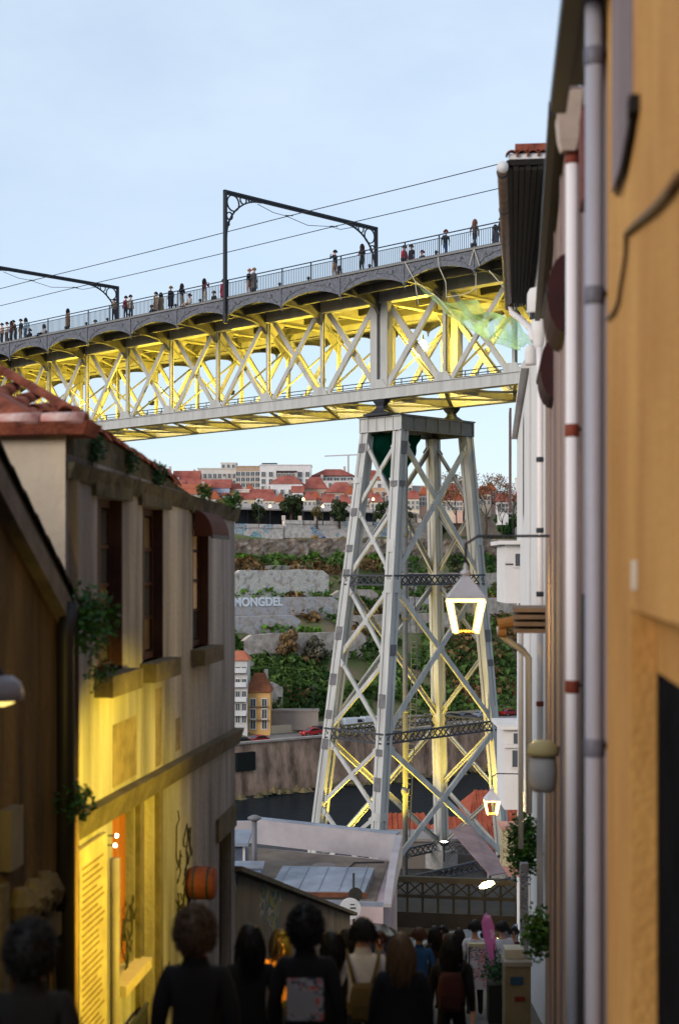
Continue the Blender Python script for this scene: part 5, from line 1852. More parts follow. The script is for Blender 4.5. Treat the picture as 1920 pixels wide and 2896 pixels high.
# white gallery house further down
r5 = thing('gallery_house', 'white house further down the street with a projecting boxed gallery', 'house', S(.78, 42, ground(42)))
sbox(MB(), .78, 8, 33.2, 52, -16, 4.6).build('wall', M_WHITE, r5)
MB().beam(S(.74, 33.3, 4.65), S(.74, 52, 4.65), .3, .12).build('cornice', M_WHITE, r5)
sbox(MB(), .38, .44, 39.0, 40.6, 1.5, 4.3).build('open_shutter', mat('brown shutter', srgb(96, 74, 70), .8, .2), r5)
def gallery(px0, px1, pyt, pyb, Y, label):
    X0, X1 = (px0 - HX) / FPX * Y, (px1 - HX) / FPX * Y
    z0, z1 = (HY - pyb) / FPX * Y, (HY - pyt) / FPX * Y
    g = thing('gallery', label, 'balcony', ((X0 + X1) / 2, Y, z0), 'boxed galleries on the gallery house')
    w = X1 - X0
    mb = MB()
    mb.box(((X0 + X1) / 2, Y + 1.2, (z0 + z1) / 2), (w, 2.4, z1 - z0))
    mb.build('box', M_WHITE, g)
    mb = MB()
    mb.box(((X0 + X1) / 2 - .05, Y + 1.15, z1 + .06), (w + .3, 2.7, .12))
    mb.build('roof_slab', M_WHITE, g)
    return g, X0, X1, z0, z1
g, X0, X1, z0, z1 = gallery(1428, 1520, 1540, 1706, 45, 'white boxed gallery with a small dark window above the timber canopy')
def gwin(g, x, Y, z, w, h):
    f = MB().box((x, Y - .012, z), (w + .12, .05, h + .12)).build('window_frame', M_WHITE, g)
    MB().box((x, Y - .045, z), (w, .03, h)).build('pane', M_WIN, f)
gwin(g, (1465 - HX) / FPX * 45, 45, (HY - 1583) / FPX * 45, .2, .38)
gwin(g, (1490 - HX) / FPX * 45, 45, (HY - 1583) / FPX * 45, .03, .38)
MB().beam(((1428 - HX) / FPX * 45, 44.98, z1 - .62), ((1520 - HX) / FPX * 45, 44.98, z1 - .62), .03, .04).build('moulding', M_SILL, g)
g, X0, X1, z0, z1 = gallery(1426, 1490, 2062, 2290, 50, 'white boxed gallery with two dark windows below the timber canopy')
gwin(g, (1460 - HX) / FPX * 50, 50, (HY - 2088) / FPX * 50, .22, .36)
gwin(g, (1458 - HX) / FPX * 50, 50, (HY - 2145) / FPX * 50, .26, .58)
MB().beam(((1422 - HX) / FPX * 50, 49.95, -6.33), ((1490 - HX) / FPX * 50, 49.95, -6.33), .1, .12).build('moulding', M_WHITE, g)
# timber canopy and its bent drain
tc_ = thing('timber_canopy', 'short timber canopy with an orange lit end on the white house', 'canopy', P(1450, 1740, 21))
for k in range(4):
    sbox(MB(), .26, .82, 20.4, 21.8, -.66 - k * .1, -.60 - k * .1).build('slat', mat('grey timber', srgb(124, 104, 92), .85, .2, 3), tc_)
mb = MB()
mb.tube([S(.04, 21.0, -.86), S(.27, 21.0, -.82)], .085, 10)
mb.tube([S(.04, 21.0, -.98), S(.16, 21.0, -.98)], .07, 10)
mb.build('beam_end', mat('glow tinted timber', srgb(150, 106, 60), .8, .2, 4), tc_)  # orange light of the lantern is put into this timber colour
mb = MB()
mb.tube([P(1412, 1772, 21), P(1415, 1795, 21), P(1440, 1815, 21), P(1478, 1840, 21.2), P(1494, 1860, 21.3), P(1495, 2300, 21.4)], .05, 8)
tag(mb.build('drain_elbow', M_WPIPE, None, True), 'bent white drain pipe under the timber canopy', 'pipe')
mb = MB()
mb.tube([P(1472, 1762, 22), P(1472, 2400, 22)], .04, 8)
tag(mb.build('downpipe', M_WPIPE, None, True), 'thin pale pipe beside the bent drain', 'pipe')
sbox(MB(), .76, .8, 21.6, 22.0, -8, -.8).build('dark_strip', M_DARK, r4)

# planted balcony lit by the lower lantern
bc = thing('flower_balcony', 'small cream balcony with patterned front under the hanging vine', 'balcony', P(1447, 2450, 37))
c = P(1448, 2398, 37)
MB().box((c.x, c.y + .3, c.z), (.5, .6, .95)).build('front_panel', graffiti('pattern tile', srgb(206, 190, 150), .6, 9, [srgb(206, 190, 150), srgb(120, 104, 60), srgb(210, 196, 160)]), bc)
MB().box((c.x, c.y + .3, c.z + .53), (.62, .72, .1)).build('top_rail', mat('pink stone', srgb(190, 140, 126), .8, .1), bc)
MB().hexa([(c.x - .1, c.y, c.z - .75), (c.x + .3, c.y, c.z - .75), (c.x + .3, c.y + .6, c.z - .75), (c.x - .1, c.y + .6, c.z - .75)], [(c.x - .27, c.y - .02, c.z - .476), (c.x + .3, c.y - .02, c.z - .476), (c.x + .3, c.y + .62, c.z - .476), (c.x - .27, c.y + .62, c.z - .476)]).build('corbel', MATS['pink stone'], bc)
plant('bushy green vine hanging over the flower balcony', P(1482, 2330, 24), .3, 1500, M_IVY, .75, 31, .05, 'hanging_vine', 'vines on the right hand row')
plant('lower green vine above the street cabinet', P(1520, 2600, 17.5), .22, 700, M_IVY, .35, 32, .04, 'hanging_vine', 'vines on the right hand row')
# postered corner pillar
pl = thing('poster_pillar', 'wall pillar plastered with torn stickers above the street cabinet', 'pillar', P(1481, 2760, 23))
c0, c1 = P(1481, 2760, 23), P(1481, 2440, 23)
MB().beam(c0 - Vector((0, 0, .6)), c1, .13, .13, (0, 1, 0)).build('shaft', graffiti('sticker print', srgb(150, 146, 150), .7, 14, [srgb(60, 60, 70), srgb(190, 188, 192), srgb(90, 90, 104), srgb(170, 168, 172)]), pl)
# ------------------------------------------------------------------ street lanterns
M_LGLOW = emit('lantern glow', (1.0, .66, .22), 3.2)
M_LROOF = mat('lantern roof paint', srgb(190, 187, 192), .5, .08, 4)
M_LFRAME = mat('lantern brass frame', srgb(150, 110, 50), .5, .2)
def clear_glass(name):
    if name in MATS:
        return MATS[name]
    m = bpy.data.materials.new(name)
    m.use_nodes = True
    N, L = m.node_tree.nodes, m.node_tree.links
    tp = N.new('ShaderNodeBsdfTransparent')
    tp.inputs['Color'].default_value = (.95, .9, .78, 1)
    L.new(tp.outputs[0], N['Material Output'].inputs['Surface'])
    MATS[name] = m
    return m
def lantern(label, px, pyt, Y, k, power, wall_q):
    """px, pyt: eave centre of its roof; k scale (1 = 0.45 m wide)."""
    c = P(px, pyt, Y)
    t = thing('street_lantern', label, 'street lamp', c, 'wall lanterns down the street')
    sq = lambda r, z: [c + Vector((x * r * k, y * r * k, z * k)) for x, y in ((-1, -1), (1, -1), (1, 1), (-1, 1))]
    mb = MB()
    mb.hexa(sq(.235, 0), sq(.225, .03))
    mb.hexa(sq(.225, .03), sq(.035, .29))
    mb.build('roof', M_LROOF, t)
    mb = MB()
    mb.lathe([(.04 * k, .29 * k), (.075 * k, .31 * k), (.06 * k, .34 * k), (.02 * k, .37 * k), (.03 * k, .4 * k), (.008 * k, .46 * k)], c, 10)
    mb.build('finial', M_LROOF, t, True)
    top, bot = sq(.205, -.02), sq(.125, -.42)
    for i in range(4):
        mb = MB()
        mb.beam(top[i], bot[i], .05 * k, .05 * k, (0, 1, 0))
        mb.build('light_bar', M_LGLOW, t)
        mb = MB()
        mb.beam(top[i], top[(i + 1) % 4], .03 * k, .035 * k)
        mb.build('light_bar', M_LGLOW, t)
        mb = MB()
        mb.beam(bot[i], bot[(i + 1) % 4], .035 * k, .03 * k)
        mb.build('base_frame', M_LFRAME, t)
        mb = MB()
        mb.quad(top[i], top[(i + 1) % 4], bot[(i + 1) % 4], bot[i])
        mb.build('pane', clear_glass('lantern glass'), t)
    s_ = c.x * EX + c.y * EY
    w = S(wall_q, s_, c.z + .78 * k)
    mb = MB()
    a0 = c + Vector((0, 0, .45 * k))
    a1 = c + Vector((0, 0, .78 * k))
    mb.tube([a0, a0.lerp(a1, .7), a1 + Q3 * .15, w], .014 * k + .004, 6)
    mb.build('bracket_arm', M_DARK, t)
    lamp('lantern_light', c + Vector((0, 0, -.18 * k)), power, (1.0, .72, .2), .1 * k, t)
    return t
lantern('lit glass street lantern with a grey hipped roof in front of the tower', 1316, 1693, 17.4, .98, 90, .8)
lantern('small lit lantern lower down the street beside the white gallery', 1390, 2262, 40, .95, 140, .78)
# ------------------------------------------------------------------ grey flat-roofed building at the foot of the street
M_PARA = mat('grey painted parapet', srgb(162, 154, 156), .85, .10, 1.2, .1)
M_ROOFM = mat('bitumen roof', srgb(96, 84, 76), .95, .35, .8, .3, 6, col2=srgb(126, 112, 100))
M_ROOFB = mat('grey roof sheet', srgb(132, 138, 150), .7, .25, .7, .2, 5)
M_PINK = mat('pinkish render', srgb(176, 156, 156), .9, .15, .8, .15)
FR, BR, BL, FL = (1.55, 50.4), (2.30, 58.4), (-3.75, 62.0), (-6.4, 51.6)
BL2 = (-6.6, 62.4)
zr, zp = -12.1, -11.05
gb = thing('grey_roof_building', 'low grey building with a parapet round its flat roof at the street foot', 'building', (0, 55, -15))
mb = MB()
mb.hexa([(*FL, -16.5), (*FR, -16.5), (*BR, -16.5), (*BL2, -16.5)], [(*FL, zr), (*FR, zr), (*BR, zr), (*BL2, zr)])
mb.build('body', M_PINK, gb)
mb = MB()
mb.hexa([(FL[0] + .3, FL[1] + .3, zr + .004), (FR[0] - .3, FR[1] + .3, zr + .004), (BR[0] - .3, BR[1] - .3, zr + .004), (BL2[0] + .3, BL2[1] - .3, zr + .004)], [(FL[0] + .3, FL[1] + .3, zr + .05), (FR[0] - .3, FR[1] + .3, zr + .05), (BR[0] - .3, BR[1] - .3, zr + .05), (BL2[0] + .3, BL2[1] - .3, zr + .05)])
mb.build('roof', M_ROOFM, gb)
mb = MB()
mb.hexa([(-2.6, 51.6, zr + .06), (.9, 51.5, zr + .06), (1.35, 55.0, zr + .06), (-2.2, 55.4, zr + .06)], [(-2.6, 51.6, zr + .3), (.9, 51.5, zr + .3), (1.35, 55.0, zr + .42), (-2.2, 55.4, zr + .42)])
mb.build('roof_sheet', M_ROOFB, gb)
MB().beam((-2.7, 51.5, zr + .2), (1.0, 51.4, zr + .2), .1, .16).build('rusty_trim', mat('rusty trim', srgb(110, 66, 44), .8, .3), gb)
def seg(name, p, q, z0, z1a, z1b, th, m):
    p, q = Vector((*p, 0)), Vector((*q, 0))
    n = (q - p).normalized().cross(Vector((0, 0, 1))) * th
    mb = MB()
    mb.hexa([p + Vector((0, 0, z0)), q + Vector((0, 0, z0)), q + n + Vector((0, 0, z0)), p + n + Vector((0, 0, z0))], [p + Vector((0, 0, z1a)), q + Vector((0, 0, z1b)), q + n + Vector((0, 0, z1b)), p + n + Vector((0, 0, z1a))])
    return mb.build(name, m, gb)
seg('parapet', BR, BL, zr, zp, zp, .25, M_PARA)
seg('parapet', BL, BL2, zr, zp - .1, zp - .2, .25, M_PARA)
seg('coping', (BR[0] + .04, BR[1] + .04), (BL[0] - .04, BL[1] + .04), zp + .003, zp + .06, zp + .06, .34, M_ROOFB)
# curved end parapet
K = 8
for k in range(K):
    f0, f1 = k / K, (k + 1) / K
    za, zb_ = zr + .12 + (zp - zr - .12) * math.sin(f0 * math.pi / 2) ** .8, zr + .12 + (zp - zr - .12) * math.sin(f1 * math.pi / 2) ** .8
    p = (FR[0] + (BR[0] - FR[0]) * f0, FR[1] + (BR[1] - FR[1]) * f0)
    q = (FR[0] + (BR[0] - FR[0]) * f1, FR[1] + (BR[1] - FR[1]) * f1)
    seg('end_parapet', q, p, zr, zb_, za, -.28, M_PARA)
seg('front_kerb', FL, FR, zr, zr + .14, zr + .14, -.2, M_ROOFB)
mb = MB()
mb.box((1.98, 54.0, -13.4), (.02, .8, 1.0))
MB().hexa([(FR[0] + .004, FR[1] + .05, -16.5), (BR[0] + .05, BR[1] - .02, -16.5), (BR[0] + .06, BR[1], -16.5), (FR[0] + .03, FR[1], -16.5)], [(FR[0] + .004, FR[1] + .05, -12.0), (BR[0] + .05, BR[1] - .02, -12.0), (BR[0] + .06, BR[1], -12.0), (FR[0] + .03, FR[1], -12.0)]).build('side_shade', mat('violet painted shade', srgb(122, 112, 122), .9, .2, 1), gb)  # sheet over the side wall; its shade is put into the violet colour
MB().box((.2, 50.82, -13.1), (.9, .06, 1.1)).build('patch', mat('grey patch', srgb(150, 142, 142), .9), gb)
for k in range(5):
    x = -2.3 + k * .75
    MB().beam((x, 51.62, zr + .315), (x + .35, 55.1, zr + .435), .05, .03).build('sheet_seam', M_ROOFB, gb)
mb = MB()
mb.tube([(-1.2, 56.4, zr + .1), (.4, 56.6, zr + .1), (.6, 57.5, zr + .1), (1.8, 57.6, zr + .1)], .035, 6)
mb.build('roof_conduit', M_DARK, gb)
for x, y, r in ((-.6, 57.2, .5), (.9, 56.0, .35), (-1.9, 56.6, .4)):
    mb = MB()
    mb.lathe([(.02, .052), (r, .054), (r * .98, .058), (.02, .06)], (x, y, zr), 14)
    mb.build('puddle', glass('roof puddle', (.05, .055, .06), .05), gb)
# roof plant: louvred box and vent
ac = thing('roof_unit', 'louvred grey air unit on the flat roof beside the plaster house', 'air unit', (-3.35, 52.4, zr))
MB().box((-3.35, 52.8, zr + .5), (1.0, .9, .9)).build('casing', mat('blue grey metal', srgb(92, 104, 126), .6, .1), ac)
for k in range(6):
    MB().box((-3.35, 52.32, zr + .2 + k * .13), (.94, .06, .06)).build('louvre', mat('louvre metal', srgb(116, 126, 146), .6, .1), ac)
MB().box((-3.35, 52.8, zr + 1.0), (1.1, 1.0, .08)).build('lid', M_ROOFB, ac)
vp = thing('vent_pipe', 'roof vent pipe with a mushroom cap on the flat roof', 'vent', (-3.2, 53.6, zr))
mb = MB()
mb.tube([(-3.2, 53.6, zr), (-3.2, 53.6, -9.6)], .1, 10)
mb.build('pipe', mat('dull zinc', srgb(110, 108, 112), .5, .1), vp, True)
mb = MB()
mb.lathe([(.12, 0), (.26, .08), (.26, .14), (.1, .22)], (-3.2, 53.6, -9.62), 12)
mb.build('cap', MATS['dull zinc'], vp, True)
# glazed rooflight hut
hut = thing('roof_hut', 'white framed roof hut at the edge of the flat roof', 'roof hut', (-4.2, 55, zr))
MB().box((-4.4, 55.2, zr + .75), (1.6, 2.4, 1.5)).build('body', mat('blue grey panel', srgb(86, 94, 112), .6), hut)
MB().box((-4.4, 55.1, zr + 1.56), (1.9, 2.8, .12)).build('roof', M_ROOFB, hut)
for x in (-5.15, -3.62):
    MB().beam((x, 53.97, zr), (x, 53.97, zr + 1.5), .08, .06, (0, 1, 0)).build('corner_post', M_WHITE, hut)

# low wall with tags, from the plaster house downhill
lw = thing('graffiti_wall', 'low weathered wall with tags sloping down from the plaster house', 'wall', P(800, 2700, 30))
a0, a1 = Vector(P(650, 2461, 22.6)), Vector(P(990, 2588, 38))
gr_a, gr_b = ground(22.6) - .5, ground(38) - .5
n_ = Vector((-.3, .1, 0))
mb = MB()
mb.hexa([(a0.x, a0.y, gr_a), (a1.x, a1.y, gr_b), (a1.x + n_.x, a1.y + n_.y, gr_b), (a0.x + n_.x, a0.y + n_.y, gr_a)], [a0, a1, a1 + n_, a0 + n_])
mb.build('wall_face', graffiti('tag wall', srgb(112, 100, 84), .25, 1.1, [srgb(60, 70, 80), srgb(150, 140, 120), srgb(70, 96, 96), srgb(140, 130, 60)]), lw)
MB().beam(a0 + Vector((0, 0, .03)), a1 + Vector((0, 0, .03)), .4, .08).build('coping', M_SILL, lw)
# sign post: round mirror and round sign
sp = thing('sign_post', 'post with a round traffic mirror and a white round sign by the tag wall', 'sign', P(1000, 2800, 40))
X = P(1000, 2560, 40)
MB().tube([(X.x, X.y, ground(40) - .2), (X.x, X.y, X.z + .9)], .035, 8).build('post', M_DARK, sp, True)
def disc(c, r, m, name, th=.04):
    mb = MB()
    pts = [c + Vector((r * math.cos(a), 0, r * math.sin(a))) for a in [i * 2 * math.pi / 24 for i in range(24)]]
    mb.prism(pts, Vector((0, th, 0)))
    return mb.build(name, m, sp)
disc(P(1005, 2530, 39.9), .2, mat('mirror back', srgb(60, 58, 54), .3, .2), 'mirror')
disc(P(990, 2570, 39.8), .30, mat('white sign', srgb(206, 204, 204), .6, .1), 'sign_disc')
mb = MB()
for dx, dz, w, h in ((.06, .12, .12, .03), (.08, .02, .16, .04), (.05, -.1, .1, .05)):
    c = P(990, 2570, 39.8)
    mb.box((c.x + dx, c.y - .006, c.z + dz), (w, .008, h))
mb.build('sign_print', M_DARK, sp, False, 'stuff')

# ------------------------------------------------------------------ below the tower: roofs, lattice fence, road deck
def near_house(label, px0, px1, py_e, py_r, Y, wall, tile, depth=7, rz=0.0):
    X0, X1 = (px0 - HX) / FPX * Y, (px1 - HX) / FPX * Y
    ze, zr_ = (HY - py_e) / FPX * Y, (HY - py_r) / FPX * (Y + depth / 2)
    h = thing('tiled_house', label, 'house', ((X0 + X1) / 2, Y, ze - 6), 'red roofed houses below the bridge', rz)
    w = X1 - X0
    mb = MB()
    mb.box((0, depth / 2, 3), (w, depth, 6))
    child('wall', mb.mesh('wall', wall), h)
    zl = 6.0
    rise = zr_ - ze
    a, b = -w / 2 - .3, w / 2 + .3
    mb = MB()
    mb.add([(a, -.35, zl), (b, -.35, zl), (b, depth + .3, zl), (a, depth + .3, zl), (a + w * .25, depth / 2, zl + rise), (b - w * .25, depth / 2, zl + rise)], [(0, 1, 5, 4), (2, 3, 4, 5), (0, 4, 3), (1, 2, 5), (0, 3, 2, 1)])
    ro = child('roof', mb.mesh('roof', tile), h)
    me = MB()
    # tile ribs on the front slope
    n = int(w / .3)
    for i in range(n):
        f = i / max(1, n - 1)
        xb = a + (b - a) * f
        xt = min(max(xb, a + w * .25), b - w * .25)
        me.beam((xb, -.35, zl + .04), (xb * .6 + xt * .4 if False else xt, depth / 2, zl + rise + .04), .1, .06)
    o = child('tile_ribs', me.mesh('tile_ribs', tile), ro)
    o['kind'] = 'stuff'
M_TILEN = mat('weathered red roof', srgb(150, 66, 44), .9, .35, 1.5, .4, 6, col2=srgb(178, 92, 62))
near_house('red tiled house behind the grey roof and the tower leg', 1060, 1240, 2430, 2300, 97, wallm(150, 138, 130), M_TILEN, 9)
near_house('red tiled house beyond the rear tower leg', 1250, 1420, 2400, 2310, 104, wallm(150, 138, 130), M_TILEN, 9)
near_house('dark red roof edge behind the small lantern', 1330, 1480, 2330, 2235, 112, wallm(120, 100, 90), M_TILEN, 9)
near_house('bright red lower roof under the flower balcony', 1390, 1480, 2470, 2395, 92, wallm(120, 80, 70), mat('vivid red roof', srgb(176, 54, 34), .8, .2, 1.5, .3), 6)
# grey shed and tilted awning sheet
sh = thing('grey_shed', 'plain grey shed wall behind the foot of the tower', 'shed', P(1240, 2500, 96))
MB().box(((1215 - HX) / FPX * 95, 96, -20.5), (6.4, 3, 4.4)).build('wall', wallm(120, 110, 104), sh)
MB().box(((1215 - HX) / FPX * 95, 96, -18.2), (6.8, 3.4, .18)).build('roof', wallm(140, 130, 126), sh)
aw = thing('sloped_awning', 'pinkish grey sloping awning sheet beside the rear tower leg', 'awning', P(1350, 2460, 80))
A, B_, C, D = P(1272, 2345, 82), P(1330, 2330, 84), P(1440, 2465, 76), P(1385, 2475, 74)
MB().prism([A, B_, C, D], Vector((0, 0, -.06))).build('sheet', mat('pinkish sheet', srgb(136, 112, 110), .8, .25, .8), aw)
for p in (C, D):
    MB().beam(p - Vector((0, 0, .03)), p - Vector((0, 0, 3)), .1, .1, (0, 1, 0)).build('post', M_DARK, aw)
# dark road deck and lattice rails in front of the tower foot
rd = thing('road_viaduct', 'dark iron road viaduct crossing in front of the tower foot', 'viaduct', P(1300, 2560, 66))
A, B_ = Vector((-1, 66, 0)), Vector((16, 60, 0))
def strip(z0, z1, th, m, name, off=0.0):
    o = Vector((0, off, 0))
    mb = MB()
    n = Vector((.2, .6, 0)).normalized() * th
    mb.hexa([A + o + Vector((0, 0, z0)), B_ + o + Vector((0, 0, z0 + .75)), B_ + o + n + Vector((0, 0, z0 + .75)), A + o + n + Vector((0, 0, z0))], [A + o + Vector((0, 0, z1)), B_ + o + Vector((0, 0, z1 + .75)), B_ + o + n + Vector((0, 0, z1 + .75)), A + o + n + Vector((0, 0, z1))])
    return mb.build(name, m, rd)
M_VIA = mat('dark viaduct iron', srgb(44, 40, 34), .8, .3, 1)
strip(-16.6, -15.9, 6, M_VIA, 'deck_edge')
strip(-15.25, -15.1, .3, M_VIA, 'mid_rail')
strip(-14.55, -14.3, .3, mat('viaduct beam', srgb(64, 58, 48), .8, .3, 1), 'top_beam')
strip(-18.8, -16.9, .3, M_VIA, 'lower_panel')
strip(-16.9, -16.6, 1.0, mat('viaduct ledge', srgb(82, 74, 64), .85, .25, 1), 'ledge')
d_ = B_ - A
for k in range(26):
    p = A + d_ * (k / 25) + Vector((0, .15, 0))
    z = .75 * k / 25
    mb = MB()
    mb.beam(p + Vector((0, 0, -16 + z)), p + Vector((0, 0, -14.5 + z)), .1, .1, (0, 1, 0))
    if k < 25:
        q = A + d_ * ((k + 1) / 25) + Vector((0, .15, 0))
        mb.beam(p + Vector((0, 0, -15.1 + z)), q + Vector((0, 0, -14.5 + z)), .06, .06, (0, 1, 0))
        mb.beam(p + Vector((0, 0, -14.5 + z)), q + Vector((0, 0, -15.1 + z)), .06, .06, (0, 1, 0))
    mb.build('lattice_bay', M_VIA, rd)
# glowing lamp head over the viaduct
c = P(1375, 2502, 60)
vl = thing('viaduct_lamp', 'glowing oval lamp head over the dark viaduct', 'street lamp', c)
mb = MB()
mb.tube([c - Vector((.3, 0, .12)), c - Vector((.15, 0, .05)), c + Vector((.1, 0, .03)), c + Vector((.32, 0, .1))], [.04, .12, .13, .05], 10)
mb.build('lamp_head', emit('viaduct lamp', (1.0, .72, .34), 25), vl, True)
mb = MB()
mb.tube([c + Vector((.3, 0, .12)), c + Vector((.9, 0, .25)), c + Vector((1.3, 0, .0)), c + Vector((1.4, 0, -3.5))], .05, 7)
mb.build('arm', M_DARK, vl)
lamp('viaduct_light', c - Vector((0, 0, .3)), 120, (1.0, .66, .2), .15, vl)

# ------------------------------------------------------------------ cars
M_TYRE = mat('tyre', (.012, .012, .012), .8)
M_RIM = mat('rim', (.35, .35, .37), .35, .1, metal=.8)
M_CGLASS = glass('car glass', (.01, .012, .015), .08)
M_HEAD = emit('headlight on', (1.0, .86, .66), 12)
M_HEADO = glass('headlight off', (.5, .5, .5), .15)
M_TAIL = mat('tail lamp', (.35, .01, .01), .3)
CAR_PARTS = {}
def paint(r, g, b):
    return mat('car paint %d %d %d' % (r, g, b), srgb(r, g, b), .25, .03, 1, spec=.6)
def loft(mb, prof, half, mi=0):
    """Side profile (x, z) lofted across the width with tucked edges."""
    ys = [(-half, .92), (-half * .94, 1.0), (half * .94, 1.0), (half, .92)]
    n = len(prof)
    vs = []
    zc = sum(z for _, z in prof) / n
    xc = sum(x for x, _ in prof) / n
    for y, k in ys:
        vs += [(xc + (x - xc) * (.985 if k < 1 else 1), y, zc + (z - zc) * k) for x, z in prof]
    fs = [(j * n + i, j * n + (i + 1) % n, (j + 1) * n + (i + 1) % n, (j + 1) * n + i) for j in range(3) for i in range(n)]
    fs += [tuple(range(n - 1, -1, -1)), tuple(3 * n + i for i in range(n))]
    mb.add(vs, fs, mi)
def car(label, p, rz, col, kind='car', lit=False, group='cars on the river road'):
    t = thing('van' if kind == 'van' else 'car', label, kind, p, group, rz)
    L = 5.0 if kind == 'van' else 4.2
    if kind == 'van':
        body = [(-2.4, .35), (2.35, .35), (2.45, .9), (2.1, 1.15), (1.55, 1.95), (1.3, 2.15), (-2.35, 2.2), (-2.45, 1.9), (-2.45, .5)]
        gl = [(1.42, 1.2), (2.02, 1.2), (1.58, 1.88), (1.42, 1.9)]
        side = [(.4, 1.2, 1.0, .7)]
    else:
        body = [(-2.05, .32), (2.0, .32), (2.1, .6), (2.0, .78), (1.1, .92), (.35, 1.4), (-.1, 1.47), (-1.15, 1.42), (-1.75, .98), (-2.08, .9), (-2.1, .5)]
        gl = None
    if ('body', kind, col) not in CAR_PARTS:
        mb = MB()
        loft(mb, body, .86)
        CAR_PARTS['body', kind, col] = mb.mesh('body', paint(*col), False)
    child('body', CAR_PARTS['body', kind, col], t)
    if ('glass', kind) not in CAR_PARTS:
        mb = MB()
        if kind == 'van':
            for y in (-.868, .868):
                mb.add([(x, y, z) for x, z in ((.45, 1.25), (1.85, 1.25), (1.5, 1.85), (.45, 1.9))], [(0, 1, 2, 3)])
            mb.add([(2.12, -.7, 1.2), (2.12, .7, 1.2), (1.6, .66, 1.96), (1.6, -.66, 1.96)], [(0, 1, 2, 3)])
        else:
            for y in (-.862, .862):
                mb.add([(x, y, z) for x, z in ((-1.55, .98), (.95, .97), (.32, 1.34), (-.1, 1.4), (-1.1, 1.36))], [(0, 1, 2, 3, 4)])
            mb.add([(1.04, -.7, .98), (1.04, .7, .98), (.42, .64, 1.39), (.42, -.64, 1.39)], [(0, 1, 2, 3)])
            mb.add([(-1.74, -.7, 1.03), (-1.74, .7, 1.03), (-1.24, .64, 1.4), (-1.24, -.64, 1.4)], [(0, 1, 2, 3)])
        CAR_PARTS['glass', kind] = mb.mesh('windows', M_CGLASS)
    child('windows', CAR_PARTS['glass', kind], t)
    if 'tyre' not in CAR_PARTS:
        mb = MB()
        mb.tube([(0, -.1, 0), (0, .1, 0)], .32, 14)
        CAR_PARTS['tyre'] = mb.mesh('tyre', M_TYRE)
        mb = MB()
        mb.tube([(0, -.11, 0), (0, .11, 0)], .19, 10)
        CAR_PARTS['rim'] = mb.mesh('rim', M_RIM)
        mb = MB()
        mb.box((0, 0, 0), (.08, .32, .14))
        CAR_PARTS['hl'] = mb.mesh('headlight', M_HEAD)
        CAR_PARTS['ho'] = mb.mesh('headlight', M_HEADO)
        CAR_PARTS['tl'] = mb.mesh('tail_lamp', M_TAIL)
    for x in (-1.3, 1.32):
        for y in (-.8, .8):
            w = child('wheel', CAR_PARTS['tyre'], t, (x, y, .32))
            child('rim', CAR_PARTS['rim'], w)
    xf = 2.4 if kind == 'van' else 2.04
    for y in (-.6, .6):
        child('headlight', CAR_PARTS['hl' if lit else 'ho'], t, (xf, y, .68))
        child('tail_lamp', CAR_PARTS['tl'], t, (-xf - .02, y, .75))
    return t
RB = math.atan2(BD.y, BD.x)
def road_car(px, lane, label, col, kind='car', lit=False, flip=False):
    n = N_Q + lane
    p = on_n(px, 2090, n)
    p.z = Z_ROAD + .03
    car(label, p, RB + (math.pi if flip else 0), col, kind, lit)
road_car(676, 4.0, 'dark green car on the river road in front of the white riverside house', (30, 44, 30), flip=True)
road_car(728, 4.2, 'red car with a lit headlight on the river road', (150, 26, 24), lit=True, flip=True)
road_car(880, 8.0, 'red car passing behind the left tower leg', (168, 24, 26), flip=True)
road_car(905, 9.6, 'dark blue car beside the red one at the left tower leg', (24, 26, 44))
road_car(998, 12.3, 'white van parked by the cream road wall, next to the left tower leg', (214, 214, 216), 'van')
road_car(1052, 12.3, 'white van parked by the cream road wall, next to the near tower leg', (206, 206, 210), 'van')
road_car(950, 12.4, 'silver car parked at the end of the white vans', (140, 144, 150))
road_car(1200, 12.4, 'pale car parked behind the drain pipe of the tower', (150, 154, 160))
road_car(1285, 12.4, 'black car parked behind the rear tower leg', (24, 24, 28))
road_car(1318, 12.4, 'grey car parked beside the black car', (90, 90, 96))
road_car(1365, 12.4, 'silver car parked behind the right tower leg', (150, 156, 168))
road_car(1440, 12.6, 'red car parked at the edge of the white gallery', (140, 26, 34))
for i, (x, y, lb, col, rz) in enumerate(((4.6, 47.0, 'dark blue car parked across the foot of the street', (18, 26, 44), .25), (1.4, 48.6, 'black car parked behind the crowd near the grey building', (16, 18, 22), .2), (7.4, 49.0, 'blue grey car parked behind the pink flag', (30, 44, 70), .3))):
    car(lb, (x, y, ground(y / EY - .8) + .02), rz, col, 'car', False, 'cars parked at the foot of the street')

# ------------------------------------------------------------------ street clutter at the right
fl = thing('feather_flag', 'tall pink feather flag leaning beside the street cabinet', 'flag', P(1400, 2880, 25))
c = P(1372, 2584, 25)
pole = [P(1407, 2880, 25), P(1403, 2800, 25), P(1398, 2700, 25), P(1388, 2620, 25), P(1374, 2582, 25)]
MB().tube(pole, .012, 6).build('pole', M_DARK, fl)
out = [(1374, 2582), (1388, 2592), (1397, 2620), (1402, 2680), (1405, 2740), (1406, 2806), (1400, 2800), (1390, 2750), (1376, 2690), (1364, 2640), (1361, 2610), (1366, 2590)]
mb = MB()
n = len(out)
vs = [P(x, y, 24.98 + .03 * math.sin(y * .05)) for x, y in out]
mb.prism(vs, Vector((0, .012, 0)))
mb.build('cloth', graffiti('pink flag print', srgb(238, 128, 196), .2, 12, [srgb(238, 128, 196), srgb(248, 206, 232), srgb(238, 128, 196)]), fl)
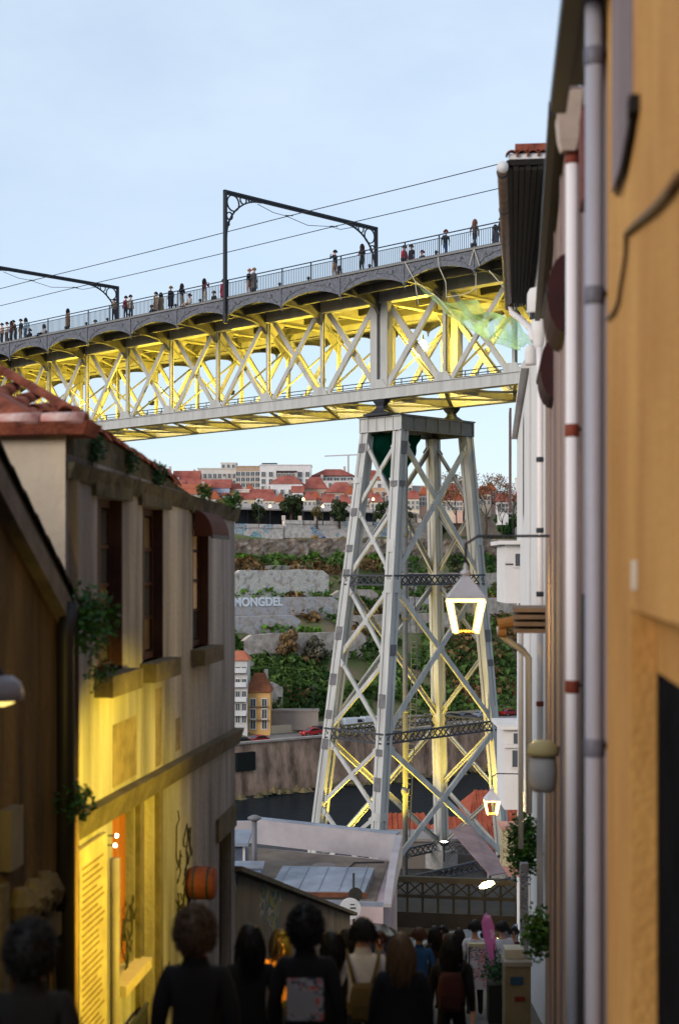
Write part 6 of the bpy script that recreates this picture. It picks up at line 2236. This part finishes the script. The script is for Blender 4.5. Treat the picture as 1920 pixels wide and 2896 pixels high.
cb = thing('street_cabinet', 'beige street cabinet with stickers by the right hand wall', 'cabinet', P(1460, 2900, 22))
x0, x1 = (1428 - HX) / FPX * 22, (1500 - HX) / FPX * 22
zg = ground(21.6)
MB().box(((x0 + x1) / 2, 22.2, (zg - .3 - 6.2) / 2), (x1 - x0, .4, -6.2 - zg + .3)).build('body', mat('beige cabinet', srgb(128, 112, 84), .7, .15, 3), cb)
MB().box(((x0 + x1) / 2, 22.2, -6.16), (x1 - x0 + .04, .46, .07)).build('lid', mat('grey lid', srgb(150, 138, 124), .7, .15), cb)
MB().box(((x0 + x1) / 2 - .02, 21.99, -6.42), (.2, .01, .12)).build('sticker', mat('blue sticker', srgb(40, 70, 96), .7), cb)
MB().box(((x0 + x1) / 2 + .03, 21.99, -6.7), (.16, .01, .07)).build('sticker', mat('red sticker', srgb(120, 40, 24), .7), cb)
MB().box(((x0 + x1) / 2 - .03, 22.3, -6.05), (.3, .3, .14)).build('top_box', mat('pale box', srgb(190, 180, 160), .7), cb)
bd2 = thing('menu_stand', 'white printed menu stand behind the person with the red backpack', 'sign', P(1360, 2890, 26))
xa, xb = (1328 - HX) / FPX * 26, (1384 - HX) / FPX * 26
MB().box(((xa + xb) / 2, 26, -7.35), (xb - xa, .05, .78)).build('panel', graffiti('menu print', srgb(206, 200, 204), .5, 7, [srgb(206, 200, 204), srgb(40, 36, 60), srgb(210, 200, 204), srgb(180, 50, 50), srgb(210, 204, 206)]), bd2)
MB().box(((xa + xb) / 2, 26, -6.93), (xb - xa + .04, .08, .06)).build('top_rail', mat('cream rail', srgb(190, 176, 140), .7), bd2)
for x in (xa, xb):
    MB().beam((x, 26.02, ground(25.4) - .1), (x, 26.02, -6.95), .04, .04, (0, 1, 0)).build('leg', M_DARK, bd2)
pt = thing('planter', 'black planter with a small shrub beside the menu stand', 'planter', P(1405, 2900, 24.2))
pc_ = P(1408, 2850, 24.2)
MB().box((pc_.x, pc_.y, ground(23.9) + .3), (.36, .36, .66)).build('pot', mat('black pot', (.012, .013, .012), .6), pt)
mb = MB()
rnd = random.Random(77)
for i in range(260):
    p = Vector((pc_.x, pc_.y, ground(23.9) + .85)) + Vector((rnd.gauss(0, .13), rnd.gauss(0, .13), rnd.gauss(0, .14)))
    u = Vector((rnd.gauss(0, 1), rnd.gauss(0, 1), rnd.gauss(0, 1))).normalized() * .05
    w = Vector((rnd.gauss(0, 1), rnd.gauss(0, 1), rnd.gauss(0, 1))).normalized() * .03
    mb.add([p - u, p - w, p + u, p + w], [(0, 1, 2, 3)])
mb.build('shrub', M_FERN, pt)
# ------------------------------------------------------------------ people
def skeleton(pose, fingers=False):
    """Joints of a 1.72 m person facing +Y: [(pos, (rx, ry), region)], edges."""
    J, Ed = [], []
    def j(p, r, reg, par=None):
        J.append((Vector(p), r if isinstance(r, tuple) else (r, r), reg))
        if par is not None:
            Ed.append((par, len(J) - 1))
        return len(J) - 1
    sit = pose == 'sit'
    dz = -.78 if sit else 0.0
    lean = {'lean': .30, 'walk': .04, 'camera': -.03, 'lookdown': .08}.get(pose, 0.0)
    hipz = .93 + dz
    def up(z, y=0.0, x=0.0):
        k = (z - .93)
        return (x, y + math.sin(lean) * k, hipz + math.cos(lean) * k)
    pel = j((0, 0, hipz), (.150, .115), 'leg')
    sp = j(up(1.10), (.135, .105), 'top', pel)
    ch = j(up(1.29, .005), (.165, .12), 'top', sp)
    nb = j(up(1.43), (.085, .075), 'top', ch)
    nk = j(up(1.50, .012), (.052, .055) if not fingers else (.066, .068), 'top' if fingers else 'skin', nb)
    h1 = j(up(1.565, .03), (.060, .074), 'skin', nk)
    h2 = j(up(1.635, .022), (.076, .094), 'skin', h1)
    j(up(1.695, .01), (.056, .070), 'skin', h2)
    if fingers:
        j(up(1.61, .135), .013, 'skin', h2)
        for s in (-1, 1):
            j(up(1.625, .0, s * .092), .014, 'skin', h2)
    for s in (-1, 1):
        sh = j(up(1.405, 0, s * .165), (.066, .07), 'top', ch)
        if pose == 'camera' or (pose == 'phone' and s > 0):
            el = j(up(1.20, .17, s * .25), .047, 'top', sh)
            wr = j(up(1.50, .28, s * .09), .032, 'top', el)
            hd = up(1.57, .27, s * .06)
        elif pose == 'lean':
            el = j(up(1.20, .22, s * .22), .047, 'top', sh)
            wr = j(up(1.10, .44, s * .12), .032, 'top', el)
            hd = up(1.10, .52, s * .08)
        elif pose == 'cross' or sit or pose == 'lookdown':
            el = j(up(1.14, .02, s * .25), .047, 'top', sh)
            wr = j(up(1.08, .25, s * .10), .032, 'top', el)
            hd = up(1.09, .32, s * .04)
        elif pose == 'walk':
            el = j(up(1.15, -.10 * s, s * .22), .047, 'top', sh)
            wr = j(up(.93, .06 * -s, s * .24), .032, 'top', el)
            hd = up(.84, .10 * -s, s * .24)
        else:
            el = j(up(1.14, -.03, s * .225), .047, 'top', sh)
            wr = j(up(.90, .03, s * .245), .032, 'top', el)
            hd = up(.82, .05, s * .245)
        ha = j(hd, (.030, .042), 'skin', wr)
        if fingers:
            hv = Vector(hd)
            d = (hv - J[wr][0]).normalized()
            sd = Vector((0, 1, 0)) - d * d.y
            sd.normalize()
            inn = Vector((-s, 0, 0))
            for k in range(4):
                o = sd * (.03 - .02 * k)
                L_ = (.075, .085, .08, .062)[k]
                a1 = j(hv + d * .045 + o, .0095, 'skin', ha)
                a2 = j(hv + d * (.045 + L_ * .55) + o + inn * .012, .009, 'skin', a1)
                j(hv + d * (.045 + L_) + o + inn * .036, .008, 'skin', a2)
            t1 = j(hv + sd * .05 + d * .005 + inn * .01, .011, 'skin', ha)
            j(hv + sd * .064 + d * .05 + inn * .02, .009, 'skin', t1)
    for s in (-1, 1):
        if sit:
            hp = j((s * .09, .05, hipz - .02), .092, 'leg', pel)
            kn = j((s * .13, .42, hipz + .14), .064, 'leg', hp)
            an = j((s * .12, .58, hipz - .10), .042, 'leg', kn)
            j((s * .13, .74, hipz - .11), (.042, .032), 'shoe', an)
        else:
            st = {'walk': .2 * s}.get(pose, .02)
            hp = j((s * .088, 0, hipz - .06), (.092, .095), 'leg', pel)
            kn = j((s * .098, .03 + st * .6, .49), .064, 'leg', hp)
            an = j((s * .105, -.03 + st * (1.25 if st > 0 else 1.7), .10 + (.06 if st < -.1 else 0)), .044, 'leg', kn)
            j((s * .118, .11 + st * (1.25 if st > 0 else 1.7), .045 + (.01 if st < -.1 else 0)), (.045, .032), 'shoe', an)
    return J, Ed
BODY = {}
REG = ('skin', 'top', 'leg', 'shoe')
def body_mesh(pose, fingers, bulk):
    key = (pose, fingers, bulk)
    if key in BODY:
        return BODY[key]
    J, Ed = skeleton(pose, fingers)
    me = bpy.data.meshes.new('skeleton')
    me.from_pydata([p for p, _, _ in J], Ed, [])
    o = bpy.data.objects.new('skeleton', me)
    COL.objects.link(o)
    md = o.modifiers.new('skin', 'SKIN')
    md.use_smooth_shade = True
    md.branch_smoothing = .6
    for i, sv in enumerate(me.skin_vertices[0].data):
        r = J[i][1]
        k = bulk if J[i][2] == 'top' else (1 + (bulk - 1) * .5 if J[i][2] == 'leg' else 1)
        sv.radius = (r[0] * k, r[1] * k)
        sv.use_root = i == 0
    sd = o.modifiers.new('sub', 'SUBSURF')
    sd.levels = sd.render_levels = 2 if fingers else 1
    bpy.context.view_layer.update()
    ev = o.evaluated_get(bpy.context.evaluated_depsgraph_get())
    out = bpy.data.meshes.new_from_object(ev)
    bpy.data.objects.remove(o)
    out.materials.clear()
    for r in REG:
        out.materials.append(None)
    segs = [(J[a][0], J[b][0], J[b][2]) for a, b in Ed]
    idx = []
    for p in out.polygons:
        c = p.center
        best, reg = 1e9, 'top'
        for a, b, r in segs:
            ab = b - a
            f = max(0, min(1, (c - a).dot(ab) / ab.length_squared))
            d = (c - a - ab * f).length
            if d < best:
                best, reg = d, r
        idx.append(REG.index(reg))
    out.polygons.foreach_set('material_index', idx)
    out.polygons.foreach_set('use_smooth', [True] * len(out.polygons))
    BODY[key] = (out, J)
    return BODY[key]
HAIR = {}
def hair_mesh(style, c):
    """Hair shell round head centre c."""
    mb = MB()
    n, m = 18, 14
    vs = []
    for i in range(m + 1):
        th = math.pi * i / m
        for k in range(n):
            ph = 2 * math.pi * k / n
            d = Vector((math.sin(th) * math.cos(ph), math.sin(th) * math.sin(ph), math.cos(th)))
            r = Vector((.098, .118, .125))
            if style == 'curly':
                r *= 1.28 + .16 * noise.noise(d * 5)
            elif style == 'cap':
                r *= 1.03
            else:
                r *= 1.0 + .06 * noise.noise(d * 6)
            p = Vector((d.x * r.x, d.y * r.y - .012, d.z * r.z))
            face = p.y > .015 and p.z < .055
            if face:
                p.y = min(p.y, .03 if style != 'cap' else .02)
                p.x *= .93
            if style in ('long', 'tail') and p.z < 0 and p.y < .04:
                wide = 1.0 if style == 'long' else .55
                p.z = p.z * (2.9 if style == 'long' else 2.4)
                p.x *= wide * (1.08 + .05 * noise.noise(p * 9))
                p.y = p.y * .75 - .015
            elif style in ('short', 'cap') and p.z < -.05:
                p.z = -.05 - (p.z + .05) * .1
                p.x *= .8
                p.y *= .8
            vs.append(Vector(c) + p)
    mb.add(vs, [(i * n + k, i * n + (k + 1) % n, (i + 1) * n + (k + 1) % n, (i + 1) * n + k) for i in range(m) for k in range(n)])
    if style in ('long', 'short', 'tail'):
        rnd = random.Random(len(style))
        for _ in range(260):
            d = Vector((rnd.gauss(0, 1), rnd.gauss(-.35, .9), abs(rnd.gauss(0, .8)))).normalized()
            p = Vector(c) + Vector((d.x * .1, d.y * .12 - .012, d.z * .127))
            L_ = .08 if style == 'short' else rnd.uniform(.16, .36)
            o_ = Vector((d.x, d.y, 0)) * .012
            mb.tube([p, p + o_ + Vector((d.x * .02, d.y * .03, -L_ * .45)), p + o_ * rnd.uniform(-1.5, 2.2) + Vector((rnd.gauss(0, .012), -.01, -L_))], [.005, .006, .002], 4, caps=False)
    if style == 'curly':
        rnd = random.Random(3)
        for _ in range(520):
            d = Vector((rnd.gauss(0, 1), rnd.gauss(0, 1), rnd.gauss(.25, .9))).normalized()
            if d.y > .45 and d.z < .3:
                continue
            p = Vector(c) + Vector((d.x * .128, d.y * .148 - .015, d.z * .158))
            u = Vector((rnd.gauss(0, 1), rnd.gauss(0, 1), rnd.gauss(0, 1))).normalized() * .017
            mb.tube([p - d * .02, p + u, p + d * .02 + u.cross(d)], [.007, .008, .004], 4)
    return mb
C_SKIN = mat('skin', srgb(186, 136, 112), .6, .06, 6)
C_SKIN2 = mat('brown skin', srgb(124, 84, 64), .6, .06, 6)
def cloth(r, g, b):
    return mat('cloth %d %d %d' % (r, g, b), srgb(r, g, b), .85, .12, 6, .15, 40)
def hairm(r, g, b):
    return mat('hair %d %d %d' % (r, g, b), srgb(r, g, b), .5, .3, 20, stretch=(1, 1, .2))
PERSON_N = [0]
def person(label, loc, h, face, top, leg, hair=(24, 18, 16), style='short', pose='stand', fingers=False, bulk=1.0, coat=None, shoe=(24, 22, 22), group='people on the bridge', skin=None, skirt=False):
    me, J = body_mesh(pose, fingers, bulk)
    t = thing('person', label, 'person', loc, group, face)
    k = h / 1.745
    t.matrix_basis = t.matrix_basis @ Matrix.Scale(k, 4)
    o = bpy.data.objects.new('body', me)
    COL.objects.link(o)
    o.parent = t
    for i, m in enumerate((skin or C_SKIN, cloth(*top), (skin or C_SKIN) if skirt else cloth(*leg), cloth(*shoe))):
        o.material_slots[i].link = 'OBJECT'
        o.material_slots[i].material = m
    hd = J[6][0]
    key = (style, round(hd.y, 3), round(hd.z, 3), hair)
    if key not in HAIR:
        HAIR[key] = hair_mesh(style, hd + Vector((0, -.008, .018))).mesh('hair', hairm(*hair), True)
    child('hair' if style != 'cap' else 'cap', HAIR[key], t)
    # face: eyes, brows and mouth
    fk = ('face', round(hd.y, 3), round(hd.z, 3))
    if fk not in HAIR:
        mb = MB()
        for s in (-1, 1):
            mb.box((hd.x + s * .032, hd.y + .09, hd.z - .003), (.024, .012, .010), 0)
            mb.box((hd.x + s * .033, hd.y + .092, hd.z + .018), (.032, .01, .006), 0)
        mb.box((hd.x, hd.y + .088, hd.z - .062), (.045, .014, .010), 1)
        HAIR[fk] = mb.mesh('face', [mat('dark eyes', (.02, .015, .012), .4), mat('lips', srgb(150, 80, 70), .6)])
    child('face', HAIR[fk], t)['kind'] = 'stuff'
    if coat:
        ck = ('coat', coat, pose, top, round(bulk, 2))
        if ck not in HAIR:
            mb = MB()
            sp_, ch_ = J[1][0], J[2][0]
            rows = []
            z1 = coat
            for i in range(9):
                f = i / 8
                z = 1.30 + (z1 - 1.30) * f
                rx = (.185 + .06 * max(0, f - .3)) * bulk
                ry = (.135 + .065 * max(0, f - .3)) * bulk
                rows.append([(rx * math.cos(a) * (1 + .04 * math.sin(a * 7 + f * 3) * f), ry * math.sin(a) + ch_.y * (1 - f), z) for a in [q * 2 * math.pi / 20 for q in range(20)]])
            vs = [p for r in rows for p in r]
            mb.add(vs, [(i * 20 + q, i * 20 + (q + 1) % 20, (i + 1) * 20 + (q + 1) % 20, (i + 1) * 20 + q) for i in range(8) for q in range(20)])
            HAIR[ck] = mb.mesh('coat', cloth(*top), True)
        child('coat', HAIR[ck], t)
    return t

# ---- on the bridge, placed so that heads stand where the photo shows them
def bridge_person(px, py, label, top, leg, face=None, **kw):
    h = kw.pop('h', 1.72)
    sit = kw.get('pose') == 'sit'
    hh = h - (.78 * h / 1.745 if sit else 0) - (.1 if kw.get('pose') == 'lean' else 0)
    Y = (Z_DECK + hh) * FPX / (HY - py)
    X = (px - HX) / FPX * Y
    w = (X - .8) * UY + (Y - 82) * -UX
    t = (X - .8) * UX + (Y - 82) * UY
    if w < .45 or w > 12.9:
        w = min(max(w, .45), 12.9)
        k = (px - HX) / FPX
        t = (.8 + UY * w - k * (82 - UX * w)) / (k * UY - UX)
    p = B(t, w, Z_DECK)
    f = face if face is not None else random.uniform(0, 6.28)
    return person(label, p, h, f, top, leg, **kw)
FC, FL_, FR_, FA = 2.35, .8, -2.3, -.79     # towards the street, along the deck both ways, away
bp = bridge_person
bp(7, 904, 'person in a beige top standing at the left end of the bridge group', (190, 150, 130), (60, 50, 46), FC, style='short')
bp(21, 902, 'person in a white shirt among the bridge group', (214, 206, 200), (90, 50, 36), FC, hair=(30, 20, 16))
bp(34, 899, 'person in a rust jacket among the bridge group', (120, 60, 44), (44, 34, 30), FC, style='long')
bp(46, 897, 'person in a brown jacket leaning among the bridge group', (70, 44, 36), (40, 40, 50), FC, pose='lean')
bp(60, 890, 'person in black with a pale bag at the bridge group', (26, 24, 28), (130, 110, 90), FC, style='short')
bp(74, 888, 'person in pale blue with long black hair at the bridge group', (150, 176, 190), (50, 90, 130), FC, style='long')
bp(86, 930, 'person in a dark puffer jacket sitting beside the pale blue one', (50, 30, 34), (36, 34, 40), FC, pose='sit')
bp(126, 905, 'person in a white top sitting with dark bags by the railing', (214, 206, 204), (40, 40, 50), FC, style='long', hair=(70, 40, 30), pose='sit')
bp(193, 863, 'person in a long tan coat with black hair at the railing', (150, 116, 86), (40, 34, 30), FA, style='long', coat=.45)
bp(271, 905, 'person sitting low by the railing with only the head showing', (96, 52, 44), (40, 40, 40), FC, pose='sit')
bp(324, 826, 'person in a tan jacket and dark jeans holding out an arm', (140, 116, 92), (28, 34, 54), FL_, style='short', pose='cross')
bp(357, 817, 'person in red and navy beside the white coat', (150, 34, 44), (30, 34, 60), FL_, style='short')
bp(370, 820, 'person in a cream coat and blue jeans', (206, 190, 172), (52, 72, 92), FR_, style='short', coat=.8)
bp(430, 863, 'person in black sitting against the railing', (28, 26, 30), (30, 28, 30), FC, pose='sit')
bp(442, 826, 'person in a beige trench coat beside another trench coat', (160, 134, 108), (70, 60, 54), FC, coat=.5)
bp(456, 828, 'person in a tan trench coat carrying a black bag', (150, 122, 98), (46, 42, 42), FC, style='long', coat=.5)
bp(484, 791, 'person in a long navy dress with fair hair', (24, 26, 42), (24, 26, 42), FL_, hair=(130, 100, 70), coat=.4)
bp(515, 786, 'person in black top and white trousers with long black hair', (22, 20, 24), (196, 184, 172), FR_, style='long', pose='cross')
bp(537, 818, 'person in white sitting cross legged by the railing', (214, 206, 202), (180, 150, 130), FC, pose='sit')
bp(579, 767, 'person in a burgundy jacket and white trousers taking a photo', (96, 28, 30), (206, 192, 178), FA, style='long', pose='camera')
bp(606, 823, 'person in dark clothes sitting by the gantry post', (40, 34, 38), (36, 34, 40), FC, pose='sit', hair=(110, 70, 50))
bp(632, 790, 'person in a pink red dress beside the gantry post', (186, 36, 70), (186, 36, 70), FL_, style='short', coat=.6)
bp(706, 741, 'person in a navy jacket with bare legs hugging someone', (26, 28, 44), (60, 40, 40), FL_, hair=(170, 110, 80), skirt=True)
bp(719, 743, 'person in a long grey coat hugging someone', (116, 108, 104), (84, 92, 110), FR_, hair=(150, 120, 90), style='short', coat=.45)
bp(947, 696, 'person in a navy jacket and beige trousers taking a photo', (24, 28, 48), (176, 140, 112), FL_, style='short', pose='camera')
bp(960, 752, 'person in white sitting low behind the photographer', (206, 200, 198), (150, 130, 120), FC, style='long', pose='sit')
bp(1024, 681, 'person in black with long dark red hair beside the gantry', (28, 28, 32), (24, 28, 36), FC, style='long', hair=(52, 24, 24), pose='cross')
bp(1143, 694, 'person in a bright red jacket near the middle of the deck', (196, 26, 44), (60, 50, 50), FL_, hair=(60, 30, 26))
bp(1163, 692, 'person in a black suit beside the red jacket', (24, 24, 30), (24, 24, 30), FC)
bp(1194, 708, 'person in dark grey low behind the deck edge', (40, 38, 44), (40, 38, 44), FC, hair=(90, 50, 40))
bp(1259, 650, 'person in a dark jacket and jeans walking along the railing', (24, 26, 32), (44, 74, 112), -2.4, style='short', pose='walk', hair=(90, 40, 36))
bp(1341, 611, 'person in a brown coat and navy trousers striding by the railing', (110, 84, 70), (34, 44, 74), -2.4, style='long', hair=(120, 70, 50), pose='walk')
bp(1400, 636, 'person in a grey flared coat beside the plank soffit', (70, 72, 82), (96, 80, 76), FL_, style='long', coat=.6)
bp(1417, 614, 'person in a black jacket beside the plank soffit', (26, 26, 34), (80, 66, 62), FR_, style='short')

# ---- in the street
def street_person(ox, oy, Y, label, top, leg, face=0.0, **kw):
    px, py = ox * 1920 / 1568, oy * 1920 / 1568
    X = (px - HX) / FPX * Y
    s = X * EX + Y * EY
    zg = ground(s)
    h = (HY - py) / FPX * Y - zg
    h = min(max(h, 1.55), 1.9)
    return person(label, (X, Y, zg), h, face, top, leg, group='people walking down the street', **kw)
sp_ = street_person
BLK = (13, 12, 13)
sp_(72, 2168, 6.5, 'person in a dark hooded jacket by the lettered board', (24, 22, 20), BLK, .1, hair=(14, 12, 10), style='curly', fingers=True, bulk=1.18)
sp_(452, 2118, 8.4, 'person in a bulky black jacket with fair streaked hair', (16, 16, 18), BLK, .0, hair=(70, 52, 34), style='curly', fingers=True, bulk=1.3)
sp_(578, 2142, 11.0, 'person with long dark hair walking ahead of the black jacket', (18, 17, 18), BLK, .1, style='long', hair=(16, 12, 11), fingers=True, bulk=1.1)
sp_(646, 2158, 15.0, 'person in an orange brown jacket facing up the street', (150, 92, 44), (40, 36, 34), math.pi + .3, style='long', hair=(24, 16, 14), fingers=True)
ek = sp_(706, 2112, 10.0, 'person with big dark curly hair and a white printed jacket back', (16, 16, 18), BLK, .0, style='curly', hair=(14, 11, 10), fingers=True, bulk=1.18)
sp_(768, 2176, 12.4, 'person in black between the curly hair and the white shirt', (18, 17, 19), BLK, .1, style='long', hair=(14, 12, 12), fingers=True)
gk = sp_(838, 2126, 12.4, 'person in a white shirt with a small yellow backpack', (214, 200, 186), (40, 40, 46), .0, style='short', hair=(16, 13, 12), fingers=True, bulk=1.12)
sp_(802, 2150, 16.0, 'person with dark hair just beyond the white shirt', (22, 20, 22), BLK, .2, style='long', hair=(16, 13, 12), fingers=True)
sp_(876, 2160, 19.0, 'person in pale blue coming up the street', (110, 120, 150), (40, 40, 50), math.pi, style='short', hair=(70, 40, 30), fingers=True)
sp_(926, 2162, 10.8, 'person with light brown hair and a wide black coat', (15, 15, 16), BLK, .0, style='long', hair=(92, 66, 40), fingers=True, bulk=1.3, coat=.6)
kk = sp_(1042, 2176, 14.2, 'person in black wearing a dark red backpack', (16, 15, 16), BLK, -.1, style='long', hair=(20, 15, 14), fingers=True, bulk=1.12, pose='walk')
sp_(968, 2146, 21.0, 'person with brown hair and a bright blue bag strap', (30, 70, 120), BLK, .1, style='short', hair=(70, 42, 30), fingers=True)
sp_(1004, 2142, 25.0, 'person in dark brown near the parked cars', (40, 32, 30), BLK, .3, style='long', hair=(30, 20, 18))
sp_(1022, 2140, 29.0, 'person in black near the parked cars', (20, 20, 24), BLK, 2.8, style='short')
sp_(1060, 2146, 29.0, 'person in a pale patterned shirt near the menu stand', (196, 184, 186), (40, 44, 60), .2, style='long', hair=(40, 26, 22))
sp_(1096, 2128, 26.5, 'person in a white shirt and black trousers beside the pink flag', (206, 198, 198), (26, 26, 32), .0, style='short', bulk=1.1)
sp_(1121, 2150, 30.0, 'person in blue jeans behind the pink flag', (120, 100, 90), (40, 66, 104), .0, style='short')
sp_(1160, 2130, 28.0, 'person in a white tee on the far side of the pink flag', (206, 202, 206), (40, 42, 50), .3, style='short', hair=(26, 20, 18), pose='cross')
sp_(1186, 2142, 31.0, 'person in dark red by the poster pillar', (60, 30, 26), BLK, 3.0, style='short')
def at_person(p, dx, dy, z):
    k = p.matrix_basis.to_scale()[0]
    return p.matrix_basis @ Vector((dx, dy, z))
# printed panel on the curly haired person's jacket
mb = MB()
mb.box((0, -.165, 1.18), (.26, .008, .30))
o = child('back_print', mb.mesh('back_print', graffiti('jacket print', srgb(160, 158, 158), .55, 7, [srgb(160, 158, 160), srgb(170, 60, 36), srgb(150, 150, 154), srgb(40, 40, 46), srgb(160, 158, 160)])), ek)
# backpacks: lifted off, so things of their own
def backpack(label, p, col, w, h, d, z, strap):
    t = thing('backpack', label, 'backpack', at_person(p, 0, -.2, z - h / 2), 'backpacks in the crowd')
    M = p.matrix_basis
    mb = MB()
    n = 14
    rows = []
    for i in range(9):
        f = i / 8
        sc = math.sin(math.pi * (.12 + .76 * f)) ** .35
        zz = z - h / 2 + h * f
        rows.append([M @ Vector((w / 2 * sc * math.copysign(abs(math.cos(a)) ** .6, math.cos(a)), -.15 - d / 2 + d / 2 * sc * math.copysign(abs(math.sin(a)) ** .6, math.sin(a)), zz)) for a in [q * 2 * math.pi / n for q in range(n)]])
    mb.add([v for r in rows for v in r], [(i * n + q, i * n + (q + 1) % n, (i + 1) * n + (q + 1) % n, (i + 1) * n + q) for i in range(8) for q in range(n)] + [tuple(range(n - 1, -1, -1)), tuple(8 * n + q for q in range(n))])
    mb.build('sack', cloth(*col), t, True)
    for s in (-1, 1):
        mb = MB()
        mb.tube([M @ Vector(v) for v in ((s * w * .3, -.16, z + h * .42), (s * .13, -.12, 1.40), (s * .15, .0, 1.475), (s * .15, .12, 1.36), (s * .16, .12, 1.15), (s * w * .48, -.14, z - h * .38))], .016, 6)
        mb.build('strap', cloth(*strap), t, True)
    mb = MB()
    mb.box((0, 0, 0), (w * .7, .02, h * .34))
    o = mb.build('pocket', cloth(*[int(c * .8) for c in col]), None)
    o.matrix_basis = M @ Matrix.Translation((0, -.152 - d, z - h * .2))
    o.parent = t
    o.matrix_parent_inverse = world_loc(t).inverted()
backpack('small yellow brown backpack on the white shirt', gk, (96, 74, 36), .25, .34, .1, 1.06, (110, 86, 44))
backpack('dark red backpack on the person by the menu stand', kk, (62, 26, 20), .3, .42, .13, 1.18, (30, 20, 18))
